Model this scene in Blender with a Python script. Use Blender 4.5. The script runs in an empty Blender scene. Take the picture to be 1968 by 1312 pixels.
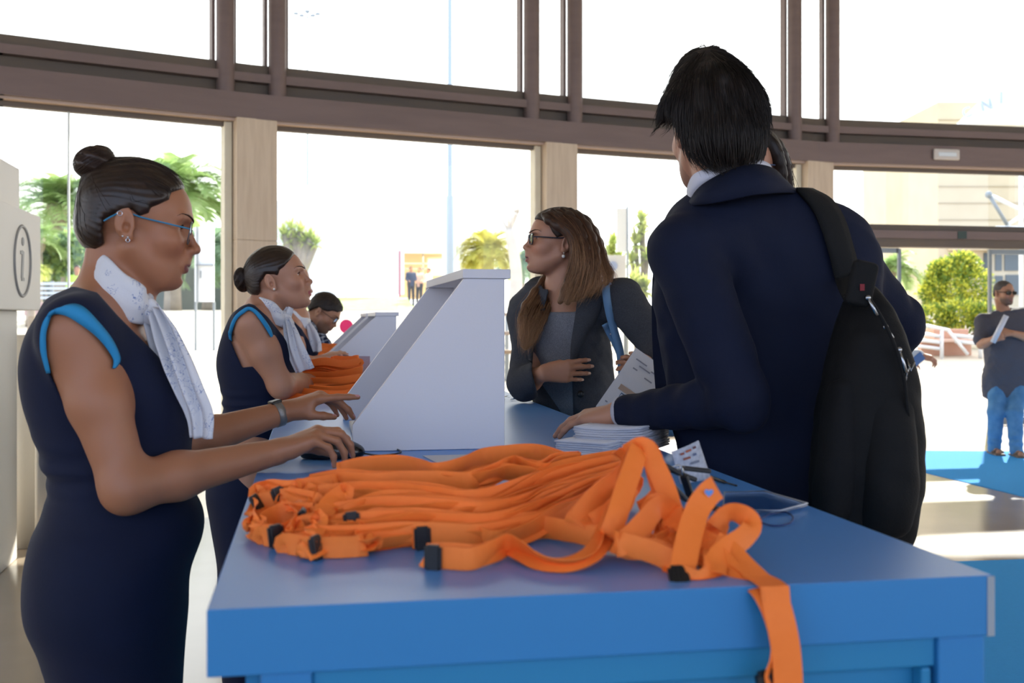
import bpy, bmesh, math, random
import numpy as np
from mathutils import Vector, Matrix, Euler
random.seed(7); RNG = np.random.default_rng(11)
SC = bpy.context.scene
COL = SC.collection
F_PX = 2150.0; CX = 984.0; HZ = 612.0; EYE = 1.33      # lens in pixels of the 1968 wide frame, horizon row, eye height

U = None
def V3(*a): return np.array(a, dtype=float)
def at(x, y, d):
    """point seen at (x, y) of the frame, d metres in front of the eye"""
    return V3((x-CX)/F_PX*d, d, EYE+(HZ-y)/F_PX*d)
U = V3(0, 0, 1)
def unit(v):
    v = np.asarray(v, float); return v/max(np.linalg.norm(v), 1e-12)
def srgb(h):
    h = h.lstrip('#'); c = [int(h[i:i+2], 16)/255 for i in (0, 2, 4)]
    return tuple(x/12.92 if x <= .04045 else ((x+.055)/1.055)**2.4 for x in c)

# ------------------------------------------------------------------ materials
MATS = {}
def mat(name, col='#808080', rough=.6, metal=0., spec=.5, noise=None, bump=None, attr=False, sheen=0., coat=0., sub=0., stretch=(1,1,1), alpha=1., emit=None, trans=0.):
    """procedural principled material; noise=(scale, amount, second colour), bump=(scale, strength)"""
    if name in MATS: return MATS[name]
    m = bpy.data.materials.new(name); m.use_nodes = True; nt = m.node_tree; b = nt.nodes['Principled BSDF']
    c = srgb(col) if isinstance(col, str) else col
    b.inputs['Base Color'].default_value = (*c, 1); b.inputs['Roughness'].default_value = rough
    b.inputs['Metallic'].default_value = metal; b.inputs['Specular IOR Level'].default_value = spec
    b.inputs['Sheen Weight'].default_value = sheen; b.inputs['Coat Weight'].default_value = coat
    b.inputs['Alpha'].default_value = alpha; b.inputs['Transmission Weight'].default_value = trans
    if sub: b.inputs['Subsurface Weight'].default_value = sub; b.inputs['Subsurface Radius'].default_value = (.012, .004, .002)
    if emit: b.inputs['Emission Color'].default_value = (*srgb(emit[0]), 1); b.inputs['Emission Strength'].default_value = emit[1]
    tc = None
    def coords():
        nonlocal tc
        if tc is None:
            t = nt.nodes.new('ShaderNodeTexCoord'); mp = nt.nodes.new('ShaderNodeMapping'); mp.inputs['Scale'].default_value = stretch
            nt.links.new(t.outputs['Object'], mp.inputs['Vector']); tc = mp.outputs['Vector']
        return tc
    src = None
    if attr:
        a = nt.nodes.new('ShaderNodeAttribute'); a.attribute_name = 'Col'; src = a.outputs['Color']
    if noise:
        n = nt.nodes.new('ShaderNodeTexNoise'); n.inputs['Scale'].default_value = noise[0]; n.inputs['Detail'].default_value = 4
        nt.links.new(coords(), n.inputs['Vector'])
        r = nt.nodes.new('ShaderNodeValToRGB'); r.color_ramp.elements[0].position = .35; r.color_ramp.elements[1].position = .68
        r.color_ramp.elements[0].color = (0, 0, 0, 1); r.color_ramp.elements[1].color = (noise[1],)*3+(1,)
        nt.links.new(n.outputs['Fac'], r.inputs['Fac'])
        mx = nt.nodes.new('ShaderNodeMix'); mx.data_type = 'RGBA'
        nt.links.new(r.outputs['Color'], mx.inputs['Factor'])
        if src: nt.links.new(src, mx.inputs['A'])
        else: mx.inputs['A'].default_value = (*c, 1)
        mx.inputs['B'].default_value = (*srgb(noise[2]), 1); src = mx.outputs['Result']
    if src: nt.links.new(src, b.inputs['Base Color'])
    if bump:
        n = nt.nodes.new('ShaderNodeTexNoise'); n.inputs['Scale'].default_value = bump[0]; n.inputs['Detail'].default_value = 3
        nt.links.new(coords(), n.inputs['Vector'])
        bp = nt.nodes.new('ShaderNodeBump'); bp.inputs['Strength'].default_value = bump[1]; bp.inputs['Distance'].default_value = .01
        nt.links.new(n.outputs['Fac'], bp.inputs['Height']); nt.links.new(bp.outputs['Normal'], b.inputs['Normal'])
    MATS[name] = m
    return m

# ------------------------------------------------------------------ objects
def tag(o, label=None, cat=None, group=None, kind=None):
    if label: o['label'] = label
    if cat: o['category'] = cat
    if group: o['group'] = group
    if kind: o['kind'] = kind
    return o
def thing(name, label, cat, loc=(0, 0, 0), group=None):
    o = bpy.data.objects.new(name, None); o.empty_display_size = .05; COL.objects.link(o); o.location = Vector(loc)
    return tag(o, label, cat, group)
def wpos(o):
    p = Vector((0, 0, 0))
    while o is not None:
        p = p + o.location; o = o.parent
    return p
def link_mesh(name, verts, faces, m, parent=None, smooth=True, cols=None, mats=None, midx=None):
    """one mesh object from world-space geometry (kept in place under its parent)"""
    me = bpy.data.meshes.new(name)
    verts = np.asarray(verts, dtype=float)
    org = np.array(wpos(parent)) if parent is not None else None
    if org is None:
        org = (verts.min(0)+verts.max(0))/2; org[2] = verts[:, 2].min()
    vv = verts-org
    if isinstance(faces, np.ndarray):
        n = len(faces); k = faces.shape[1]
        me.vertices.add(len(vv)); me.vertices.foreach_set('co', vv.astype(np.float32).ravel())
        me.loops.add(n*k); me.loops.foreach_set('vertex_index', faces.astype(np.int32).ravel())
        me.polygons.add(n); me.polygons.foreach_set('loop_start', (np.arange(n)*k).astype(np.int32))
        me.update(calc_edges=True); me.validate()
    else:
        me.from_pydata([tuple(v) for v in vv], [], [tuple(f) for f in faces]); me.update()
    for x in (mats or [m]): me.materials.append(x)
    if midx is not None: me.polygons.foreach_set('material_index', np.asarray(midx, np.int32))
    if smooth: me.polygons.foreach_set('use_smooth', np.ones(len(me.polygons), dtype=bool))
    if cols is not None:
        a = me.color_attributes.new('Col', 'FLOAT_COLOR', 'POINT')
        cc = np.ones((len(verts), 4), np.float32); cc[:, :3] = cols; a.data.foreach_set('color', cc.ravel())
    o = bpy.data.objects.new(name, me); COL.objects.link(o)
    if parent is not None: o.parent = parent
    else: o.location = Vector(org)
    return o
def dup(o, parent=None, off=(0, 0, 0)):
    c = o.copy(); COL.objects.link(c)
    if parent is not None: c.parent = parent
    c.location = Vector(c.location)+Vector(off)
    for ch in list(o.children):
        dup(ch, c)
    return c

class MB:
    """collects shapes in world space; build() links them as ONE mesh object"""
    def __init__(s): s.v = []; s.f = []
    def add(s, v, f):
        n = len(s.v); s.v.extend([tuple(map(float, p)) for p in v]); s.f.extend([tuple(i+n for i in q) for q in f]); return s
    def box(s, c, size, R=None, bev=0., seg=2):
        bm = bmesh.new(); bmesh.ops.create_cube(bm, size=1.)
        for v in bm.verts: v.co = Vector((v.co.x*size[0], v.co.y*size[1], v.co.z*size[2]))
        if bev > 0: bmesh.ops.bevel(bm, geom=list(bm.edges), offset=min(bev, min(size)*.45), segments=seg, profile=.5, affect='EDGES', clamp_overlap=True)
        bm.verts.index_update()
        P = np.array([v.co[:] for v in bm.verts])
        if R is not None: P = P@np.asarray(R, float).T
        P = P+np.asarray(c, float)
        s.add(P, [[v.index for v in f.verts] for f in bm.faces]); bm.free(); return s
    def rodbox(s, a, b, w, h, bev=0., up=(0, 0, 1)):
        """box running from a to b, w wide, h high along up"""
        a = np.asarray(a, float); b = np.asarray(b, float); d = unit(b-a); sx = unit(np.cross(d, up)); u = np.cross(sx, d)
        return s.box((a+b)/2, (np.linalg.norm(b-a), w, h), np.stack([d, sx, u], 1), bev)
    def tube(s, path, r, n=10, caps=True, closed=False):
        P = [np.asarray(p, float) for p in path]; m = len(P)
        rr = r if hasattr(r, '__len__') else [r]*m
        T = [unit(P[(i+1) % m]-P[i-1]) if closed else unit(P[min(i+1, m-1)]-P[max(i-1, 0)]) for i in range(m)]
        ref = V3(0, 0, 1) if abs(T[0][2]) < .9 else V3(1, 0, 0)
        x = unit(np.cross(T[0], ref)); base = len(s.v)
        for i in range(m):
            x = unit(x-T[i]*np.dot(x, T[i])); y = np.cross(T[i], x)
            for k in range(n):
                a = 2*math.pi*k/n; s.v.append(tuple(P[i]+(x*math.cos(a)+y*math.sin(a))*rr[i]))
        for i in range(m if closed else m-1):
            j = (i+1) % m
            for k in range(n):
                k2 = (k+1) % n; s.f.append((base+i*n+k, base+i*n+k2, base+j*n+k2, base+j*n+k))
        if caps and not closed:
            s.f.append(tuple(base+k for k in range(n))[::-1]); s.f.append(tuple(base+(m-1)*n+k for k in range(n)))
        return s
    def prism(s, poly, ext, d=None):
        """extrude a 3D polygon by vector ext"""
        A = [np.asarray(p, float) for p in poly]; e = np.asarray(ext, float); n = len(A); b = len(s.v)
        s.v.extend([tuple(p) for p in A]+[tuple(p+e) for p in A])
        s.f.append(tuple(b+i for i in range(n))[::-1]); s.f.append(tuple(b+n+i for i in range(n)))
        for i in range(n):
            j = (i+1) % n; s.f.append((b+i, b+j, b+n+j, b+n+i))
        return s
    def sphere(s, c, r, n=12, R=None):
        r = np.array(r if hasattr(r, '__len__') else [r]*3, float); b = len(s.v); m = n//2+1; pts = []
        for i in range(m+1):
            th = math.pi*i/m
            for k in range(n):
                ph = 2*math.pi*k/n; pts.append((math.sin(th)*math.cos(ph), math.sin(th)*math.sin(ph), math.cos(th)))
        P = np.array(pts)*r
        if R is not None: P = P@np.asarray(R, float).T
        s.v.extend([tuple(p) for p in P+np.asarray(c, float)])
        for i in range(m):
            for k in range(n):
                k2 = (k+1) % n; s.f.append((b+i*n+k, b+(i+1)*n+k, b+(i+1)*n+k2, b+i*n+k2))
        return s
    def lathe(s, prof, c, axis=(0, 0, 1), n=24):
        ax = unit(axis); ref = V3(0, 0, 1) if abs(ax[2]) < .9 else V3(1, 0, 0); x = unit(np.cross(ax, ref)); y = np.cross(ax, x); b = len(s.v)
        for r, z in prof:
            for k in range(n):
                a = 2*math.pi*k/n; s.v.append(tuple(np.asarray(c, float)+ax*z+(x*math.cos(a)+y*math.sin(a))*r))
        for i in range(len(prof)-1):
            for k in range(n):
                k2 = (k+1) % n; s.f.append((b+i*n+k, b+i*n+k2, b+(i+1)*n+k2, b+(i+1)*n+k))
        return s
    def grid(s, P):
        """rows x cols array of points"""
        P = np.asarray(P, float); r, c = P.shape[:2]; b = len(s.v); s.v.extend([tuple(p) for p in P.reshape(-1, 3)])
        for i in range(r-1):
            for j in range(c-1): s.f.append((b+i*c+j, b+i*c+j+1, b+(i+1)*c+j+1, b+(i+1)*c+j))
        return s
    def build(s, name, m, parent=None, smooth=False):
        o = link_mesh(name, s.v, s.f, m, parent, smooth)
        return o
def solidify(o, t, offset=0.):
    md = o.modifiers.new('thickness', 'SOLIDIFY'); md.thickness = t; md.offset = offset; return o
def autosmooth(o, ang=40):
    me = o.data; bm = bmesh.new(); bm.from_mesh(me)
    for e in bm.edges:
        e.smooth = not (len(e.link_faces) == 2 and e.calc_face_angle(0) > math.radians(ang))
    for f in bm.faces: f.smooth = True
    bm.to_mesh(me); bm.free(); return o
def spline(pts, n=8):
    """Catmull-Rom through points (any dimension), n samples per span"""
    P = np.asarray(pts, float); Q = np.vstack([2*P[0]-P[1], P, 2*P[-1]-P[-2]]); out = []
    for i in range(1, len(Q)-2):
        p0, p1, p2, p3 = Q[i-1:i+3]
        for t in np.linspace(0, 1, n, endpoint=False):
            out.append(.5*((2*p1)+(-p0+p2)*t+(2*p0-5*p1+4*p2-p3)*t*t+(-p0+3*p1-3*p2+p3)*t**3))
    out.append(P[-1]); return np.array(out)
# ------------------------------------------------------------------ sculpting: signed distance fields meshed by surface nets
def smin(a, b, k):
    if k <= 0: return np.minimum(a, b)
    h = np.maximum(k-np.abs(a-b), 0)/k
    return np.minimum(a, b)-h*h*k*.25
def wob(P, f, seed=0.):
    """smooth pseudo noise in -1..1"""
    x, y, z = P[:, 0]*f, P[:, 1]*f, P[:, 2]*f; s = seed
    return (np.sin(x*1.1+1.7*np.sin(y*.9+s)+s)*np.cos(z*1.3+1.3*np.sin(x*.7-s))+np.sin(y*1.7+z*.8+s*2+1.1*np.sin(z*1.9+x))*.6)/1.6
class Field:
    """union / cut of rounded shapes blended one after another"""
    def __init__(s, ops=None): s.ops = list(ops or [])
    def put(s, fn, c, R, k=.01, op='u'): s.ops.append((op, fn, np.asarray(c, float), float(R), k)); return s
    def cone(s, a, b, ra, rb, k=.01, op='u'):
        a = np.asarray(a, float); b = np.asarray(b, float); ba = b-a; L = max(ba@ba, 1e-12)
        def fn(P):
            t = np.clip((P-a)@ba/L, 0, 1); return np.linalg.norm(P-a-t[:, None]*ba, axis=1)-(ra+(rb-ra)*t)
        return s.put(fn, (a+b)/2, math.sqrt(L)/2+max(ra, rb), k, op)
    def chain(s, pts, rs, k=.01, op='u'):
        for i in range(len(pts)-1): s.cone(pts[i], pts[i+1], rs[i], rs[i+1], k, op)
        return s
    def ell(s, c, r, R=None, k=.01, op='u'):
        c = np.asarray(c, float); r = np.asarray(r if hasattr(r, '__len__') else [r]*3, float); R = np.eye(3) if R is None else np.asarray(R, float)
        def fn(P):
            p = (P-c)@R; k0 = np.linalg.norm(p/r, axis=1); k1 = np.linalg.norm(p/(r*r), axis=1)
            return np.where(k1 < 1e-6, -r.min(), k0*(k0-1)/np.maximum(k1, 1e-6))
        return s.put(fn, c, r.max(), k, op)
    def rbox(s, c, h, R=None, r=.005, k=.005, op='u'):
        c = np.asarray(c, float); h = np.asarray(h, float); R = np.eye(3) if R is None else np.asarray(R, float)
        def fn(P):
            q = np.abs((P-c)@R)-(h-r); return np.linalg.norm(np.maximum(q, 0), axis=1)+np.minimum(q.max(1), 0)-r
        return s.put(fn, c, np.linalg.norm(h), k, op)
    def loft(s, o, axes, rows, n=2.2, k=.02, op='u', grow=0., end=.02):
        """rows: (height, back, front, right, left) extents along axes (forward, left, up) about o"""
        o = np.asarray(o, float); A = np.stack([unit(x) for x in axes], 1); T = np.array(sorted(rows), float)
        zz = np.linspace(T[0, 0], T[-1, 0], 160); S = spline(T, 24); tab = [np.interp(zz, S[:, 0], S[:, j]) for j in range(1, 5)]
        ctr = o+A@V3((T[:, 1].mean()+T[:, 2].mean())/2, (T[:, 4].mean()+T[:, 3].mean())/2, (T[0, 0]+T[-1, 0])/2)
        rad = math.hypot((T[-1, 0]-T[0, 0])/2+grow, max(T[:, 2].max()-T[:, 1].min(), T[:, 4].max()-T[:, 3].min())/1.6+grow)
        def fn(P):
            p = (P-o)@A; z = p[:, 2]; bk, ft, rt, lf = [np.interp(z, zz, t) for t in tab]
            a = np.maximum((ft-bk)/2+grow, .004); b = np.maximum((lf-rt)/2+grow, .004); u = np.abs(p[:, 0]-(ft+bk)/2)/a; v = np.abs(p[:, 1]-(lf+rt)/2)/b
            ds = ((u**n+v**n)**(1/n)-1)*np.minimum(a, b); dz = np.maximum(T[0, 0]-grow-z, z-T[-1, 0]-grow)
            h = np.maximum(end-np.abs(ds-dz), 0)/end; return np.maximum(ds, dz)+h*h*end*.25
        return s.put(fn, ctr, rad, k, op)
    def torus(s, c, R, r, axis, k=.005, op='u', sx=1.):
        c = np.asarray(c, float); ax = unit(axis)
        def fn(P):
            p = P-c; z = p@ax; q = np.linalg.norm(p-z[:, None]*ax, axis=1)-R; return np.hypot(q, z/sx)-r
        return s.put(fn, c, R+r*max(1, sx), k, op)
    def half(s, p, nrm, k=.004, op='c'):
        """cut away the side of the plane the normal points to"""
        p = np.asarray(p, float); nrm = unit(nrm)
        return s.put(lambda P: -((P-p)@nrm), p, 1e3, k, op)
    def cut(s, other, k=.004): return s.put(lambda P: other(P), (0, 0, 0), 1e3, k, 'c')
    def keep(s, other, k=.004): return s.put(lambda P: other(P), (0, 0, 0), 1e3, k, 'i')
    def also(s, other, k=.004): return s.put(lambda P: other(P), (0, 0, 0), 1e3, k, 'u')
    def disp(s, fn): return s.put(fn, (0, 0, 0), 1e3, 0, 'd')
    def __call__(s, P, ops=None):
        d = np.full(len(P), 1.0)
        for op, fn, c, R, k in (s.ops if ops is None else ops):
            e = fn(P)
            if op == 'u': d = smin(d, e, k)
            elif op == 'c': d = -smin(-d, e, k)
            elif op == 'i': d = -smin(-d, -e, k)
            else: d = d+e
        return d
    def box(s, pad=.02):
        us = [o for o in s.ops if o[0] == 'u' and o[3] < 100]
        return np.min([o[2]-o[3] for o in us], 0)-pad, np.max([o[2]+o[3] for o in us], 0)+pad
def nets(Fd, lo, hi, h, holes=()):
    """surface nets mesh of field Fd inside lo..hi with voxel h; holes: boxes meshed elsewhere"""
    lo = np.asarray(lo, float); hi = np.asarray(hi, float); B = 8; S = B*h
    nb = np.maximum(np.ceil((hi-lo)/S).astype(int), 1)
    g = np.stack(np.meshgrid(*[np.arange(n) for n in nb], indexing='ij'), -1).reshape(-1, 3)
    dc = np.concatenate([Fd(lo+(q+.5)*S) for q in np.array_split(g, max(1, len(g)//60000))])
    g = g[np.abs(dc) < S*1.5+.006]
    for (a, b) in holes:
        a = np.asarray(a); b = np.asarray(b); c0 = lo+g*S; g = g[~((c0 > a).all(1) & (c0+S < b).all(1))]
    if not len(g): return np.zeros((0, 3)), np.zeros((0, 4), int)
    sup = g//4; key = (sup[:, 0]*4096+sup[:, 1])*4096+sup[:, 2]; od = np.argsort(key, kind='stable'); g = g[od]; key = key[od]
    off = np.stack(np.meshgrid(*[np.arange(B+1)]*3, indexing='ij'), -1).reshape(-1, 3)
    D = np.empty((len(g), (B+1)**3), np.float32); st = np.concatenate([[0], np.nonzero(np.diff(key))[0]+1, [len(g)]])
    for a, b in zip(st[:-1], st[1:]):
        c = lo+(g[a]//4+.5)*4*S; r = 4*S*.87
        ops = [o for o in Fd.ops if o[3] > 100 or np.linalg.norm(o[2]-c) < r+o[3]+o[4]+.004]
        P = (lo+(g[a:b, None, :]*B+off[None])*h).reshape(-1, 3); D[a:b] = Fd(P, ops).reshape(b-a, -1)
    D = D.reshape(-1, B+1, B+1, B+1); ins = D < 0
    acc = np.zeros((len(g), B, B, B, 3), np.float32); cnt = np.zeros((len(g), B, B, B), np.float32)
    def sl(A, o): return A[:, o[0]:o[0]+B, o[1]:o[1]+B, o[2]:o[2]+B]
    for ax in range(3):
        o1, o2 = [i for i in range(3) if i != ax]
        for p in (0, 1):
            for q in (0, 1):
                s0 = [0, 0, 0]; s0[o1] = p; s0[o2] = q; s1 = list(s0); s1[ax] = 1
                d0, d1 = sl(D, s0), sl(D, s1); m = sl(ins, s0) != sl(ins, s1)
                t = np.where(m, d0/np.where(m, d0-d1, 1), 0); w = m.astype(np.float32)
                acc[..., ax] += t*w; acc[..., o1] += p*w; acc[..., o2] += q*w; cnt += w
    bi, i, j, k = np.nonzero(cnt > 0)
    cell = g[bi]*B+np.stack([i, j, k], 1); V = lo+(cell+acc[bi, i, j, k]/cnt[bi, i, j, k][:, None])*h
    K = 1 << 20; ck = (cell[:, 0]*K+cell[:, 1])*K+cell[:, 2]; so = np.argsort(ck); ck = ck[so]; V = V[so]
    quads = []
    for ax in range(3):
        o1, o2 = [i for i in range(3) if i != ax]; s1 = [0, 0, 0]; s1[ax] = 1
        a0 = sl(ins, (0, 0, 0)); a1 = sl(ins, s1); bi, i, j, k = np.nonzero(a0 != a1); flip = a0[bi, i, j, k]
        e = g[bi]*B+np.stack([i, j, k], 1); idx = []; ok = np.ones(len(e), bool)
        for p, q in ((0, 0), (1, 0), (1, 1), (0, 1)):
            c = e.copy(); c[:, o1] -= p; c[:, o2] -= q; kk = (c[:, 0]*K+c[:, 1])*K+c[:, 2]
            x = np.minimum(np.searchsorted(ck, kk), len(ck)-1); ok &= ck[x] == kk; idx.append(x)
        Q = np.stack(idx, 1)[ok]; fl = flip[ok]
        if ax == 1: fl = ~fl
        Q[~fl] = Q[~fl][:, ::-1]; quads.append(Q[:, ::-1])
    Q = np.vstack(quads)
    if holes:
        c = V[Q].mean(1); keepm = np.ones(len(Q), bool)
        for (a, b) in holes: keepm &= ~((c > np.asarray(a)+h).all(1) & (c < np.asarray(b)-h).all(1))
        Q = Q[keepm]
    return V, Q
def sculpt(Fd, h, fine=(), lo=None, hi=None):
    """mesh a field at voxel h, with finer boxes (lo, hi, h) inside it"""
    a, b = Fd.box(); a = a if lo is None else np.maximum(a, lo); b = b if hi is None else np.minimum(b, hi)
    parts = [nets(Fd, a, b, h, [(x, y) for x, y, _ in fine])]+[nets(Fd, x, y, hh) for x, y, hh in fine]
    V = np.vstack([p[0] for p in parts]); n = np.cumsum([0]+[len(p[0]) for p in parts])[:-1]
    Q = np.vstack([p[1]+k for p, k in zip(parts, n) if len(p[1])])
    used = np.zeros(len(V), bool); used[Q.ravel()] = True; mp = np.cumsum(used)-1
    return V[used], mp[Q]
def sdf_obj(name, Fd, h, m, parent, fine=(), col=None, lo=None, hi=None):
    V, Q = sculpt(Fd, h, fine, lo, hi)
    return link_mesh(name, V, Q, m, parent, True, None if col is None else col(V))
def gradp(Fd, P, e=.0015):
    g = np.stack([Fd(P+np.eye(3)[i]*e)-Fd(P-np.eye(3)[i]*e) for i in range(3)], 1); return g/np.maximum(np.linalg.norm(g, axis=1), 1e-9)[:, None]
def onto(Fd, P, lift=0., it=4):
    """project points onto the field's surface"""
    for _ in range(it):
        d = Fd(P)-lift; P = P-gradp(Fd, P)*np.clip(d, -.02, .02)[:, None]
    return P

def hit(Fd, px, d0=.5, d1=20., lift=0.):
    """points where the sight lines through frame pixels px first meet the field"""
    px = np.asarray(px, float); D = np.stack([(px[:, 0]-CX)/F_PX, np.ones(len(px)), (HZ-px[:, 1])/F_PX], 1); L = np.linalg.norm(D, axis=1); t = np.full(len(px), float(d0)); E = V3(0, 0, EYE)
    for _ in range(160):
        d = Fd(E+D*t[:, None])-lift; t = np.minimum(t+np.clip(d*.7, -.02, .15)/L, d1)
    return E+D*t[:, None]
def sight_prism(poly, d0=0., d1=99.):
    """field of the solid swept by the sight lines through a pixel polygon between two depths (for tracing hems and necklines)"""
    f2 = poly2(poly)
    def fn(P):
        y = np.maximum(P[:, 1], .05); q = np.stack([CX+P[:, 0]/y*F_PX, HZ-(P[:, 2]-EYE)/y*F_PX], 1); return np.maximum(np.maximum(f2(q)*y/F_PX, d0-P[:, 1]), P[:, 1]-d1)
    return fn
# ------------------------------------------------------------------ people
SKIN = {'tan': srgb('#a66f50'), 'fair': srgb('#b78469'), 'olive': srgb('#b07f62')}
def frame(fwd, up=(0, 0, 1), pitch=0., roll=0.):
    """axes (forward, left, up) as columns; pitch>0 looks down, roll>0 tips to the person's right"""
    f = unit(fwd); l = unit(np.cross(up, f)); u = np.cross(f, l); p = math.radians(pitch); r = math.radians(roll)
    f, u = f*math.cos(p)-u*math.sin(p), u*math.cos(p)+f*math.sin(p)
    l, u = l*math.cos(r)+u*math.sin(r), u*math.cos(r)-l*math.sin(r)
    return np.stack([f, l, u], 1)
def rotv(v, ax, deg):
    ax = unit(ax); a = math.radians(deg); v = np.asarray(v, float)
    return v*math.cos(a)+np.cross(ax, v)*math.sin(a)+ax*(ax@v)*(1-math.cos(a))
class Head:
    """O: midpoint of the ear holes, R: axes, s: size"""
    def __init__(h, O, R, s=1., male=False, gaze=(1, 0, 0)): h.O = np.asarray(O, float); h.R = R; h.s = s; h.male = male; h.gaze = gaze
    def w(h, x, y, z): return h.O+h.R@(V3(x, y, z)*h.s)
    def loc(h, P): return (np.asarray(P)-h.O)@h.R/h.s
    def add(h, F, mouth=0., ears=True, nose=0., chin=0., jaw=0.):
        w, s = h.w, h.s; R = h.R; m = 1. if h.male else 0.
        def E(c, r, k=.02, op='u', RR=None): F.ell(w(*c), np.array(r)*s, R if RR is None else R@RR, k*s, op)
        def C(a, b, ra, rb, k=.015, op='u'): F.cone(w(*a), w(*b), ra*s, rb*s, k*s, op)
        E((.004, 0, .042), (.089, .071, .083))
        E((.046, 0, .038), (.057, .058, .06), .03)
        E((.048, 0, -.02), (.052, .052, .06), .03)
        E((.058, 0, -.058), (.043, .042+jaw, .036), .03)
        for sy in (-1, 1):
            C((.008, sy*.05, -.034), (.072, sy*(.022+jaw), -.076-.004*m), .016+.002*m, .016, .03)
            E((.068, sy*.042, -.012), (.024, .021, .02), .025)
            C((.098, sy*.012, .036), (.084, sy*.047, .036), .008+.002*m, .006, .014)
        E((.0905, 0, -.08+chin), (.0145, .017+.004*m, .0135), .02)
        C((.0985, 0, .021), (.1165+nose, 0, -.012), .0055+.001*m, .0075, .012)
        E((.118+nose, 0, -.0165), (.0095, .0085, .008), .008)
        for sy in (-1, 1): E((.1105+nose*.7, sy*.0115, -.0205), (.0085, .0062, .0062), .006)
        E((.1025, 0, -.046), (.0115, .021, .016), .016)
        E((.0995, 0, -.034), (.0145, .013, .012), .014)
        for sy in (-1, 1): E((.1, sy*.034, .017), (.0105, .0165, .0105), .016, 'c')
        for sy in (-1, 1):
            E((.0760, sy*.0318, .0175), (.0145, .0165, .0140), .005)
            E((.0910, sy*.0325, .0168), (.0085, .0142, .0052), .0015, 'c')
        g = mouth
        E((.1085, 0, -.0455+g*.3), (.0056, .0125, .0046), .006)
        for sy in (-1, 1):
            C((.1085, sy*.005, -.0452+g*.3), (.098, sy*.0225, -.0505), .0046, .0025, .006)
            C((.1065, sy*.005, -.0568-g), (.0975, sy*.022, -.0515), .0052, .0024, .006)
        E((.1065, 0, -.0572-g), (.0058, .012, .0052), .006)
        E((.1135, 0, -.0507-g*.35), (.0055+g*2.2, .0185, .0008+g*.55), .0016, 'c')
        E((.1075, 0, -.0695-g*.6), (.0045, .014, .0035), .008, 'c')
        if ears:
            for sy in (-1, 1):
                T = frame((math.cos(.25), -sy*.0, 0)); a = math.radians(12); ca, sa = math.cos(a), math.sin(a)
                T = np.array([[ca, 0, -sa], [0, 1, 0], [sa, 0, ca]])@np.array([[math.cos(.3*sy), -math.sin(.3*sy), 0], [math.sin(.3*sy), math.cos(.3*sy), 0], [0, 0, 1]])
                E((-0.0090, sy*.0745, .0075), (.0185, .0058, .0305), .006, 'u', T)
                E((-0.0075, sy*.081, .009), (.0125, .0045, .0225), .003, 'c', T)
                C((-0.0120, sy*.0765, .018), (-0.0130, sy*.0765, -.008), .0036, .0036, .004)
                E((0.0010, sy*.0745, -.0175), (.0085, .0052, .009), .006)
                E((0.0030, sy*.0745, .0), (.0045, .005, .006), .005)
                E((-0.0045, sy*.079, -.0005), (.0065, .0065, .0085), .003, 'c')
    def shade(h, V, base, lip='#8e4a4a', brow='#2c1d16', stubble=None, brow_t=.0032, lipk=1.):
        """real colours of skin, lips, brows and lash line"""
        p = h.loc(V); base = np.asarray(base); c = np.tile(base, (len(V), 1)); ay = np.abs(p[:, 1]); x, z = p[:, 0], p[:, 2]
        def mixin(col, w):
            nonlocal c
            w = np.clip(w, 0, 1)[:, None]; c = c*(1-w)+np.asarray(srgb(col) if isinstance(col, str) else col)*w
        near = (x > .03) & (x < .14) & (z > -.12) & (z < .09) & (ay < .08)
        mixin(base*np.array([1.12, .86, .84]), near*.6*np.exp(-((ay-.04)**2/.0004+(z+.015)**2/.0005)))
        if stubble: mixin(stubble[0], near*stubble[1]*np.clip((-.02-z)/.03, 0, 1)*np.clip((x-.0)/.02, 0, 1))
        zc = -.0508
        wl = np.clip(1-(ay/.0235)**2, 0, 1); up = .0075*np.sqrt(wl)*(1-.18*np.exp(-(ay/.003)**2)); dn = .0125*np.sqrt(wl)
        mixin(lip, near*lipk*(x > .09)*np.clip((np.minimum(zc+up-z, z-zc+dn))/.0018+.4, 0, 1)*(ay < .0225))
        return c
    def brows(h, F, parent, col='#33211a', t=.0018, lash=True):
        for sy in (-1, 1):
            P = spline([h.w(.112, sy*.0115, .0335), h.w(.106, sy*.024, .0392), h.w(.094, sy*.040, .0422), h.w(.077, sy*.0545, .0365)], 8); P = onto(F, P, .0004); n = len(P)
            r = np.interp(np.linspace(0, 1, n), [0, .15, .55, 1], [.6, 1, .85, .25])*t*h.s; G = Field()
            for i in range(n-1): G.cone(P[i], P[i+1], r[i], r[i+1], .001)
            sdf_obj('eyebrow', G, .0011, mat('brow_'+col, col, .8, 0, .2), parent)
            if lash:
                L = spline([h.w(.0895, sy*.0185, .0162), h.w(.0945, sy*.026, .0220), h.w(.0940, sy*.036, .0224), h.w(.0870, sy*.0475, .0168)], 6); L = onto(F, L, .0005)
                MB().tube(L, [.0004]+[.00085]*(len(L)-2)+[.0004], 5).build('eyelash', mat('lash', '#140d0a', .7), parent, True)
    def eyes(h, parent, iris='#3a2416', closed=False):
        for sy in (-1, 1):
            mb = MB(); c = h.w(.0756, sy*.0318, .0172); n = 20
            prof = [(math.sin(a), math.cos(a)) for a in np.linspace(0, math.pi, 16)]
            ax = h.R@unit(h.gaze); mb.lathe([(r*.0126*h.s, z*.0126*h.s) for r, z in prof], c, ax, n)
            V = np.array(mb.v); d = (V-c)@ax/(.0126*h.s); col = np.tile(srgb('#d8d2cb'), (len(V), 1))
            col[d > .87] = srgb(iris); col[d > .96] = srgb('#0a0808')
            link_mesh('eye', V, mb.f, mat('eyeball', rough=.12, attr=True), parent, True, col)
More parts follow.
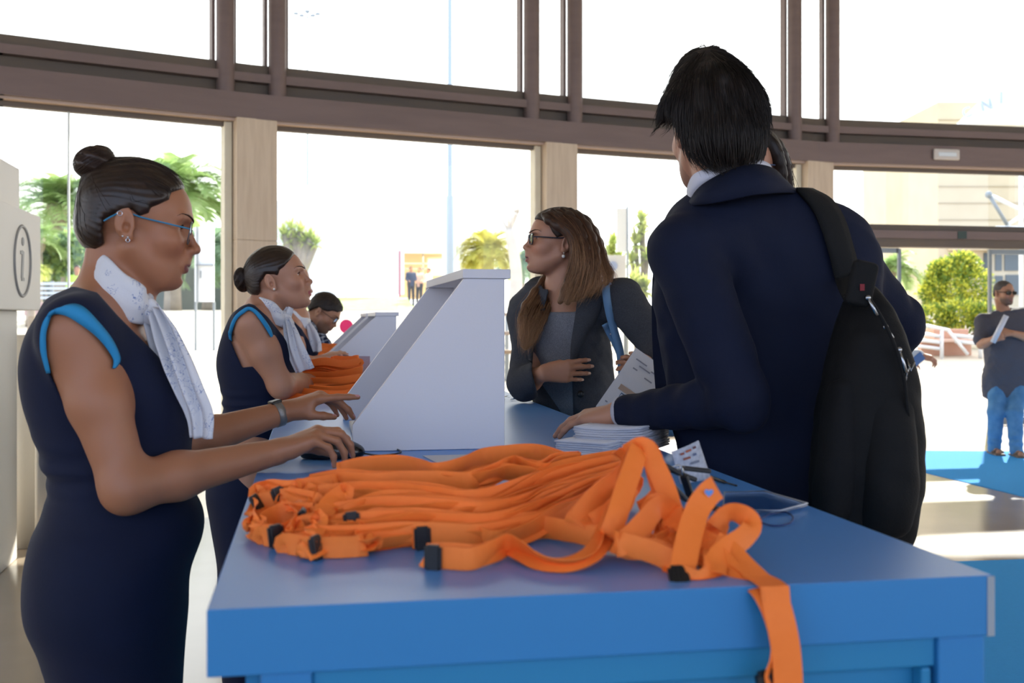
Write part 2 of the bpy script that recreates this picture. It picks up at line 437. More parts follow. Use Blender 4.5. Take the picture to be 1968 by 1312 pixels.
    def glasses(h, parent, metal='#2a2e38', temple='#3a6a8a', w=.026, hh=.019, r=.0011, x0=.1065, dark=False, temple_r=.0016, rough=.35, zc=.013, sides=(-1, 1), name='glasses'):
        fr = mat('spectacle_'+metal, metal, rough, .3); tp = mat('temple_'+temple, temple, .4)
        first = None
        for sy in (-1, 1):
            n = 28; loop = []
            for i in range(n):
                a = 2*math.pi*i/n; e = .62; cx = math.copysign(abs(math.cos(a))**e, math.cos(a)); cz = math.copysign(abs(math.sin(a))**e, math.sin(a))
                loop.append(h.w(x0-.004*abs(cx+1)*.5-.002*(cz < 0)*abs(cz), sy*(.0335+cx*w), zc+cz*hh))
            o = MB().tube(loop, r*h.s, 6, closed=True)
            if first is None: first = o
            else: first.v, first.f = (first.v+o.v), first.f+[tuple(i+len(first.v) for i in q) for q in o.f]
            if sy == -1: lp = loop
            else: lp2 = loop
        g = first
        gl = MB()
        br = MB().tube([h.w(x0, -.0335+w*.98, zc+.006), h.w(x0+.002, 0, zc+.0085), h.w(x0, .0335-w*.98, zc+.006)], r*1.1*h.s, 6)
        n0 = len(g.v); g.v += br.v; g.f += [tuple(i+n0 for i in q) for q in br.f]
        G = g.build(name, fr, parent, True)
        for loop in (lp, lp2):
            c = np.mean(loop, 0); mb = MB(); mb.v = [tuple(c+h.R[:, 0]*.0012)]+[tuple(p) for p in loop]; n = len(loop)
            mb.f = [(0, 1+i, 1+(i+1) % n) for i in range(n)]
            mb.build('lens', lens_dark() if dark else lens_clear(), G, True)
        for sy in sides:
            p = spline([h.w(x0-.004, sy*(.0335+w), zc+.006), h.w(.07, sy*.0715, zc+.0075), h.w(.02, sy*.0745, .0215), h.w(-.012, sy*.0745, .026), h.w(-.03, sy*.073, .016), h.w(-.044, sy*.071, .004)], 6)
            MB().tube(p, temple_r*h.s, 6).build('temple', tp, G, True)
        return G
def lens_clear():
    if 'lens_clear' in MATS: return MATS['lens_clear']
    m = bpy.data.materials.new('lens_clear'); m.use_nodes = True; nt = m.node_tree; nt.nodes.clear()
    o = nt.nodes.new('ShaderNodeOutputMaterial'); mx = nt.nodes.new('ShaderNodeMixShader'); t = nt.nodes.new('ShaderNodeBsdfTransparent'); g = nt.nodes.new('ShaderNodeBsdfGlossy'); f = nt.nodes.new('ShaderNodeFresnel')
    f.inputs['IOR'].default_value = 1.6; g.inputs['Roughness'].default_value = .03; t.inputs['Color'].default_value = (.94, .94, .93, 1)
    nt.links.new(f.outputs[0], mx.inputs[0]); nt.links.new(t.outputs[0], mx.inputs[1]); nt.links.new(g.outputs[0], mx.inputs[2]); nt.links.new(mx.outputs[0], o.inputs[0])
    MATS['lens_clear'] = m; return m
def lens_dark(): return mat('lens_dark', '#0a0a0c', .08, 0, .7)
def hand(F, W, d, n, right=True, curls=None, s=1., spread=3., thumb=None, k=.004, fat=1.):
    """palm, four fingers and thumb grown from the wrist W; d: along the hand, n: out of its back. Returns {finger: [joints]}"""
    W = np.asarray(W, float); d = unit(d); n = unit(np.asarray(n, float)-d*(np.asarray(n, float)@d)); t = np.cross(n, d) if right else np.cross(d, n)
    def L(a, b, c): return W+(d*a+t*b+n*c)*s
    curls = curls or [(25, 30, 18)]*4
    mcp = [(.086, .027, .002), (.090, .008, .004), (.085, -.012, .002), (.076, -.030, -.002)]
    seg = [(.041, .025, .021), (.045, .029, .022), (.042, .027, .021), (.033, .021, .019)]; rad = [(.0094, .0083, .0075, .0060), (.0096, .0085, .0076, .0061), (.009, .008, .0072, .0058), (.0079, .007, .0064, .0052)]
    base = [(.004, .012, 0), (.004, .004, 0), (.004, -.006, 0), (.004, -.013, 0)]
    J = {}
    for i in range(4):
        F.cone(L(*base[i]), L(*mcp[i]), .0155*s*fat, .0112*s*fat, .016*s)
    F.cone(L(.03, .018, -.009), L(.055, .03, -.006), .013*s*fat, .010*s*fat, .014*s)
    F.cone(L(.03, -.018, -.008), L(.06, -.026, -.006), .012*s*fat, .010*s*fat, .014*s)
    for i in range(4):
        p = L(*mcp[i]); ang = 0.; J[i] = [p]; sp = rotv(d, n, (1.4-i)*spread*(1 if right else -1))
        for q in range(3):
            ang += curls[i][q]; v = sp*math.cos(math.radians(ang))-n*math.sin(math.radians(ang)); e = p+v*seg[i][q]*s
            F.cone(p, e, rad[i][q]*s*fat, rad[i][q+1]*s*fat, k if q else .007); p = e; J[i].append(p)
    th = thumb or [(.022, .020, -.006), (.052, .044, -.014), (.079, .055, -.017), (.100, .058, -.018)]
    T = [L(*x) for x in th]; J[4] = T
    F.cone(T[0], T[1], .0145*s*fat, .0115*s*fat, .014); F.cone(T[1], T[2], .0112*s*fat, .0096*s*fat, .005); F.cone(T[2], T[3], .0098*s*fat, .0068*s*fat, k)
    J['n'] = n; J['s'] = s
    return J
def nails(J, V, c, col='#c98f93'):
    """tint the nails on the backs of the finger ends"""
    for i in range(5):
        a, b = J[i][-2], J[i][-1]; v = unit(b-a); n = unit(J['n']-v*(J['n']@v)) if i < 4 else unit(J['n']-v*(J['n']@v))
        ctr = b+n*.005*J['s']-v*.001; p = V-ctr; w = (np.abs(p@v) < .0062*J['s']) & (np.linalg.norm(p-np.outer(p@v, v), axis=1) < .0055*J['s']) & (p@n > -.002)
        c[w] = np.asarray(srgb(col))
    return c
def strands(name, P, r, m, parent, cols=None, taper=True, sides=3):
    """N hairs of M points as one mesh of thin tapered tubes; cols (N, M, 3)"""
    P = np.asarray(P, float); N, M = P.shape[:2]; T = np.gradient(P, axis=1); T /= np.maximum(np.linalg.norm(T, axis=2, keepdims=True), 1e-9)
    ref = V3(.31, .52, .8); X = np.cross(T, ref); X /= np.maximum(np.linalg.norm(X, axis=2, keepdims=True), 1e-6); Y = np.cross(T, X)
    tp = np.ones(M) if not taper else np.interp(np.linspace(0, 1, M), [0, .1, .6, 1], [.5, 1, .9, .15])
    rr = np.broadcast_to(np.asarray(r, float).reshape(-1, 1), (N, 1))*tp[None]
    V = np.stack([P+(X*math.cos(2*math.pi*k/sides)+Y*math.sin(2*math.pi*k/sides))*rr[..., None] for k in range(sides)], 2)
    idx = np.arange(N*M*sides).reshape(N, M, sides); q = []
    for k in range(sides):
        k2 = (k+1) % sides; q.append(np.stack([idx[:, :-1, k], idx[:, :-1, k2], idx[:, 1:, k2], idx[:, 1:, k]], -1).reshape(-1, 4))
    cc = None if cols is None else np.repeat(np.asarray(cols)[:, :, None, :], sides, 2).reshape(-1, 3)
    return link_mesh(name, V.reshape(-1, 3), np.vstack(q), m, parent, True, cc)
def hairmat(col='#1d130e', rough=.38): return mat('hair_'+col, col, rough, 0, .45, noise=(60, .5, '#3a261a') if col < '#3' else None, stretch=(1, 1, 1))
def poly2(poly):
    """signed distance to a closed polygon in 2D, negative inside"""
    A = np.asarray(poly, float); B = np.roll(A, -1, 0)
    def fn(q):
        d = np.full(len(q), 1e9); s = np.ones(len(q))
        for a, b in zip(A, B):
            e = b-a; w = q-a; t = np.clip(w@e/max(e@e, 1e-12), 0, 1); dd = w-t[:, None]*e; d = np.minimum(d, (dd*dd).sum(1))
            c1 = q[:, 1] >= a[1]; c2 = q[:, 1] < b[1]; c3 = e[0]*w[:, 1] > e[1]*w[:, 0]; s = np.where((c1 & c2 & c3) | (~c1 & ~c2 & ~c3), -s, s)
        return s*np.sqrt(d)
    return fn
def skull_cap(h, grow, poly, extra=None):
    """hair shell over the skull of head h, kept inside a profile polygon (forward, up)"""
    F = Field(); s = h.s; f2 = poly2(poly)
    F.ell(h.w(.0, 0, .042), np.array([.089+grow, .072+grow*.8, .083+grow])*s, h.R, .01)
    F.ell(h.w(.046, 0, .042), np.array([.055+grow, .059+grow*.7, .058+grow])*s, h.R, .03*s)
    F.ell(h.w(-.03, 0, -.008), np.array([.055+grow*.6, .058+grow*.6, .05])*s, h.R, .03*s)
    if extra: extra(F)
    F.keep(lambda P: f2(h.loc(P)[:, [0, 2]])*s, .012)
    return F
def capsule_legs(F, hips, knees, ankles, r=(.085, .055, .04), k=.03):
    for a, b, c in zip(hips, knees, ankles):
        F.cone(a, b, r[0], r[1], k); F.cone(b, c, r[1], r[2], .02)
def foot(F, ankle, d, s=1.):
    d = unit(d); a = np.asarray(ankle, float); z = V3(0, 0, 1)
    F.cone(a-d*.03+z*-.04, a+d*.13*s-z*.055, .032*s, .026*s, .03)
def person(F, h, label, m='tan', fine=(), col=None, lo=None, hi=None, name='person', group=None):
    V, Q = sculpt(F, h, fine, lo, hi); c = col(V) if col else np.tile(SKIN[m], (len(V), 1))
    o = link_mesh(name, V, Q, mat('skin', rough=.48, attr=True, sub=.12, bump=(900, .05)), None, True, c)
    return tag(o, label, 'person', group, 'thing')
# ------------------------------------------------------------------ camera, light
cam = bpy.data.cameras.new('camera'); camo = bpy.data.objects.new('camera', cam); COL.objects.link(camo); SC.camera = camo
camo.location = (0, 0, EYE); camo.rotation_euler = (math.pi/2, 0, 0)
cam.sensor_width = 36.; cam.lens = F_PX/1968*36; cam.shift_y = -(656-HZ)/1968*-1*-1; cam.clip_end = 400; cam.clip_start = .05
cam.dof.use_dof = True; cam.dof.focus_distance = 2.9; cam.dof.aperture_fstop = 6.0
SC.view_settings.view_transform = 'Standard'; SC.view_settings.look = 'None'; SC.view_settings.gamma = 1; SC.view_settings.exposure = 0
SC.view_settings.use_curve_mapping = False
SC.cycles.max_bounces = 8; SC.cycles.transparent_max_bounces = 24; SC.cycles.caustics_reflective = False; SC.cycles.caustics_refractive = False
SC.cycles.sample_clamp_indirect = 6
w = bpy.data.worlds.new('sky'); SC.world = w; w.use_nodes = True; nt = w.node_tree; bg = nt.nodes['Background']
tc = nt.nodes.new('ShaderNodeTexCoord'); sp = nt.nodes.new('ShaderNodeSeparateXYZ'); rp = nt.nodes.new('ShaderNodeValToRGB')
mp = nt.nodes.new('ShaderNodeMapRange'); mp.inputs['From Min'].default_value = -.9; mp.inputs['From Max'].default_value = .35
nt.links.new(tc.outputs['Generated'], sp.inputs[0]); nt.links.new(sp.outputs['Y'], mp.inputs['Value']); nt.links.new(mp.outputs[0], rp.inputs[0]); nt.links.new(rp.outputs[0], bg.inputs['Color'])
rp.color_ramp.elements[0].color = (.55, .68, .95, 1); rp.color_ramp.elements[1].color = (1.0, 1.0, 1.0, 1)
bg.inputs['Strength'].default_value = 3.2
SUN = unit(V3(.35, .80, .43))
sd = bpy.data.lights.new('sun', 'SUN'); so = bpy.data.objects.new('sun', sd); COL.objects.link(so); sd.energy = 11.0; sd.angle = .009; sd.color = (1, .95, .86)
so.rotation_euler = Vector(SUN).to_track_quat('Z', 'Y').to_euler(); so.location = (0, 0, 20)

# ------------------------------------------------------------------ shell of the hall
def glass(tint=(.97, .985, .98), ior=1.5):
    if 'pane_glass' in MATS: return MATS['pane_glass']
    m = bpy.data.materials.new('pane_glass'); m.use_nodes = True; nt = m.node_tree; nt.nodes.clear()
    o = nt.nodes.new('ShaderNodeOutputMaterial'); mx = nt.nodes.new('ShaderNodeMixShader'); t = nt.nodes.new('ShaderNodeBsdfTransparent'); g = nt.nodes.new('ShaderNodeBsdfGlossy'); f = nt.nodes.new('ShaderNodeFresnel')
    f.inputs['IOR'].default_value = ior; g.inputs['Roughness'].default_value = .01; t.inputs['Color'].default_value = (*tint, 1)
    ge = nt.nodes.new('ShaderNodeNewGeometry'); fr = nt.nodes.new('ShaderNodeMath'); fr.operation = 'SUBTRACT'; fr.inputs[0].default_value = 1; ml = nt.nodes.new('ShaderNodeMath'); ml.operation = 'MULTIPLY'
    nt.links.new(ge.outputs['Backfacing'], fr.inputs[1]); nt.links.new(f.outputs[0], ml.inputs[0]); nt.links.new(fr.outputs[0], ml.inputs[1])
    nt.links.new(ml.outputs[0], mx.inputs[0]); nt.links.new(t.outputs[0], mx.inputs[1]); nt.links.new(g.outputs[0], mx.inputs[2]); nt.links.new(mx.outputs[0], o.inputs[0])
    MATS['pane_glass'] = m; return m
BROWN = mat('bronze_steel', '#75645f', .5, .1, noise=(3, .45, '#85726c'), bump=(40, .08), stretch=(.4, .4, 3))
BROWN_D = mat('bronze_dark', '#655c54', .6, .05, noise=(4, .5, '#7b6a55'), bump=(30, .1), stretch=(.3, .3, 2))
BROWN_L = mat('bronze_pale', '#c0a998', .5, .1)
STONE = mat('travertine', '#d8c5ac', .55, 0, noise=(5, .55, '#c2ac91'), bump=(22, .08), stretch=(5, 5, .5))
STONE_L = mat('travertine_light', '#e6dfc8', .6, 0, noise=(6, .4, '#d6ccb2'))
FLOORM = mat('polished_floor', '#b3a38f', .16, 0, .55, noise=(1.3, .5, '#9c8a75'), bump=(3, .02))
def struct(o, **k): return tag(o, kind='structure', **k)
# plan of the curved glass front: (x of the frame, lower edge of the beam) gives each corner
def corner(x, y, z=3.18): d = (z-EYE)*F_PX/(HZ-y); return V3((x-CX)/F_PX*d, d)
PLAN = [V3(-8.2, 7.3), V3(-6.3, 8.35), corner(0, 190), corner(483, 236), corner(1066, 281), corner(1560, 315.5), corner(1968, 328), V3(9.6, 14.5), V3(13.5, 14.6)]
def on_plan(x):
    """plan point of the glass line seen at frame column x, with the local direction"""
    k = (x-CX)/F_PX
    for a, b in zip(PLAN[:-1], PLAN[1:]):
        e = b-a; den = e[0]-k*e[1]
        if abs(den) < 1e-9: continue
        t = (k*a[1]-a[0])/den
        if -1e-6 <= t <= 1+1e-6: return a+e*t, unit(e)
    return None, None
fl = MB().box((2, 4.5, -.1), (34, 21.5, .2)).build('floor', FLOORM); struct(fl)
rf = MB()
rf.prism([(-14, -9, 6.7), (16, -9, 6.7), (16, 18.8, 6.7), (9.0, 18.8, 6.7), (5.9, 18.75, 6.7), (2.3, 18.1, 6.7), (-2.4, 16.1, 6.7), (-4.8, 14.9, 6.7), (-7.0, 13.5, 6.7), (-14, 9.5, 6.7)], (0, 0, .4)); struct(rf.build('ceiling_sun_eave', mat('ceiling_white', '#b9b6b0', .9)))  # hall ceiling; its unseen eave past the glass is shaped to block the sun
# beam with its two flanges, one run per straight length of the front
def run(mb, a, b, z0, z1, inner, outer):
    """bar along the plan from a to b between heights z0, z1 and offsets towards the hall (inner) and the outside (outer)"""
    d = unit(b-a); nrm = V3(d[1], -d[0]); A = a+nrm*inner; B = b+nrm*inner; Cc = b-nrm*outer; D = a-nrm*outer
    mb.prism([(*A, z0), (*B, z0), (*Cc, z0), (*D, z0)], (0, 0, z1-z0))
segs = list(zip(PLAN[:-1], PLAN[1:]))
def bars(name, z0, z1, inner, outer, m, sel=segs):
    mb = MB()
    for a, b in sel:
        e = unit(b-a)*.02; run(mb, a-e, b+e, z0, z1, inner, outer)
    return struct(mb.build(name, m))
bars('trim_1', 3.19, 3.425, .17, .2, BROWN); bars('trim_2', 3.425, 3.545, .02, .2, BROWN_D); bars('trim_3', 3.545, 3.625, .12, .2, BROWN)
bars('trim_4', 3.625, 3.72, .05, .1, BROWN_D); bars('trim_5', 3.165, 3.19, .12, .05, BROWN_L); bars('trim_6', 3.12, 3.165, .03, .04, BROWN_D)
bars('trim_7', 0, .04, .03, .05, STONE_L, segs[:5]); bars('trim_8', 6.55, 6.7, .1, .15, BROWN)
# travertine columns under the beam and the light reveal strip beside each
for n, (x, w_) in enumerate(((483, .39), (1066, .375), (1560, .38)), 1):
    p, d = on_plan(x); nr = V3(d[1], -d[0]); R3 = np.array([[d[0], -nr[0], 0], [d[1], -nr[1], 0], [0, 0, 1]]); c = p+nr*.0
    R3 = np.array([[.97, .24, 0], [-.24, .97, 0], [0, 0, 1]]).T if False else R3
    mb = MB(); z = 0.
    for z1 in (.9, 2.06, 3.2): mb.box((c[0], c[1], (z+z1)/2), (w_, .34, z1-z-.006), R3, .004); z = z1
    mb.box((c[0], c[1], 1.6), (w_-.01, .32, 3.16), R3)
    struct(mb.build('column_%d' % n, STONE))
    q = c-d*(w_/2+.045); struct(MB().box((q[0], q[1], 1.58), (.07, .12, 3.16), R3, .005).build('trim_%d' % (20+n), STONE_L))
# pairs of round posts in front of the upper glass
def tube_post(x, n):
    p, d = on_plan(x); nr = V3(d[1], -d[0]); c = p+nr*.08
    mb = MB().tube([(c[0], c[1], 3.42), (c[0], c[1], 6.65)], .083, 28)
    for s_ in (-1, 1):
        e = c-nr*.08+d*s_*.1; mb.box((e[0], e[1], 5.15), (.03, .09, 2.95), np.array([[d[0], -nr[0], 0], [d[1], -nr[1], 0], [0, 0, 1]]))
    struct(autosmooth(mb.build('post_%d' % n, BROWN)))
for n, x in enumerate((428, 529, 1015, 1098, 1519, 1594), 1): tube_post(x, n)
# glazing
GL = glass(); gi = 0
for k, (a, b) in enumerate(segs):
    gi += 1; lo_top = 3.14
    if k in (0, 1, 2, 3, 4):
        mb = MB(); run(mb, a, b, .05, lo_top, -.0, .012); struct(mb.build('window_%d' % gi, GL))
    elif k in (5, 6):
        mb = MB(); run(mb, a, b, 2.47, lo_top, 0, .012); struct(mb.build('window_%d' % gi, GL))
    mb = MB(); run(mb, a, b, 3.7, 6.6, 0, .012); struct(mb.build('window_%d' % (gi+20), GL))
p, d = on_plan(133); q = struct(MB().box((p[0], p[1]-.01, 1.6), (.016, .02, 3.1)).build('trim_30', mat('silicone', '#dfe6e4', .4)))
# entrance: header, side glass leaves, lamp on the beam
p0, d0 = on_plan(1600); p1 = PLAN[6]; p2 = PLAN[7]
dm = MB(); run(dm, p0, p1, 2.2, 2.3, .1, .1); run(dm, p1, p2, 2.2, 2.3, .1, .1); struct(dm.build('trim_31', BROWN_D))
dm = MB(); run(dm, p0, p1, 2.3, 2.395, .13, .1); run(dm, p1, p2, 2.3, 2.395, .13, .1); struct(dm.build('trim_32', BROWN))
dm = MB(); run(dm, p0, p1, 2.395, 2.47, .07, .1); run(dm, p1, p2, 2.395, 2.47, .07, .1); struct(dm.build('trim_33', BROWN_D))
pd, dd = on_plan(1840); MB().box((pd[0], pd[1]-.14, 2.35), (.11, .02, .09)).build('sensor', mat('sensor_green', '#2f4238', .4)); tag(bpy.data.objects['sensor'], 'small dark door sensor on the entrance header', 'sensor')
STEEL = mat('door_steel', '#7d8280', .35, .5)
def door_leaf(n, x0, x1, extra=()):
    a, _ = on_plan(x0); b, _ = on_plan(x1); mb = MB(); run(mb, a, b, .03, 2.19, -.02, .03); o = struct(mb.build('door_%d' % n, GL))
    f = MB(); run(f, a, b, 2.13, 2.19, .0, .05); run(f, a, b, .01, .1, .0, .05)
    for q in (a, b): f.box((q[0], q[1], 1.1), (.035, .05, 2.16))
    f.build('door_frame', STEEL, o); return o
door_leaf(1, 1612, 1728); door_leaf(2, 1902, 2080)
lp, ld = on_plan(1801); ang = math.atan2(ld[1], ld[0]); Rl = np.array(Matrix.Rotation(ang, 3, 'Z')); nl = V3(ld[1], -ld[0])
lc = V3(lp[0]+nl[0]*.195, lp[1]+nl[1]*.195, 3.318); e = thing('emergency_light', 'white oblong emergency light fixed to the brown beam above the entrance', 'lamp', lc)
MB().box(lc, (.345, .05, .135), Rl, .02, 3).build('housing', mat('lamp_white', '#d3cdc6', .45), e)
MB().box(lc+V3(nl[0]*.026, nl[1]*.026, 0), (.24, .012, .05), Rl, .005).build('diffuser', mat('lamp_diffuser', '#dfe9ee', .25), e)
# hall behind the eye: rear wall with tall windows, end walls
def wall(name, a, b, holes, h=6.7, t=.2, m=None):
    """upright wall from plan point a to b with openings (s0, s1, z0, z1) along it"""
    a = np.asarray(a, float); b = np.asarray(b, float); L = np.linalg.norm(b-a); d = unit(b-a); R3 = np.array([[d[0], -d[1], 0], [d[1], d[0], 0], [0, 0, 1]]); mb = MB(); s = 0.
    def bx(s0, s1, z0, z1):
        if s1-s0 > .01 and z1-z0 > .01: c = a+d*(s0+s1)/2; mb.box((c[0], c[1], (z0+z1)/2), (s1-s0, t, z1-z0), R3)
    for s0, s1, z0, z1 in sorted(holes): bx(s, s0, 0, h); bx(s0, s1, 0, z0); bx(s0, s1, z1, h); s = s1
    bx(s, L, 0, h); return struct(mb.build(name, m or mat('plaster', '#b8b3aa', .9)))
wall('wall_back', (-14, -6), (16, -6), [(1.5+i*4.6, 5.3+i*4.6,   .4, 5.9) for i in range(6)])
wall('wall_left', (-13.9, -6), (-13.9, 4.5), [(1+i*3.2, 3.6+i*3.2,   .4, 5.9) for i in range(3)]); wall('wall_right', (15.9, -6), (15.9, 14.6), [(1+i*3.4, 3.8+i*3.4,   .4, 5.9) for i in range(4)])
struct(MB().prism([(-14, 4.4, 0), (-8.1, 7.3, 0), (-8.2, 7.5, 0), (-14, 4.6, 0)], (0, 0, 6.7)).build('wall_front', mat('plaster', '#b8b3aa', .9)))
# ------------------------------------------------------------------ the blue counter
TOP = 1.05
def ctop(x, y, z=TOP):
    """point of height z seen at frame pixel (x, y)"""
    return at(x, y, (EYE-z)*F_PX/(y-HZ))
C0 = ctop(397, 1172); C1 = ctop(1915, 1107)
LD = unit(V3((601-CX)/F_PX, 1, 0)); WD = V3(LD[1], -LD[0], 0); CW = float((C1-C0)@WD); CR = np.stack([WD, LD, V3(0, 0, 1)], 1)
def cpt(u, v, z=TOP): return V3(C0[0], C0[1], 0)+WD*u+LD*v+V3(0, 0, z)     # u across from the left edge, v along from the near end
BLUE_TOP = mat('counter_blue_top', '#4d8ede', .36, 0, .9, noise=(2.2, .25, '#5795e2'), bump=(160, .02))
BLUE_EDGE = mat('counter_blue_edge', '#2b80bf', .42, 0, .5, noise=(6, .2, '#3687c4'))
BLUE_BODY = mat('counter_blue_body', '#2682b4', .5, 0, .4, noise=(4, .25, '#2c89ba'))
CLEN = 7.6
def cbox(mb, u0, u1, v0, v1, z0, z1, bev=.0): return mb.box(cpt((u0+u1)/2, (v0+v1)/2, (z0+z1)/2), (u1-u0, v1-v0, z1-z0), CR, bev)
ctr = thing('reception_counter', 'long blue reception counter with thick top running through the hall', 'counter', cpt(CW/2, CLEN/2, 0))
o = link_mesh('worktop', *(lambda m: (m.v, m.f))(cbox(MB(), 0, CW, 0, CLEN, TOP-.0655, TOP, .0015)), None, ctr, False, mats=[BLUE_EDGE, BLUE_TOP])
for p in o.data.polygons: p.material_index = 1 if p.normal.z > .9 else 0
mb = MB(); cbox(mb, .035, CW-.006, .03, CLEN-.03, .06, TOP-.0655); mb.build('carcass', BLUE_BODY, ctr)
mb = MB(); cbox(mb, CW-.062, CW-.006, .006, .03, .06, TOP-.0655, .003); mb.build('stile', BLUE_EDGE, ctr)
mb = MB(); cbox(mb, .05, .1, .006, .03, .06, TOP-.0655, .003); mb.build('stile', BLUE_EDGE, ctr)
mb = MB(); cbox(mb, .1, CW-.062, .012, .03, TOP-.1, TOP-.0655, .003); mb.build('rail', BLUE_BODY, ctr)
mb = MB(); cbox(mb, CW-.08, CW-.068, .01, .03, .1, TOP-.1, .003); mb.build('moulding', BLUE_BODY, ctr)
mb = MB(); cbox(mb, CW-.008, CW+.0005, -.0012, .004, TOP-.066, TOP-.001); mb.build('edge_strip', mat('edge_grey', '#9aa4ae', .5), ctr)
mb = MB(); cbox(mb, .06, CW-.03, .06, CLEN-.05, 0, .06); mb.build('plinth', mat('plinth_dark', '#23303c', .7), ctr)

# ------------------------------------------------------------------ white screens that hide the desks
WHITE = mat('board_white', '#dcd9dc', .42, 0, .45, bump=(220, .02)); WEDGE = mat('board_edge', '#e6e8ea', .5)
def screen(name, label, u1, v0, wid, dep, h, top_w, lip, parent_group, slab=.02):
    """open box: two slanted end panels, back, top slab. u1: customer side, v0: near end"""
    u0 = u1-wid; e = thing(name, label, 'screen', cpt((u0+u1)/2, v0+dep/2, TOP), parent_group); t = .018
    prof = [(u0, TOP+.0005), (u0, TOP+lip), (u1-top_w, TOP+h-slab), (u1, TOP+h-slab), (u1, TOP+.0005)]
    for v in (v0, v0+dep-t):
        p = link_mesh('side_panel', *(lambda m: (m.v, m.f))(MB().prism([cpt(a, v, z) for a, z in prof], LD*t)), WHITE, e, False)
        md = p.modifiers.new('edge', 'BEVEL'); md.width = .0015; md.segments = 2
    cbox(MB(), u1-t, u1-.0003, v0+t, v0+dep-t, TOP+.0005, TOP+h-slab).build('back_panel', WHITE, e)
    cbox(MB(), u1-top_w-.004, u1+.012, v0-.006, v0+dep+.006, TOP+h-slab, TOP+h, .0015).build('top_board', WHITE, e)
    return e
S1 = ctop(970, 862); u1 = float((S1-cpt(0, 0))@WD); v1 = float((S1-cpt(0, 0))@LD)
screen('desk_screen', 'large white slanted desk screen nearest on the counter, beside the computer mouse', u1, v1, .325, .76, .386, .088, .056, 'desk screens on the counter')
v2 = v1+3.16
screen('desk_screen', 'smaller white slanted screen behind the large one, beyond the middle orange heap', u1+.0, v2, .33, .76, .312, .1, .075, 'desk screens on the counter')
screen('desk_screen', 'farthest white slanted screen, beside the man in the plaid shirt', u1+.0, v2+.98, .33, .76, .312, .1, .075, 'desk screens on the counter')
# ------------------------------------------------------------------ plaza and everything beyond the glass
CONC = mat('plaza_concrete', '#cfc4b2', .85, 0, .3, noise=(.8, .5, '#bfb29e'), bump=(6, .05))
ys = [15.22, 17, 20, 26, 34, 60, 140]; zs = [-.0, .0, .15, .7, 1.55, 1.8, 3.0]
struct(MB().grid([[(-90, y, z) for y, z in zip(ys, zs)], [(90, y, z) for y, z in zip(ys, zs)]]).build('ground', CONC))
struct(MB().grid([[(-90, -40, -.02), (-90, 15.3, -.02)], [(90, -40, -.02), (90, 15.3, -.02)]]).build('ground', CONC))
def gz(y): return float(np.interp(y, ys, zs))
def gnd(x, d): p = at(x, 600, d); return V3(p[0], d, gz(d))
# carpet on the floor by the entrance
CARP = mat('carpet_blue', '#3fa0ea', .95, 0, .1, noise=(60, .25, '#3795de'), bump=(300, .2))
def flr(x, y, z=0.): d = (EYE-z)*F_PX/(y-HZ); return at(x, y, d)
o = MB().prism([flr(1700, 889, .0), flr(1968, 955), flr(2300, 1030), flr(2300, 880), flr(1968, 868), flr(1700, 866)], (0, 0, .006)).build('carpet', CARP); tag(o, 'blue carpet in bright sun stripes under the man with sunglasses', 'carpet')
o = MB().prism([flr(1700, 1085), flr(1700, 1400), flr(2600, 1500), flr(2600, 1062), flr(1968, 1076)], (0, 0, .006)).build('carpet', CARP); tag(o, 'blue carpet in the shade right of the counter', 'carpet')
# plants
def leafmat(k, c, c2, tr=.5):
    m = mat('leaf_'+k, c, .55, 0, .35, noise=(3, .6, c2)); nt = m.node_tree; b = nt.nodes['Principled BSDF']; o = nt.nodes['Material Output']; t = nt.nodes.new('ShaderNodeBsdfTranslucent'); mx = nt.nodes.new('ShaderNodeMixShader'); mx.inputs[0].default_value = tr
    nt.links.new(b.inputs['Base Color'].links[0].from_socket, t.inputs['Color']); nt.links.new(b.outputs[0], mx.inputs[1]); nt.links.new(t.outputs[0], mx.inputs[2]); nt.links.new(mx.outputs[0], o.inputs[0]); return m
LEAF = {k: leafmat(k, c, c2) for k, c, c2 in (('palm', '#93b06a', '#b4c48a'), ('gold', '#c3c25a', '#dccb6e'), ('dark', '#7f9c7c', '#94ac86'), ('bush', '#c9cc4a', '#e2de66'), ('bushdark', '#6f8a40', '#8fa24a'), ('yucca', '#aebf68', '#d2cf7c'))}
BARK = mat('bark_grey', '#8f8375', .85, 0, .2, noise=(4, .6, '#a79a88'), bump=(12, .4)); BARKP = mat('bark_pale', '#b9b0a4', .85, 0, .2, noise=(3, .5, '#d0c8bc'), bump=(10, .3))
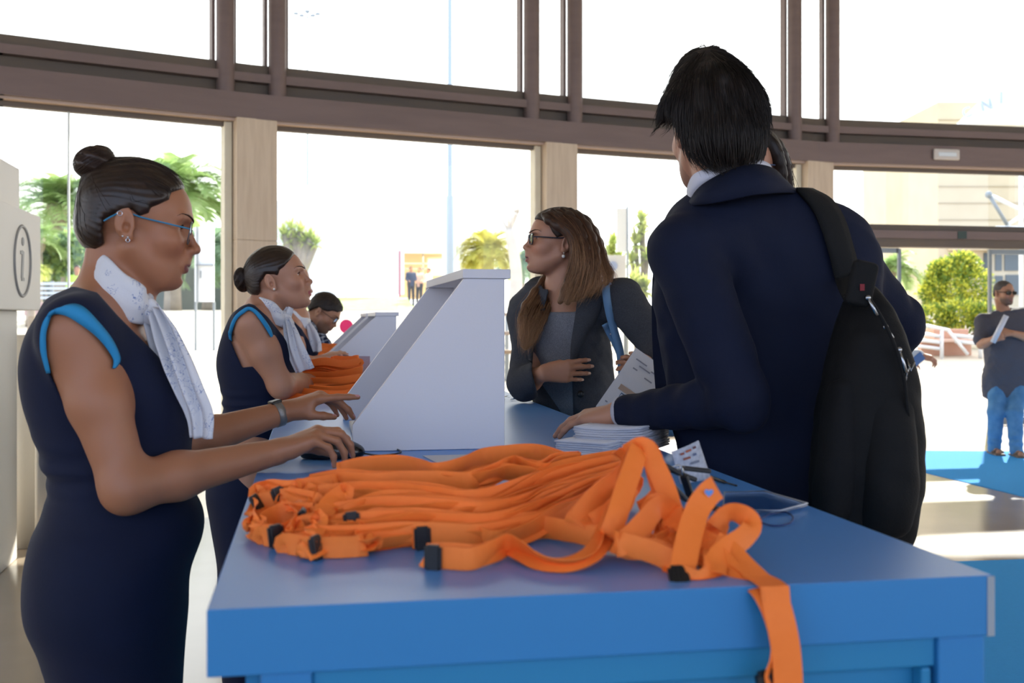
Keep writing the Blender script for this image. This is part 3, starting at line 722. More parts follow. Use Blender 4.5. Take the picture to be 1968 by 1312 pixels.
def palm(x, y, d, r, label, n=46, col='palm', trunk=.22, seed=0, leaf=.42, up=(.05, 1.25), pairs=24, base_y=None, group=None, stiff=.55):
    rs = np.random.default_rng(seed); c = at(x, y, d); b = V3(c[0], c[1], gz(d)); e = thing('palm_tree', label, 'palm tree', b, group)
    m = MB()
    rr = [trunk*(1.15 if i == 0 else 1)*(1+.07*(i % 2)) for i in range(12)]; m.tube([b+(c-b)*i/11 for i in range(12)], rr, 12); m.sphere(c, (trunk*1.5, trunk*1.5, trunk*1.8), 10); m.build('trunk', BARK, e, True)
    m = MB()
    for i in range(n):
        az = rs.uniform(0, 2*math.pi); el = rs.uniform(*up)*(1 if i % 4 else .6); L = r*rs.uniform(.85, 1.15); h = V3(math.cos(az), math.sin(az), 0); P = [c]; a = el; k = 12
        for j in range(k): P.append(P[-1]+(h*math.cos(a)+U*math.sin(a))*L/k); a -= (.10+stiff*.22*j/k)*(1.1 if el > .6 else .9)
        P = np.array(P); m.tube(P, [.025*r/2*(1-j/(k+1))+.006 for j in range(k+1)], 4, False); T = np.gradient(P, axis=0)
        for j in range(pairs):
            t = .12+.88*j/pairs; q = t*k; i0 = min(int(q), k-1); p = P[i0]*(1-(q-i0))+P[i0+1]*(q-i0); tt = unit(T[i0]); s = unit(np.cross(tt, U)); nn = np.cross(s, tt); ll = r*leaf*math.sin(math.pi*(.12+.85*t))**.7*rs.uniform(.85, 1.1)
            for sg in (-1, 1):
                v = unit(s*sg*.75+tt*.62+nn*.28-U*.12*rs.uniform(.4, 1.6)); w_ = unit(np.cross(v, nn))*.014*r; q1 = p+v*ll*.55; q2 = p+v*ll-U*ll*.14; m.add([p-w_, p+w_, q1+w_, q1-w_, q2], [(0, 1, 2, 3), (3, 2, 4)])
    m.build('crown', LEAF[col], e); return e
palm(332, 372, 42, 2.5, 'tall palm with long arching fronds behind the first agent', 54, 'palm', .3, 1, pairs=34)
palm(112, 400, 37, 1.8, 'bushy palm left of the glass joint, behind the high hair bun', 48, 'palm', .25, 2, up=(-.1, 1.35))
palm(66, 468, 30, 1.1, 'lower palm at far left beside the information stand', 40, 'palm', .2, 3, up=(-.2, 1.2)); palm(152, 482, 33, 1.25, 'dark low palm directly behind the neck of the first agent', 40, 'dark', .2, 4, up=(-.3, 1.2)); palm(400, 470, 48, 2.2, 'dark drooping palm left of the first stone column', 44, 'dark', .25, 14, up=(-.4, .9))
palm(938, 486, 46, 1.55, 'sunlit round palm left of the bare dragon tree', 60, 'gold', .25, 5, up=(-.25, 1.35)); palm(1000, 500, 52, 1.5, 'dark palm behind the bare dragon tree', 34, 'dark', .22, 6, up=(-.2, 1.0))
palm(1712, 520, 24, .75, 'small palm seen between the elbow and the entrance door', 30, 'palm', .1, 7, up=(-.1, 1.35)); palm(60, 520, 24, .5, 'small bright agave-like palm beside the information stand', 22, 'yucca', .08, 8, up=(.1, 1.4))
def rosettes(name, label, cat, spots, base, col, r, leaves=46, seed=0, bark=BARK, w_=.05, thick=.05):
    """branched plant with a rosette of blades at each branch end"""
    rs = np.random.default_rng(seed); e = thing(name, label, cat, base); m = MB(); L = MB()
    hub = np.asarray(base)+U*max(.3, (np.mean([p[2] for p in spots])-base[2])*.45)
    m.tube([base, (np.asarray(base)+hub)/2, hub], [thick*1.8, thick*1.5, thick*1.4], 9)
    for p in spots:
        p = np.asarray(p); m.tube([hub, hub*.5+p*.5+V3(rs.normal(0, .05), rs.normal(0, .05), -.06), p], [thick*1.2, thick, thick*.8], 8)
        for i in range(leaves):
            az = rs.uniform(0, 6.283); el = rs.uniform(-.45, 1.45); d = V3(math.cos(az)*math.cos(el), math.sin(az)*math.cos(el), math.sin(el)); s = unit(np.cross(d, U+V3(.01, 0, 0)))*w_*r; ln = r*rs.uniform(.75, 1.15); a = p+d*ln*.5; b = p+d*ln-U*ln*.18*math.cos(el); L.add([p-s*.6, p+s*.6, a+s, a-s, b], [(0, 1, 2, 3), (3, 2, 4)])
    m.build('trunk', bark, e, True); L.build('crown', LEAF[col], e); return e
rosettes('dragon_tree', 'spreading dragon tree crown right of the first stone column', 'tree', [at(x, y, 40) for x, y in ((545, 452), (560, 440), (578, 446), (596, 458), (566, 458), (585, 466), (606, 470), (550, 468))], gnd(575, 40), 'yucca', .55, 60, 3, BARK, .06, .16)
dt = thing('dragon_tree', 'bare pale dragon tree trunk with forked branches', 'tree', gnd(988, 40)); b = gnd(988, 40); top = at(978, 440, 40); m = MB(); m.tube(spline([b, at(992, 540, 40), at(988, 490, 40), top], 5), list(np.linspace(.24, .17, 16)), 12)
rs = np.random.default_rng(4)
for i in range(9):
    a = rs.uniform(0, 6.283); p1 = top+V3(math.cos(a)*.18, math.sin(a)*.18, .22); p2 = top+V3(math.cos(a)*.33, math.sin(a)*.33, .5+rs.uniform(0, .12)); m.tube(spline([top-U*.1, p1, p2], 4), list(np.linspace(.07, .03, 9)), 6)
    for j in range(3): m.tube([p2, p2+V3(rs.normal(0, .08), rs.normal(0, .08), .12)], [.03, .012], 5)
m.build('trunk', BARKP, dt, True)
rosettes('yucca', 'tall yucca with yellow-green rosettes beside the shoulder of the navy suit', 'plant', [at(x, y, 22) for x, y in ((1232, 428), (1222, 470), (1244, 500), (1214, 505), (1236, 450))], gnd(1232, 22), 'yucca', .36, 60, 6, BARK, .07, .05)
rosettes('yucca', 'short broad yucca low behind the grey jacket shoulder', 'plant', [at(x, y, 19) for x, y in ((1218, 548), (1238, 560))], gnd(1226, 19), 'yucca', .36, 70, 7, BARK, .08, .05)
rosettes('yucca', 'pale yucca between the white banner and the long brown hair', 'plant', [at(x, y, 26) for x, y in ((1180, 470), (1172, 490), (1190, 500))], gnd(1182, 26), 'yucca', .4, 60, 8, BARK, .07, .05)
def bush(label, lobes, base, n, seed, col='bush', size=.07, name='bush'):
    rs = np.random.default_rng(seed); e = thing(name, label, 'bush', base); L = MB(); L2 = MB(); m = MB()
    for c, r in lobes:
        c = np.asarray(c); r = np.asarray(r); m.tube([base, (np.asarray(base)+c)/2+V3(.05, 0, 0), c], [.04, .03, .015], 6)
        for i in range(n):
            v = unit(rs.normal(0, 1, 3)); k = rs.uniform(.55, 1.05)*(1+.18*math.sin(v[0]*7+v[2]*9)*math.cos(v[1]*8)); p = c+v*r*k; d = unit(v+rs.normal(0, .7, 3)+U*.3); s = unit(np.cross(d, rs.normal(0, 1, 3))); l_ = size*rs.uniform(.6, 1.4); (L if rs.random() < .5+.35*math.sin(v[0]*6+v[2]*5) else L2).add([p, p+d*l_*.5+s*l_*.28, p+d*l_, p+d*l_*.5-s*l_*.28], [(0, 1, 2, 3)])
    m.build('stem', BARK, e, True); L.build('foliage', LEAF[col], e); L2.build('foliage', LEAF['bushdark' if col != 'dark' else 'palm'], e); return e
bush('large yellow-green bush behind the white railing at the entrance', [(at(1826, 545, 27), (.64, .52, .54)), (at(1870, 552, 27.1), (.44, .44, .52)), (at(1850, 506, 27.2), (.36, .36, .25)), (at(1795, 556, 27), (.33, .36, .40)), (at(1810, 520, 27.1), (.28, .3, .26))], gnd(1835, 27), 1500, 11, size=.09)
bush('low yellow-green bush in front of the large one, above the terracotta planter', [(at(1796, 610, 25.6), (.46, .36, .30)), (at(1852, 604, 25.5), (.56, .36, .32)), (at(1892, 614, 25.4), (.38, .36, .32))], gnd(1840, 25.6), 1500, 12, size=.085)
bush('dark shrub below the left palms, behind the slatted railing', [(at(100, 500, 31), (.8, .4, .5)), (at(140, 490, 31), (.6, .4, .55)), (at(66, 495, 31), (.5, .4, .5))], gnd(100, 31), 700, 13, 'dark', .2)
# buildings
BEI = mat('wall_sandstone', '#c9bb9f', .85, 0, .2, noise=(1.2, .45, '#bdae90'), bump=(8, .1)); DKW = mat('wall_dark', '#4a5148', .8, noise=(1, .5, '#5b6156')); GLD = mat('window_dark', '#4d5658', .5)
def house(label, x0, x1, ytop, d, depth, m, name='building', wins=(), winm=GLD, extra=None):
    a, b = at(x0, ytop, d), at(x1, ytop, d); z0 = gz(d)-.3; e = thing(name, label, 'building', V3((a[0]+b[0])/2, d+depth/2, gz(d)))
    MB().box(((a[0]+b[0])/2, d+depth/2, (z0+a[2])/2), (b[0]-a[0], depth, a[2]-z0)).build('wall', m, e)
    for wx0, wy0, wx1, wy1 in wins:
        p, q = at(wx0, wy0, d), at(wx1, wy1, d); f_ = MB().box(((p[0]+q[0])/2, d-.02, (p[2]+q[2])/2), (q[0]-p[0], .08, p[2]-q[2])).build('window', winm, e)
    return e
hb = house('sandstone block building seen through the glass above the entrance', 1803, 2300, 196, 42, 9, BEI, wins=((1890, 486, 1904, 570), (1912, 486, 1924, 520), (1930, 488, 1956, 520), (1912, 530, 1926, 566), (1932, 528, 1960, 566)))
MB().box((at(1905, 478, 41.9)[0], 41.8, at(1905, 478, 41.9)[2]), (3.2, .5, .12)).build('cornice', BEI, hb)
for i in range(7): z = at(1803, 230+i*32, 41.96)[2]; p = at(1803, 0, 41.96)[0]; MB().box((p+4.5, 41.985, z), (9, .04, .025)).build('masonry_joint', mat('joint', '#a89a80', .9), hb)
house('dark low building with reddish roof behind the left palms', 52, 470, 470, 54, 6, DKW, wins=((75, 500, 84, 540), (92, 500, 104, 540)), winm=mat('window_pale', '#8f8a70', .5))
rb = [o for o in bpy.data.objects if o.name.startswith('building')][-1]; p, q = at(70, 468, 53.5), at(130, 508, 53.5); MB().prism([(p[0], 53.4, q[2]), (q[0], 53.4, q[2]), (q[0]-.3, 53.6, p[2]), (p[0]+.3, 53.6, p[2])], (0, .4, 0)).build('roof', mat('roof_red', '#8c4a3c', .8), rb)
SIGNW = mat('sign_white', '#e9ecee', .5); SGREY = mat('post_grey', '#8a9196', .5, .3); LETM = mat('letter_blue', '#aab8cc', .5)
cv = thing('canopy_sign', 'white slanted canopy board with large letters on the sandstone building', 'sign', at(1890, 240, 40)); MB().prism([at(1842, 238, 40), at(1968, 238, 40), at(1968, 176, 40), at(1915, 168, 40)], (0, .3, 0)).build('board', SIGNW, cv)
for ch, x, y, sz, rz in (('I', 1925, 199, .62, .0), ('N', 1899, 211, .58, .25), ('C', 1862, 224, .5, .4)):
    tcu = bpy.data.curves.new('letter', 'FONT'); tcu.body = ch; tcu.size = sz; tcu.extrude = .02; tcu.align_x = 'CENTER'; to = bpy.data.objects.new('glyph', tcu); COL.objects.link(to); bpy.context.view_layer.update()
    lm = bpy.data.meshes.new_from_object(to.evaluated_get(bpy.context.evaluated_depsgraph_get())); bpy.data.objects.remove(to); lm.materials.clear(); lm.materials.append(LETM); lo_ = bpy.data.objects.new('letter', lm); COL.objects.link(lo_); lo_.parent = cv; lo_.location = Vector(at(x, y, 39.95))-cv.location; lo_.rotation_euler = (math.pi/2, -rz, 0)
tr = thing('canopy_truss', 'white steel truss struts beside the sandstone building', 'truss', at(1935, 440, 30)); WST = mat('steel_white', '#dfe3e6', .4, .1)
for (xa, ya), (xb, yb), nm in (((1900, 374), (1936, 432), 'strut'), ((1900, 374), (1990, 416), 'strut'), ((1936, 432), (1990, 398), 'strut'), ((1962, 330), (1962, 640), 'post'), ((1914, 438), (2000, 438), 'beam')): MB().tube([at(xa, ya, 30), at(xb, yb, 30)], .05 if nm != 'beam' else .06, 10).build(nm, WST if nm != 'strut' or xb > 1980 else SGREY, tr, True)
MB().sphere(at(1900, 374, 30), .1, 10).build('joint', SGREY, tr, True)
# marquee with an open front
TENT = mat('tent_white', '#e6ecee', .7); TIN = mat('tent_inside', '#e0c796', .8, noise=(1, .3, '#d4b985')); d = 50
te = thing('marquee', 'large white marquee with an open side beyond the lawn', 'tent', gnd(700, d))
def trect(mb, x0, x1, y0, y1, dd, t=.15): p, q = at(x0, y0, dd), at(x1, y1, dd); mb.box(((p[0]+q[0])/2, dd+t/2, (p[2]+q[2])/2), (abs(q[0]-p[0]), t, abs(p[2]-q[2]))); return mb
trect(MB(), 528, 776, 392, 566, d).build('wall_panel', TENT, te); trect(MB(), 850, 880, 392, 566, d).build('wall_panel', TENT, te); trect(MB(), 776, 850, 392, 486, d).build('wall_panel', TENT, te)
p, q, r_ = at(520, 392, d), at(700, 300, d), at(890, 392, d); MB().prism([p, r_, q], (0, 8, 0)).build('roof', TENT, te)
trect(MB(), 770, 856, 478, 575, d+6).build('back_wall', TIN, te); MB().grid([[at(772, 487, d+.2), at(852, 487, d+.2)], [at(772, 484, d+6), at(852, 484, d+6)]]).build('ceiling_cloth', TIN, te)
for y in (505, 515): trect(MB(), 776, 850, y, y+2.2, d+3).build('tie_bar', SGREY, te)
trect(MB(), 812, 814, 487, 545, d+3).build('pole', SGREY, te); trect(MB(), 822, 850, 494, 530, d+4).build('inner_sheet', mat('tent_sheet', '#d8c9a4', .7), te)
al = bpy.data.lights.new('marquee_fill_light', 'AREA'); al.energy = 220; al.size = 2.5; al.color = (1, .86, .6); ao = bpy.data.objects.new('marquee_fill_light', al); COL.objects.link(ao); ao.location = Vector(at(813, 492, d+2.6));  # added fill light, stands in for daylight through the tent roof
MB().tube([gnd(768, d-.4), at(768, 482, d-.4)], .045, 8).build('flag_pole', mat('pole_red', '#b0616a', .5)); tag(bpy.data.objects['flag_pole'], 'thin reddish pole at the left of the marquee opening', 'pole')
MB().tube([gnd(665, d-.4), at(665, 482, d-.4)], .04, 8).build('flag_pole', WST); tag(bpy.data.objects['flag_pole.001'], 'thin pale pole in front of the closed marquee wall', 'pole')
lawn = MB(); lawn.grid([[gnd(560, 38)+U*.02, gnd(800, 38)+U*.02], [at(600, 582, 40), at(790, 582, 40)], [at(610, 571, 44), at(782, 571, 44)]]); o = lawn.build('lawn', mat('lawn_green', '#a9b673', .9, 0, .2, noise=(6, .6, '#c2c98d'), bump=(30, .3)), None, True); struct(o)
# tall lamp posts
lp1 = thing('lamp_post', 'tall thin floodlight mast with a cluster of lamps at its top', 'lamp post', gnd(591, 70)); MB().tube([gnd(591, 70), at(591, 20, 70)], [.10, .05], 10).build('pole', mat('mast_pale', '#98a5ae', .6), lp1, True)
for x, y in ((569, 26), (580, 30), (591, 22), (601, 30), (611, 27)): MB().box(at(x, y, 70), (.3, .2, .16), None, .03).build('lamp_head', SGREY, lp1); MB().tube([at(591, 34, 70), at(x, y, 70)], .025, 6).build('bracket', SGREY, lp1, True)
lp2 = thing('lamp_post', 'thick pale mast rising beside the marquee', 'lamp post', gnd(865, 30)); MB().tube([gnd(865, 30), at(865, 378, 30), at(865, 376, 30), at(865, -260, 30)], [.10, .10, .075, .06], 16).build('pole', mat('mast_grey', '#9ba7af', .6, 0), lp2, True)
# signs, railings, planters
def board(label, x0, x1, y0, y1, d, m=SIGNW, legs=True, t=.05, name='sign_board'):
    e = thing(name, label, 'sign', gnd((x0+x1)/2, d)); trect(MB(), x0, x1, y0, y1, d, t).build('panel', m, e)
    if legs:
        for x in (x0+1, x1-1): a = at(x, y1, d+.02); MB().box((a[0], d+.07, (a[2]+gz(d))/2), (.05, .05, max(.05, a[2]-gz(d)))).build('leg', SGREY, e)
    return e
sb = board('white two-part sign panel beside the first stone column', 374, 411, 436, 580, 25); trect(MB(), 377, 379, 436, 582, 24.93, .06).build('post', SGREY, sb); trect(MB(), 376, 411, 508, 510, 24.93, .06).build('rail', SGREY, sb); trect(MB(), 384, 386, 520, 534, 24.96, .03).build('lock', SGREY, sb)
sb = board('white sign with blue disc and pink corner right of the long brown hair', 1158, 1203, 490, 545, 18.5); c = at(1178, 511, 18.46); MB().lathe([(0, 0), (.075, 0), (.075, .01), (0, .01)], c, (0, -1, 0), 24).build('disc', mat('disc_blue', '#a9b9dd', .5), sb); MB().prism([at(1158, 545, 18.45), at(1182, 545, 18.45), at(1176, 526, 18.45), at(1158, 520, 18.45)], (0, .02, 0)).build('pink_corner', mat('pink', '#e88fc0', .5), sb)
bn = board('tall white banner hanging in front of the yuccas', 1185, 1204, 400, 484, 20.5, legs=False); MB().tube([gnd(1206, 20.5), at(1206, 396, 20.5)], .02, 8).build('pole', SGREY, bn, True)
sk = thing('window_sticker', 'round pink sticker on the window behind the far screens', 'sticker', at(665, 627, 10.85)); gp, gd = on_plan(665); nrm = V3(gd[1], -gd[0], 0); c = V3(gp[0], gp[1], at(665, 627, gp[1])[2])+nrm*.008; MB().lathe([(0, 0), (.069, 0), (.069, .002), (0, .002)], c, nrm, 40).build('dot', mat('sticker_pink', '#ff2f7d', .5), sk)
def railing(label, pts_rows, posts, d, r=.03, name='railing', m=WST, group=None):
    e = thing(name, label, 'railing', gnd(np.mean([p[0] for p in pts_rows[0]]), d), group)
    for row in pts_rows: MB().tube([at(x, y, d) for x, y in row], r, 8).build('rail', m, e, True)
    for x, y0, y1 in posts: MB().tube([at(x, y0, d), at(x, y1, d)], r*1.1, 8).build('post', m, e, True)
    return e
railing('white metal railing in front of the terracotta planters', [[(1760, 622), (1822, 634)], [(1822, 634), (1860, 681)], [(1760, 640), (1806, 646)], [(1760, 652), (1806, 658)], [(1760, 664), (1806, 670)]], [(1810, 632, 690)], 23.6, .036)
railing('white handrail running behind the man with sunglasses', [[(1830, 644), (1880, 649), (1968, 655)], [(1836, 656), (1880, 660)]], [(1884, 649, 688)], 23.7, .04)
TERR = mat('terracotta', '#c9a08c', .8, 0, .2, noise=(3, .4, '#d5ae9a')); TERD = mat('terracotta_pale', '#d8b8a6', .8)
pt = thing('planter', 'terracotta planter wall below the yellow-green bushes', 'planter', gnd(1830, 24.4)); a, b = at(1795, 632, 24.4), at(1862, 690, 24.4); MB().box(((a[0]+b[0])/2, 24.7, (a[2]+b[2])/2), (b[0]-a[0], .6, a[2]-b[2]), None, .02).build('wall', TERR, pt); a, b = at(1768, 652, 24.0), at(1872, 657, 24.0); MB().box(((a[0]+b[0])/2, 24.1, (a[2]+b[2])/2), (b[0]-a[0], .5, .06), None, .01).build('seat_slab', TERD, pt); a, b = at(1770, 658, 24.2), at(1866, 690, 24.2); MB().box(((a[0]+b[0])/2, 24.3, (a[2]+b[2])/2), (b[0]-a[0], .25, a[2]-b[2])).build('base', TERR, pt)
rl = thing('railing', 'pale slatted railing with planter wall at far left', 'railing', gnd(100, 28))
for y in (545, 554, 563, 572): a, b = at(30, y, 28), at(170, y, 28); MB().box(((a[0]+b[0])/2, 28, a[2]), (b[0]-a[0], .06, .07)).build('slat', mat('slat_pale', '#c3ccd2', .6), rl)
for x in (52, 100, 150): a, b = at(x, 540, 28.06), at(x, 590, 28.06); MB().box((a[0], 28.06, (a[2]+b[2])/2), (.07, .05, a[2]-b[2])).build('post', SGREY, rl)
a, b = at(45, 581, 27.5), at(150, 606, 27.5); MB().box(((a[0]+b[0])/2, 27.7, (a[2]+b[2])/2), (b[0]-a[0], .3, a[2]-b[2]), None, .02).build('planter_wall', mat('planter_mauve', '#a98e88', .8), rl)
WOODB = mat('bench_wood', '#8f7a66', .7, noise=(8, .4, '#a08c78'))
for k, (y, d_, lab) in enumerate(((604, 26, 'low wooden bench behind the grey jacket, upper of three seen past the screen'), (640, 23, 'low wooden bench behind the grey jacket, middle of three seen past the screen'), (676, 20.5, 'low wooden bench behind the grey jacket, lowest of three seen past the screen'))):
    a, b = at(962, y, d_), at(1064, y, d_); e = thing('bench', lab, 'bench', V3((a[0]+b[0])/2, d_, min(gz(d_), a[2]-.2)))
    for j in range(2): MB().box(((a[0]+b[0])/2, d_+j*.22, a[2]), (b[0]-a[0], .18, .07), None, .01).build('slat', WOODB, e)
    for x in (974, 1052): c = at(x, y, d_); g_ = min(gz(d_), c[2]-.2); MB().box((c[0], d_+.1, (c[2]-.035+g_)/2), (.08, .34, c[2]-.035-g_)).build('leg', SGREY, e)
# information stand and curved white screens inside the hall at far left
KWH = mat('kiosk_white', '#e7e2d8', .5); KGR = mat('kiosk_grey', '#9a9a98', .5)
ks = thing('information_stand', 'tall white information stand with a ringed letter i', 'stand', V3(-2.95, 5.5, 0)); kd = unit(V3(-.2, .98, 0)); kn = V3(kd[1], -kd[0], 0); KR = np.stack([kd, kn, U], 1)
k0 = flr(33, 1073); 
def kbox(name, s0, s1, off, th, z0, z1, m, bev=.006): c = k0+kd*(s0+s1)/2+kn*(off-th/2); return MB().box((c[0], c[1], (z0+z1)/2), (s1-s0, th, z1-z0), KR, bev).build(name, m, ks)
kbox('body', -1.1, 0, 0, .5, 0, 1.375, KWH); hd = kbox('head', -1.1, .16, .09, .62, 1.375, 1.91, KWH); kbox('top', -1.1, -.08, .03, .5, 1.91, 2.15, KWH)
ic = k0+kd*-.30+kn*.0915+V3(0, 0, 0); ic[2] = at(4, 503, 6.0)[2]; ring = [ic+kd*math.cos(a)*.185+U*math.sin(a)*.185 for a in np.linspace(0, 2*math.pi, 48, endpoint=False)]; MB().tube(ring, .009, 6, closed=True).build('ring', KGR, hd, True)
m = MB(); m.sphere(ic+kd*.012+U*.105, (.028, .005, .024), 16, KR); m.box(ic+kd*.005+U*.0-U*.02, (.042, .004, .15), KR@np.array(Matrix.Rotation(.16, 3, 'Y'))); m.box(ic-kd*.018+U*.045, (.05, .004, .018), KR); m.box(ic+kd*.012-U*.095, (.06, .004, .018), KR); m.build('letter', KGR, hd)
for y in (640, 672): p = k0+kd*-.42+kn*.001; c = V3(p[0], p[1], at(4, y, 5.8)[2]); MB().sphere(c, (.012, .012, .02), 8).build('spotlight_hole', mat('hole_white', '#f4f2ea', .4), ks, True)
def wavy(label, p0, p1, z1, amp, waves, th=.03):
    p0 = np.asarray(p0, float); p1 = np.asarray(p1, float); d_ = unit(p1-p0); n_ = V3(d_[1], -d_[0], 0); rows = []
    for z in (0.002, z1): rows.append([V3(*(p0+(p1-p0)*t+n_*amp*math.sin(t*waves*2*math.pi))[:2], z) for t in np.linspace(0, 1, 60)])
    o = MB().grid(np.array(rows)).build('screen_panel', mat('screen_cream', '#e4dfd3', .55), None, True); solidify(o, th); tag(o, label, 'screen')
wavy('wavy white floor screen just behind the information stand', flr(30, 1050), flr(72, 1052), 1.235, .05, .6); wavy('wavy white floor screen between the other screen and the first agent', flr(70, 1062), flr(150, 1020), 1.265, .06, 1.3)
# ------------------------------------------------------------------ things on the counter
ORANGE = mat('ribbon_orange', '#ff8536', .62, 0, .35, noise=(90, .25, '#f67a28'), bump=(1400, .12)); CLIPB = mat('clip_black', '#141519', .38, 0, .5, bump=(90, .03)); CHROME = mat('hook_chrome', '#b9bdc2', .22, 1.)
RW = .0255
def ribbon_geo(path, alpha=0., width=RW, wv=None, camber=.0012, th=.0011):
    """closed strip solid along world points; alpha tilts its face from facing the room (0) to lying flat (90)"""
    P = np.asarray(path, float); n = len(P); T = np.gradient(P, axis=0); T /= np.maximum(np.linalg.norm(T, axis=1), 1e-9)[:, None]
    al = np.radians(np.interp(np.linspace(0, 1, n), np.linspace(0, 1, len(np.atleast_1d(alpha))), np.atleast_1d(alpha))); last = None; L = []; Nn = []
    wi = None if wv is None else np.stack([np.interp(np.linspace(0, 1, n), np.linspace(0, 1, len(wv)), np.asarray(wv, float)[:, j]) for j in range(3)], 1)
    for i in range(n):
        if wi is not None:
            wvec = unit(wi[i]-T[i]*(T[i]@wi[i])); L.append(wvec); Nn.append(unit(np.cross(T[i], wvec))); last = wvec; continue
        t = T[i]; d = V3(0, 1, 0)-t*t[1]; d = unit(d) if np.linalg.norm(d) > .15 else (last if last is not None else V3(0, 0, 1)); x = np.cross(d, t); x = unit(x)
        if x[2] < -.05 and last is None: x = -x
        wvec = x*math.cos(al[i])+d*math.sin(al[i])
        if last is not None and wvec@last < 0: wvec = -wvec
        last = wvec; L.append(wvec); Nn.append(unit(np.cross(t, wvec)))
    L = np.array(L); Nn = np.array(Nn)
    if n > 6:
        for _ in range(2): L[1:-1] = (L[:-2]+L[1:-1]*2+L[2:])/4
        L /= np.linalg.norm(L, axis=1)[:, None]
    rows = [P+L*(u*width/2)+Nn*camber*(1-u*u) for u in (-1, -.5, 0, .5, 1)]; top = np.stack(rows, 1); bot = top-Nn[:, None]*th
    V = np.concatenate([top.reshape(-1, 3), bot.reshape(-1, 3)]); m = 5; F_ = []; o = n*m
    for i in range(n-1):
        for j in range(m-1): a = i*m+j; F_ += [(a, a+1, a+m+1, a+m), (o+a, o+a+m, o+a+m+1, o+a+1)]
        for j in (0, m-1): a = i*m+j; F_.append((a, a+m, o+a+m, o+a) if j == 0 else (a, o+a, o+a+m, a+m))
    F_ += [tuple(range(m-1, -1, -1))+tuple(o+j for j in range(m)), tuple((n-1)*m+j for j in range(m))+tuple(o+(n-1)*m+j for j in range(m-1, -1, -1))]
    return V, F_
def buckle(c, along, wv, parent, s=1., hook=False):
    """black slide buckle: ribbed block with two bars, hugging the ribbon"""
    t = unit(along); w_ = unit(np.asarray(wv, float)-t*(t@np.asarray(wv, float))); n = np.cross(t, w_); R = np.stack([t, w_, n], 1); mb = MB().box(c, (.014*s, .029*s, .0065*s), R, .0012)
    for k in (-.3, 0, .3): mb.box(np.asarray(c)+t*.014*s*k+n*.0034*s, (.0018, .026*s, .0012), R)
    for sd in (-1, 1): mb.box(np.asarray(c)+t*.0085*s*sd, (.0035*s, .024*s, .004*s), R, .001)
    o = mb.build('buckle', CLIPB, parent)
    if hook:
        c2 = np.asarray(c)-t*.020; MB().tube([c2+t*.008, c2, c2-t*.006+n*.004, c2-t*.014+n*.001, c2-t*.010-n*.004, c2-t*.002-n*.002], .0017, 7).build('hook', CHROME, parent, True)
    return o
HEAP1 = 'orange lanyards in the front heap'; HEAP2 = 'orange lanyards in the middle heap'; HEAP3 = 'orange lanyards in the far heap'
LAB1 = 'orange ribbon lanyard lying in the front heap on the blue counter'
def lanyard(path, alpha=15., label=LAB1, group=HEAP1, back=.011, drop=.002, buckles=(), width=RW, double=True, seed=0, n=5, floor=True, hook=False):
    """path: world points of the front strand; the second strand runs back behind it and the ends turn over"""
    rs = np.random.default_rng(seed); A = spline(path, n); m = len(A)
    if double:
        ph = rs.uniform(0, 6, 3); s_ = np.linspace(0, 1, m)[:, None]; B = A+V3(0, back, -drop)+np.concatenate([.003*np.sin(s_*9+ph[0]), .004*np.sin(s_*7+ph[1]), .004*np.sin(s_*8+ph[2])], 1)
        arc = lambda p, q, v: np.array([(p+q)/2+(p-q)/2*math.cos(w_)+unit(v)*max(.006, np.linalg.norm(p-q)*.6)*math.sin(w_) for w_ in np.linspace(0, math.pi, 7)[1:-1]]); P = np.vstack([A, arc(A[-1], B[-1], A[-1]-A[-4]), B[::-1], arc(B[0], A[0], A[0]-A[3]), A[:1]]); al = list(np.atleast_1d(alpha)); al = al+al[::-1]
    else: P = A; al = alpha
    V, Fc = ribbon_geo(P, al, width)
    if floor: lowz = V[:, 2].min(); V[:, 2] = np.where(V[:, 2] < TOP+.0008, TOP+.0008+(V[:, 2]-lowz)*.02, V[:, 2])
    o = thing('lanyard', label, 'lanyard', V3(*P[:, :2].mean(0), max(V[:, 2].min(), 0)), group); autosmooth(link_mesh('ribbon', V, Fc, ORANGE, o, True), 55)
    for k in buckles:
        i = int(k*(m-1)); i = min(max(i, 1), m-2); t = A[i+1]-A[i-1]; x = unit(np.cross(unit(V3(0, 1, 0)-unit(t)*unit(t)[1]), unit(t))); buckle(A[i]-V3(0, .003, 0), t, x, o, hook=hook)
    return o
def zp(q): return [ctop(x, y, z) for x, y, z in q]
def dp(q): return [at(x, y, d) for x, y, d in q]
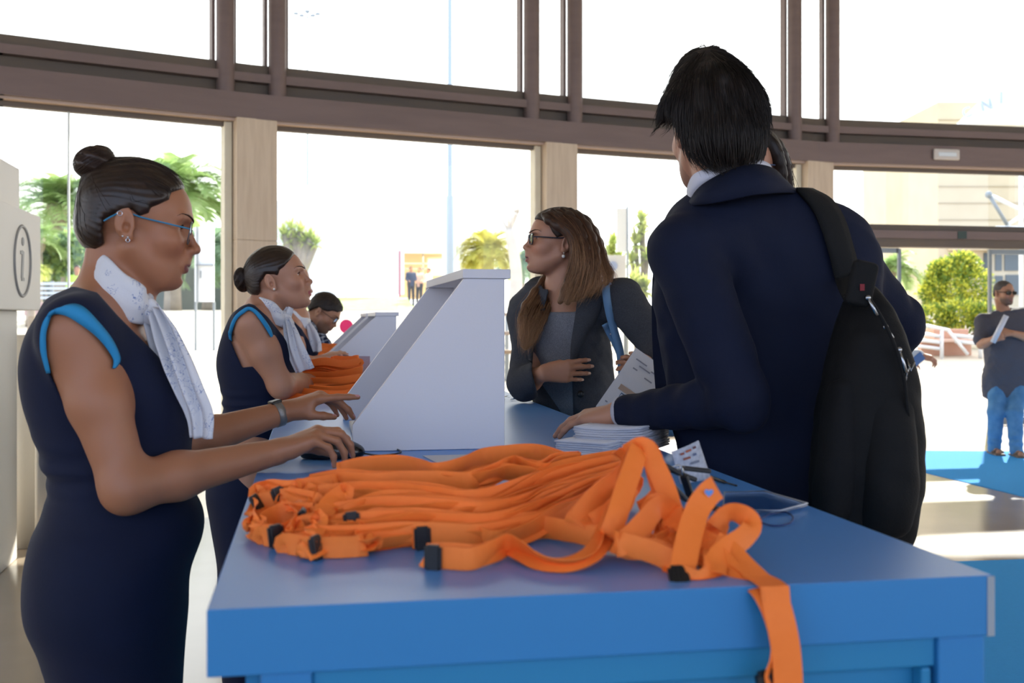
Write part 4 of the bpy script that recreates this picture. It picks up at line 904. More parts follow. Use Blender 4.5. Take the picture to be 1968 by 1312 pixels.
# long bands of the front heap, back to front: (x, y, height)
BANDS = [
 ([(656, 904, 1.100), (700, 897, 1.104), (760, 893, 1.108), (800, 897, 1.110), (842, 905, 1.112), (890, 893, 1.116), (930, 876, 1.118), (985, 870, 1.118), (1035, 872, 1.114), (1078, 886, 1.108)], [8, 20, 5, 15]),
 ([(600, 930, 1.094), (660, 922, 1.100), (720, 926, 1.102), (780, 922, 1.104), (850, 922, 1.106), (905, 924, 1.108), (945, 908, 1.112), (985, 890, 1.116), (1015, 899, 1.113), (1045, 905, 1.110), (1072, 890, 1.110), (1112, 884, 1.107)], [15, 0, 12, 30, 10]),
 ([(612, 950, 1.090), (690, 942, 1.096), (770, 944, 1.098), (840, 952, 1.099), (890, 960, 1.098), (950, 952, 1.100), (1020, 928, 1.104), (1100, 905, 1.106), (1190, 885, 1.104)], [5, 18, 0, 14]),
 ([(640, 985, 1.080), (720, 972, 1.087), (790, 972, 1.089), (860, 978, 1.090), (930, 982, 1.089), (1000, 968, 1.091), (1060, 944, 1.095), (1130, 918, 1.098), (1195, 900, 1.098)], [12, 0, 20, 5]),
 ([(650, 1008, 1.074), (720, 1000, 1.079), (800, 1000, 1.080), (870, 1004, 1.079), (940, 1004, 1.079), (1000, 990, 1.083), (1060, 968, 1.088), (1120, 940, 1.094), (1190, 916, 1.095)], [0, 16, 4, 18]),
 ([(600, 1030, 1.067), (690, 1028, 1.069), (770, 1022, 1.071), (850, 1024, 1.070), (920, 1026, 1.069), (990, 1014, 1.072), (1050, 1000, 1.076), (1120, 975, 1.083), (1165, 955, 1.088)], [8, 0, 12, 0])]
for i, (b, al) in enumerate(BANDS):
    lanyard(zp(b), al, seed=i, buckles=(.05,) if i == 4 else ())
rs = np.random.default_rng(5)                              # more of them in between, deeper in the heap
for i in range(11):
    k = rs.uniform(0, len(BANDS)-1.01); a, b = np.array(zp(BANDS[int(k)][0])), np.array(zp(BANDS[int(k)+1][0])); A, B = spline(a, 6), spline(b, 6); q = np.linspace(0, 1, 11); A = np.stack([np.interp(q, np.linspace(0, 1, len(A)), A[:, j]) for j in range(3)], 1); B = np.stack([np.interp(q, np.linspace(0, 1, len(B)), B[:, j]) for j in range(3)], 1)
    t = np.clip(k-int(k)+np.linspace(-.9, .9, 11)*rs.choice([-1, 1])*rs.uniform(.2, 1), -.5, 1.5)[:, None]; P = A*(1-t)+B*t+V3(0, 0, .004)*np.sin(np.linspace(0, rs.uniform(4, 9), 11)+rs.uniform(0, 6))[:, None]+V3(rs.uniform(-.02, .03), .010, -.004)+rs.normal(0, .0028, (11, 3)); lanyard(P, [rs.uniform(0, 40), rs.uniform(10, 50), rs.uniform(0, 40)], seed=20+i)
# the folded left ends with their buckles
LEFT = [([(640, 928, 1.098), (600, 934, 1.096), (555, 940, 1.093), (518, 938, 1.090), (500, 946, 1.086)], [10, 20, 30], ()), ([(600, 962, 1.088), (556, 955, 1.085), (520, 962, 1.08), (496, 968, 1.077), (486, 985, 1.072), (484, 1006, 1.068)], [25, 15, 5], (.62,)), ([(600, 985, 1.08), (560, 985, 1.076), (530, 990, 1.073), (505, 1006, 1.068), (492, 1020, 1.065)], [20, 5, 0], ()),
    ([(620, 1010, 1.072), (580, 1010, 1.072), (548, 1024, 1.066), (528, 1030, 1.064), (508, 1030, 1.063)], [10, 0, 0], (.72,)), ([(660, 948, 1.10), (640, 962, 1.094), (622, 985, 1.086), (608, 1012, 1.078), (596, 1036, 1.070), (590, 1050, 1.066)], [0, 5, 0], ()), ([(690, 1050, 1.063), (640, 1052, 1.063), (590, 1050, 1.063), (552, 1044, 1.0635)], [0, 5, 0], ()),
    ([(560, 970, 1.083), (572, 990, 1.079), (566, 1010, 1.073), (560, 1030, 1.068)], [50, 60, 60], (.4,)), ([(640, 1030, 1.068), (618, 1046, 1.065), (606, 1052, 1.064), (596, 1056, 1.063)], [50, 40, 30], (.6,)), ([(760, 1000, 1.078), (722, 994, 1.078), (704, 1008, 1.073), (694, 1030, 1.067), (704, 1046, 1.064), (716, 1040, 1.066)], [5, 40, 70, 70], (.55,)), ([(600, 946, 1.09), (566, 946, 1.088), (544, 952, 1.085), (530, 958, 1.082)], [40, 40, 50], (.8,))]
for i, (q, al, bk) in enumerate(LEFT): lanyard(zp(q), al, seed=60+i, buckles=bk, back=.008, hook=i in (1, 9))
# the knot of loops at the right end
RIGHT = [([(1175, 1022, 1.30), (1188, 985, 1.31), (1200, 945, 1.33), (1214, 905, 1.36), (1226, 870, 1.39)], [5, 0, 5]), ([(1292, 985, 1.36), (1268, 972, 1.33), (1240, 1000, 1.30), (1214, 1028, 1.275), (1196, 1044, 1.262)], [10, 0, 10]), ([(1110, 1000, 1.36), (1132, 968, 1.37), (1156, 944, 1.38), (1184, 926, 1.39), (1206, 905, 1.41)], [0, 10, 0]), ([(1190, 1042, 1.262), (1226, 1052, 1.255), (1262, 1064, 1.25), (1292, 1080, 1.24), (1304, 1100, 1.222)], [10, 5, 10]),
    ([(1288, 1000, 1.37), (1284, 1032, 1.33), (1262, 1048, 1.305), (1232, 1036, 1.32), (1216, 1010, 1.345)], [10, 20, 30]), ([(1380, 1052, 1.265), (1352, 1040, 1.285), (1330, 1020, 1.32), (1306, 1000, 1.35), (1290, 970, 1.38)], [20, 10, 30]), ([(1140, 1005, 1.36), (1170, 985, 1.36), (1196, 965, 1.37), (1215, 930, 1.40)], [15, 5, 10]), ([(1244, 962, 1.42), (1262, 990, 1.40), (1280, 1018, 1.37), (1276, 1045, 1.33)], [20, 10, 5]),
    ([(1380, 1012, 1.33), (1362, 1030, 1.31), (1345, 1052, 1.28), (1342, 1078, 1.25)], [30, 30, 20])]
for i, (q, al) in enumerate(RIGHT): lanyard(dp(q), al, seed=80+i, back=.010)
lanyard(dp([(1206, 872, 1.42), (1234, 858, 1.405), (1250, 878, 1.395), (1266, 908, 1.385), (1282, 946, 1.375), (1292, 985, 1.36), (1292, 1014, 1.345)]), [10, 0, 0, 5], 'orange lanyard standing up in a tall loop at the right end of the front heap', None, seed=101, back=.014)
k4 = lanyard(dp([(1378, 936, 1.30), (1362, 948, 1.295), (1342, 976, 1.28), (1328, 1016, 1.255), (1318, 1060, 1.23), (1312, 1092, 1.212), (1306, 1106, 1.206)]), [0, 5, 0], 'orange lanyard with a heart-shaped hole near its end, right of the front heap', None, seed=102, double=False, width=.029)
HB = MB(); hc = at(1362, 946, 1.289)
HB.v = [tuple(hc+V3(.0052*16*math.sin(a)**3/16, -.0016, .0052*(13*math.cos(a)-5*math.cos(2*a)-2*math.cos(3*a)-math.cos(4*a))/16)) for a in np.linspace(0, 2*math.pi, 24, endpoint=False)]; HB.f = [tuple(range(24))]; HB.build('heart_opening', BLUE_TOP, k4)
lanyard(dp([(1376, 1014, 1.31), (1392, 992, 1.315), (1410, 984, 1.32), (1434, 994, 1.315), (1444, 1012, 1.30), (1428, 1034, 1.275), (1400, 1052, 1.255), (1378, 1074, 1.235), (1372, 1100, 1.212)]), [10, 30, 0, 20, 35], 'orange lanyard curling outwards at the far right of the front heap', None, seed=103, double=False)
k6 = lanyard(dp([(1372, 1060, 1.25), (1372, 1086, 1.226), (1366, 1106, 1.21), (1344, 1118, 1.198), (1318, 1112, 1.20), (1294, 1102, 1.208)]), [10, 0, 5, 10, 20], 'orange lanyard with black buckle at the right front corner of the heap', None, seed=104, double=False); buckle(at(1306, 1112, 1.197), V3(1, .1, 0), V3(0, .6, .5), k6, 1.1)
h_ = lanyard(zp([(803, 1034, 1.064), (850, 1030, 1.065), (905, 1024, 1.067), (950, 1038, 1.0645), (990, 1022, 1.067), (1040, 1010, 1.07), (1100, 1022, 1.068), (1150, 1034, 1.066), (1200, 1044, 1.065)]), [0, 10, 30, 10, 0, 5], 'orange lanyard with narrow black buckle lying in front of the heap', None, seed=105, buckles=(.02,), back=.009)
i_ = lanyard(zp([(826, 1070, 1.0635), (860, 1072, 1.0635), (905, 1074, 1.0635), (942, 1060, 1.066), (974, 1044, 1.068), (1010, 1056, 1.065), (1050, 1076, 1.061), (1094, 1082, 1.060), (1132, 1070, 1.063), (1152, 1046, 1.069), (1166, 1012, 1.08)]), [0, 0, 10, 30, 62, 66, 60, 50], 'orange lanyard nearest the counter edge, with a ribbed black buckle', None, seed=106, buckles=(.035,), back=.008)
E1 = dp([(1372, 1046, 1.268), (1396, 1058, 1.255), (1428, 1082, 1.232), (1456, 1106, 1.205), (1474, 1122, 1.184), (1488, 1146, 1.160), (1502, 1200, 1.150), (1512, 1260, 1.149), (1517, 1345, 1.149)])
E2 = dp([(1368, 1056, 1.262), (1384, 1074, 1.244), (1410, 1098, 1.220), (1440, 1118, 1.196), (1464, 1138, 1.166), (1482, 1178, 1.158), (1492, 1230, 1.158), (1488, 1266, 1.156), (1480, 1296, 1.155), (1492, 1324, 1.154)])
tl = thing('lanyard', 'orange lanyard hanging down over the front edge of the counter', 'lanyard', E1[3])
WT = [(.3, .3, .9), (.5, .6, .6), (.7, .7, .15), (.75, .65, .03), (.85, .5, .0), (.97, .2, 0), (1, .1, 0), (1, .12, 0), (1, .1, 0)]
V, Fc = ribbon_geo(spline(E1, 6), 0, .031, WT); V[:, 2] = np.where((V[:, 1] > 1.15+.1775*(V[:, 0]-.23)) & (V[:, 2] < TOP+.003), TOP+.0015+.0013*(np.arange(len(V)) < len(V)//2), V[:, 2]); autosmooth(link_mesh('ribbon', V, Fc, ORANGE, tl, True), 55)
WT2 = [(.2, .2, .9), (.4, .5, .7), (.6, .6, .5), (.7, .65, .2), (.85, .4, .1), (.8, .6, 0), (.6, .8, 0), (.5, .8, 0), (.6, .8, 0), (.6, .8, 0)]
V, Fc = ribbon_geo(spline(E2, 6), 0, .024, WT2); autosmooth(link_mesh('ribbon', V, Fc, ORANGE, tl, True), 55)
buckle(at(1483, 1306, 1.155), V3(.2, 0, -1), V3(1, .3, .1), tl, 1.2)
# clasps and badge sleeves that came with them
for i, (x, y, d, a) in enumerate(((1292, 902, 1.62, .5), (1312, 912, 1.63, .3), (1338, 902, 1.66, -.2), (1300, 942, 1.58, .9), (1322, 938, 1.6, 1.3), (1398, 984, 1.40, .2))):
    c = at(x, y, d); e = thing('clasp', 'small black lanyard clasp with chrome hook lying behind the right end of the heap', 'clasp', c-V3(0, 0, .01), 'loose clasps behind the front heap'); t = unit(V3(math.cos(a), .3, -.5*math.sin(a)-.25)); R = np.stack([t, unit(np.cross(U, t)), unit(np.cross(t, unit(np.cross(U, t))))], 1)
    MB().box(c, (.045, .012, .007), R, .002).build('clasp_body', CLIPB, e); MB().tube([c-t*.022, c-t*.030+U*.003, c-t*.038, c-t*.033-U*.004, c-t*.024-U*.002], .0018, 7).build('hook', CHROME, e, True)
PLAS = bpy.data.materials.new('clear_plastic'); PLAS.use_nodes = True; nt = PLAS.node_tree; nt.nodes.clear(); o = nt.nodes.new('ShaderNodeOutputMaterial'); mx = nt.nodes.new('ShaderNodeMixShader'); t_ = nt.nodes.new('ShaderNodeBsdfTransparent'); g_ = nt.nodes.new('ShaderNodeBsdfGlossy'); g_.inputs['Roughness'].default_value = .12; t_.inputs['Color'].default_value = (.80, .84, .9, 1); mx.inputs[0].default_value = .22
nt.links.new(t_.outputs[0], mx.inputs[1]); nt.links.new(g_.outputs[0], mx.inputs[2]); nt.links.new(mx.outputs[0], o.inputs[0])
bd = thing('badge_sleeve', 'upright clear badge sleeve with printed card behind the lanyard heap', 'badge', at(1330, 915, 1.78)); q = [at(1290, 868, 1.72), at(1342, 846, 1.74), at(1366, 918, 1.77), at(1308, 930, 1.72)]
m = MB(); m.grid(np.array([[q[0]+(q[1]-q[0])*u+(q[3]-q[0])*v*(1-u)+(q[2]-q[1])*v*u-V3(0, .006*math.sin(u*3), 0) for u in np.linspace(0, 1, 7)] for v in np.linspace(0, 1, 6)])); o = m.build('card', mat('card_print', '#b7bdc9', .5, 0, .4, noise=(120, .7, '#8c93a6')), bd, True); solidify(o, .0012); md = o.modifiers.new('round', 'BEVEL'); md.width = .004; md.affect = 'VERTICES'
for u, v, w_, c in ((.25, .12, .14, '#8a4a3a'), (.45, .1, .2, '#a8583c'), (.72, .08, .12, '#5a2f38'), (.3, .28, .25, '#8a4a3a'), (.66, .25, .12, '#5d6a8c'), (.5, .45, .3, '#6b7488')):
    f_ = lambda a, b: q[0]+(q[1]-q[0])*a+(q[3]-q[0])*b*(1-a)+(q[2]-q[1])*b*a-V3(0, .006*math.sin(a*3)+.003, 0); MB().add([f_(u, v), f_(u+w_, v), f_(u+w_, v+.06), f_(u, v+.06)], [(0, 1, 2, 3)]).build('print', mat('print_'+c, c, .6), bd)
for k, (lab, cs, el) in enumerate((('flat clear badge sleeve lying on the counter by the right edge', [(1392, 950), (1470, 948), (1552, 972), (1500, 986), (1390, 984)], [(1452, 1000), (1480, 988), (1510, 984), (1524, 994), (1515, 1006), (1485, 1010), (1456, 1002)]),)):
    e = thing('badge_sleeve', lab, 'badge', ctop(1470, 968)); P_ = [ctop(x, y, TOP+.004) for x, y in cs]; MB().prism(P_, (0, 0, .003)).build('sleeve', PLAS, e)
    MB().tube(spline([ctop(x, y, TOP+.003) for x, y in el], 6), .0013, 6).build('elastic_cord', mat('cord_navy', '#17306a', .6), e, True); MB().tube([p+V3(0, 0, .004) for p in P_], .0012, 6, closed=True).build('seam', mat('seam_clear', '#a4b0c2', .3), e, True)
st = thing('cord', 'thin black cord lying on the counter behind the badge sleeves', 'cord', ctop(1390, 920)); MB().tube(spline([ctop(1340, 905, TOP+.004), ctop(1365, 916, TOP+.003), ctop(1392, 926, TOP+.003), ctop(1416, 933, TOP+.002)], 6), [.003]*13+[.0015]*6, 7).build('strand', CLIPB, st, True)
# middle and far heaps
MID = [(4.06, [(640, 692), (655, 690), (672, 690), (686, 692)]), (4.03, [(553, 712), (580, 705), (615, 702), (650, 705), (685, 702)]), (4.0, [(560, 703), (590, 697), (625, 696), (660, 698), (686, 695)]), (3.98, [(545, 722), (590, 720), (640, 720), (689, 714)]), (3.93, [(530, 738), (570, 731), (610, 732), (650, 734), (692, 726)]), (3.88, [(526, 750), (560, 741), (600, 744), (640, 747), (686, 741)]), (3.84, [(522, 764), (550, 754), (585, 752), (620, 758), (660, 755), (688, 752)]), (3.80, [(530, 775), (570, 763), (600, 767), (640, 770), (680, 766)]), (3.76, [(535, 784), (575, 774), (605, 778), (640, 782), (680, 777)]), (3.72, [(540, 790), (590, 786), (640, 792), (680, 788)])]
k = 0
for d, q in MID:
    for j in range(2):
        rr = np.random.default_rng(200+k); lanyard([at(x+rr.uniform(-4, 4), y+j*5+rr.normal(0, 1.5), d+j*.02) for x, y in q], [rr.uniform(0, 30), rr.uniform(0, 45), rr.uniform(0, 30)], 'orange ribbon lanyard in the middle heap behind the large white screen', HEAP2, buckles=(.04,) if k in (8, 12, 5) else (), seed=200+k, floor=True); k += 1
for j in range(9):
    rr = np.random.default_rng(300+j); y = 664+j*3.2; d = 6.95-j*.06; lanyard([at(x, y+rr.normal(0, 1.4)+(1.5 if x == 650 else 0)*0, d) for x in (612, 622, 632, 642, 651)], [rr.uniform(0, 40), rr.uniform(0, 50)], 'orange ribbon lanyard in the small far heap by the plaid shirt', HEAP3, buckles=(.7,) if j in (3, 6) else (), seed=300+j)
# mouse, laptop, papers
ms = thing('computer_mouse', 'black computer mouse under the hand of the agent with glasses', 'mouse', ctop(640, 885)); mc = ctop(640, 880)+V3(.0, .0, 0); mdx = unit(V3(.985, .17, 0)); mR = np.stack([mdx, np.cross(U, mdx), U], 1); G = Field()
G.ell(mc+U*.012, (.064, .034, .026), mR, .005); G.ell(mc-mdx*.012+U*.016, (.045, .031, .026), mR, .02); G.half(mc+U*.001, -U); sdf_obj('shell', G, .0025, mat('mouse_black', '#101114', .18, 0, .6), ms)
MB().box(mc+mdx*.03+U*.028, (.035, .006, .01), mR@np.array(Matrix.Rotation(.3, 3, 'Y')), .002).build('wheel', mat('mouse_grey', '#3a3d42', .4), ms, True)
for sg in (-1, 1): MB().box(mc+mR[:, 1]*sg*.033-mdx*.005+U*.012, (.04, .003, .008), mR, .001).build('trim', mat('mouse_silver', '#b8bcc4', .25, .6), ms)
MB().tube(spline([mc+mdx*.062+U*.008, mc+mdx*.085+U*.004, mc+mdx*.11+U*.003+mR[:, 1]*.01, mc+mdx*.14+U*.003+mR[:, 1]*.05, mc+mdx*.13+U*.003+mR[:, 1]*.14], 6), .0018, 7).build('cable', CLIPB, ms, True)
def laptop(u, v, label, w_=.34, d_=.24, open_=105):
    """laptop whose keyboard faces the agents; u: hinge side across the counter, v: centre along it"""
    e = thing('laptop', label, 'laptop', cpt(u, v, TOP)); body = mat('laptop_silver', '#a9abb0', .35, .5); cbox(MB(), u-d_, u, v-w_/2, v+w_/2, TOP+.001, TOP+.019, .004).build('base', body, e)
    mb = MB()
    for i in range(5):
        for j in range(14): cbox(mb, u-d_+.098+i*.0215, u-d_+.115+i*.0215, v-w_/2+.018+j*.0218, v-w_/2+.036+j*.0218, TOP+.019, TOP+.0215)
    mb.build('keyboard', mat('keys_black', '#17181b', .5), e); cbox(MB(), u-d_+.02, u-d_+.08, v-.05, v+.05, TOP+.0188, TOP+.0196).build('touchpad', mat('touchpad', '#8d9096', .3, .4), e)
    for a, b in ((.10, .135), (.145, .16)): cbox(MB(), u-d_+.03, u-d_+.05, v-a-.012, v-a+.012, TOP+.0188, TOP+.0196).build('sticker', mat('sticker', '#5a5d66', .5), e)
    a = math.radians(open_-90); h0 = cpt(u, v, TOP+.02); R = CR@np.array(Matrix.Rotation(a, 3, 'Y')); c = h0+R@V3(0, 0, .105); MB().box(c, (.008, w_, .21), R, .003).build('lid', body, e); MB().box(c-R[:, 0]*.0045, (.001, w_-.02, .19), R).build('display', mat('display_dark', '#1b2433', .15), e)
laptop(u1-.075, v1+.36, 'silver laptop inside the large white screen, in front of the typing agent', open_=96)
laptop(u1-.08, v2+.36, 'silver laptop inside the smaller white screen behind the large one', open_=96)
def sheet(name, label, pts, m, th=.0012, group=None, cat='paper'):
    o = MB().prism([p for p in pts], (0, 0, th)).build(name, m); return tag(o, label, cat, group)
sheet('paper_sheet', 'small white paper lying on the counter behind the front heap', [ctop(x, y, TOP+.0006) for x, y in ((812, 876), (905, 874), (910, 892), (845, 892))], mat('paper_white', '#d6d7de', .55, 0, .4))
sheet('tablet', 'thin dark tablet lying between the hand and the farthest screens', [ctop(x, y, TOP+.004) for x, y in ((622, 694), (648, 691), (656, 694), (632, 698))], mat('tablet_dark', '#1a1c22', .25), .008, cat='tablet')
q = [at(689, 753.3, 4.25), at(711, 755, 4.2), at(711, 684, 4.2), at(689, 684, 4.25)]; o = MB().prism(q, (.0, .004, 0)).build('card', mat('card_lilac', '#b9afc8', .6)); tag(o, 'small lilac card standing at the right end of the middle heap', 'card')
o = MB(); rr = np.random.default_rng(3); c = ctop(984, 768)
for i in range(9): a = rr.uniform(0, 6.28); p = c+V3(rr.normal(0, .02), rr.normal(0, .035), .004+rr.uniform(0, .008)); e1 = V3(rr.normal(0, .012), rr.normal(0, .015), rr.normal(0, .006)); e2 = V3(rr.normal(0, .012), rr.normal(0, .012), rr.normal(0, .006)); o.prism([p, p+e1, p+e2], (0, .0006, .0006))
tag(o.build('wrapper', mat('foil', '#d5dde6', .15, .6)), 'crumpled shiny wrapper on the counter right of the large white screen', 'wrapper')
# stacks of printed booklets
BOOK = mat('booklet_white', '#cfd1da', .5, 0, .4, noise=(30, .15, '#bcc0cc')); BOOKP = mat('booklet_pages', '#b9bac4', .7, bump=(900, .25)); BRED = mat('booklet_red', '#7c2434', .5)
def booklet(c, ang, label, group, w_=.148, d_=.205, th=.0042, curl=.0):
    R = np.array(Matrix.Rotation(ang, 3, 'Z')); e = thing('booklet', label, 'booklet', c, group); rows = []
    for v in np.linspace(-.5, .5, 2): rows.append([c+R@V3(u*w_, v*d_, th*.5+curl*(abs(u+.1)**2)*4) for u in np.linspace(-.5, .5, 9)])
    o = MB().grid(np.array(rows)).build('pages', BOOKP, e, True); solidify(o, th*.8, 0); rows2 = [[np.array(p)+V3(0, 0, th*.45) for p in r] for r in rows]; o2 = MB().grid(np.array(rows2)).build('cover', BOOK, e, True); solidify(o2, th*.12)
    return e, R
bc = ctop(1196, 873)+V3(.012, .11, 0); rs = np.random.default_rng(9); ga = 'booklets in the taller stack'; gb = 'booklets in the lower stack'
for i in range(11):
    last = i == 12; c = bc+V3(rs.normal(0, .0016), rs.normal(0, .0018), .0008+i*.0046); e, R = booklet(c, -.42+rs.normal(0, .012), 'topmost white booklet of the taller stack beside the hand' if last else 'white booklet in the taller stack beside the hand on the counter', None if last else ga, curl=.0004*i)
    if last:
        rd = MB(); rd.box(c+R@V3(.072, 0, .0035+.0004*12*1.4), (.006, .2, .0045), R, .001); rd.build('red_edge', BRED, e)
bc2 = bc+V3(-.055, -.055, 0)
for i in range(6): booklet(bc2+V3(rs.normal(0, .002)-i*.0, rs.normal(0, .002), .0008+i*.0046), -.52+rs.normal(0, .015), 'white booklet in the lower stack in front of the taller one', gb, w_=.12, d_=.17)
# ------------------------------------------------------------------ the two agents in navy dresses (and a third behind them)
NAVY = mat('dress_navy', '#0d1630', .8, 0, .25, noise=(14, .3, '#111c3d'), bump=(500, .12), sheen=.05)
SKYB = mat('trim_sky_blue', '#2f8fc4', .7, 0, .3, bump=(400, .1))
def scarf_mat():
    if 'scarf' in MATS: return MATS['scarf']
    m = mat('scarf', '#dcdde2', .75, 0, .3, bump=(300, .08)); nt = m.node_tree; b = nt.nodes['Principled BSDF']
    tc = nt.nodes.new('ShaderNodeTexCoord'); N = []
    n1 = nt.nodes.new('ShaderNodeTexNoise'); n1.inputs['Scale'].default_value = 75; n1.inputs['Detail'].default_value = 2.5; n1.inputs['Distortion'].default_value = 1.2
    n2 = nt.nodes.new('ShaderNodeTexNoise'); n2.inputs['Scale'].default_value = 22; n2.inputs['Detail'].default_value = 1
    for n in (n1, n2): nt.links.new(tc.outputs['Object'], n.inputs['Vector'])
    def math_(op, a, bb):
        q = nt.nodes.new('ShaderNodeMath'); q.operation = op
        for i, x in enumerate((a, bb)):
            if isinstance(x, (int, float)): q.inputs[i].default_value = x
            else: nt.links.new(x, q.inputs[i])
        return q.outputs[0]
    line = math_('LESS_THAN', math_('ABSOLUTE', math_('SUBTRACT', n1.outputs['Fac'], .5), 0), .013)
    patch = math_('GREATER_THAN', n2.outputs['Fac'], .53)
    fac = math_('MULTIPLY', math_('MULTIPLY', line, patch), .8)
    mx = nt.nodes.new('ShaderNodeMix'); mx.data_type = 'RGBA'; mx.inputs['A'].default_value = (*srgb('#dcdde2'), 1); mx.inputs['B'].default_value = (*srgb('#4668a8'), 1)
    nt.links.new(fac, mx.inputs['Factor']); nt.links.new(mx.outputs['Result'], b.inputs['Base Color']); b.inputs['Transmission Weight'].default_value = 0
    return m
SCARF = scarf_mat()
DARKHAIR = hairmat('#20150f', .36); BUNHAIR = hairmat('#2c1c14', .4)
def pulled_hair(h, parent, poly, bun, bun_r, bun_axis, n=520, grow=.012, seed=3, col='#20150f', bun_col='#2c1c14', knot=None, loose=False):
    """hair combed back from the hairline into a bun at local point bun"""
    rs = np.random.default_rng(seed); F = skull_cap(h, grow, poly)
    B = h.w(*bun); s = h.s; toB = unit(B-h.w(0, 0, .05))
    F.cone(h.w(bun[0]*.72, 0, .05+(bun[2]-.05)*.72), B, .03*s, .024*s, .03)
    F.disp(lambda P: .009*np.clip((h.loc(P)[:, 0]-.045)/.05, 0, 1)**1.5+.0005*np.sin(np.arctan2(h.loc(P)[:, 1], h.loc(P)[:, 2]-.02)*46+8*wob(h.loc(P), 24, 1.)))
    H = sdf_obj('hair', F, .0032, hairmat(col, .6), parent)
    f2 = poly2(poly); pts = []
    hi = [p for p in poly]
    m = 12; starts = []
    for i in range(n):
        while True:
            a = rs.random(); k = rs.integers(0, len(poly)); p = np.array(poly[k])*(1-a)+np.array(poly[(k+1) % len(poly)])*a
            if p[0] > -.07 or rs.random() < .35: break
        c = np.array([-.005, .045]); p = c+(p-c)*(1-.25*rs.random()**2); y = .075*(1 if rs.random() < .5 else -1)*math.sqrt(max(0, 1-((p[0]-.0)/.112)**2))*(1 if rs.random() < .62 else rs.random())
        starts.append((p[0], y, p[1]))
    S = np.array([h.w(*q) for q in starts]); E = B+rs.normal(0, .006, (n, 3))*s-toB*.012
    t = np.linspace(0, 1, m)[None, :, None]; P = S[:, None]*(1-t)+E[:, None]*t
    Fl = Field(F.ops[:-1]); Q = onto(Fl, P.reshape(-1, 3), .0003).reshape(n, m, 3)
    sg = np.linalg.norm(np.diff(Q, axis=1), axis=2); dq = np.diff(Q, axis=1)/np.maximum(sg[..., None], 1e-9); okk = ((dq[:, 1:]*dq[:, :-1]).sum(2).min(1) > .55) & (sg.max(1) < 2.2*np.median(sg, axis=1)+.002) & (np.linalg.norm(S-Q[:, 0], axis=1) < .09); Q = Q[okk]; n = len(Q)
    base = np.array(srgb(col)); cc = base*(1+rs.normal(.35, .4, (n, 1, 1)).clip(-.5, 1.6))*np.ones((n, m, 1))
    strands('hair_strand', Q, rs.uniform(.00028, .0005, n)*s, mat('hair_strand', rough=.45, attr=True, spec=.35), H, cc)
    # the bun: a coil of thick wound hair
    ax = unit(h.R@np.asarray(bun_axis, float)); x = unit(np.cross(ax, V3(.2, .9, .3))); y = np.cross(ax, x); G = Field(); r = np.array(bun_r)*s
    A3 = np.stack([x, y, ax], 1); G.ell(B+ax*r[2]*.6, r, A3, .01)
    G.disp(lambda P: .0016*np.sin(7*np.arctan2((P-B)@y, (P-B)@x)+230*((P-B-ax*r[2]*.6)@ax))+.0006*np.sin(90*((P-B)@x)+200*((P-B)@ax)))
    bo = sdf_obj('bun', G, .0032, hairmat(bun_col, .55), H)
    n2 = 320; TH = rs.uniform(0, 2*np.pi, n2); zz = rs.uniform(-.8, .85, n2); tt = np.linspace(0, 1.5, 14); path = []
    for a, z in zip(TH, zz):
        zc = np.clip(z+np.linspace(0, .25, 14), -.95, .95); ww = np.sqrt(1-zc**2); path.append(B+ax*r[2]*.6+np.outer(r[0]*1.02*ww*np.cos(a+tt), x)+np.outer(r[1]*1.02*ww*np.sin(a+tt), y)+np.outer(r[2]*zc, ax))
    path = onto(Field(G.ops[:1]), np.array(path).reshape(-1, 3), .0008, 2).reshape(n2, 14, 3)
    b2 = np.array(srgb(bun_col)); strands('hair_strand', path, rs.uniform(.0003, .0006, n2)*s, MATS['hair_strand'], H, b2*(1+rs.normal(.35, .35, (n2, 1, 1)).clip(-.4, 1.5))*np.ones((n2, 14, 1)))
    if loose:
        n3 = 36; S = np.array([q for q in starts if q[2] > .085 or q[0] < -.05])[:n3]; n3 = len(S); P = np.array([h.w(*q) for q in S]); P = onto(Fl, P, .001); N = gradp(Fl, P); back = -h.R[:, 0]+.25*h.R[:, 2]
        tt = np.linspace(0, 1, 8)[None, :, None]; L = rs.uniform(.01, .035, (n3, 1, 1)); W = P[:, None]+(N[:, None]*.35*tt*tt+back[None, None]*tt*.8+rs.normal(0, .35, (n3, 1, 3))*tt**2)*L
        strands('loose_hair', W, np.full(n3, .00035)*s, MATS['hair_strand'], H, np.tile(b2*1.3, (n3, 8, 1)))
    return H, F
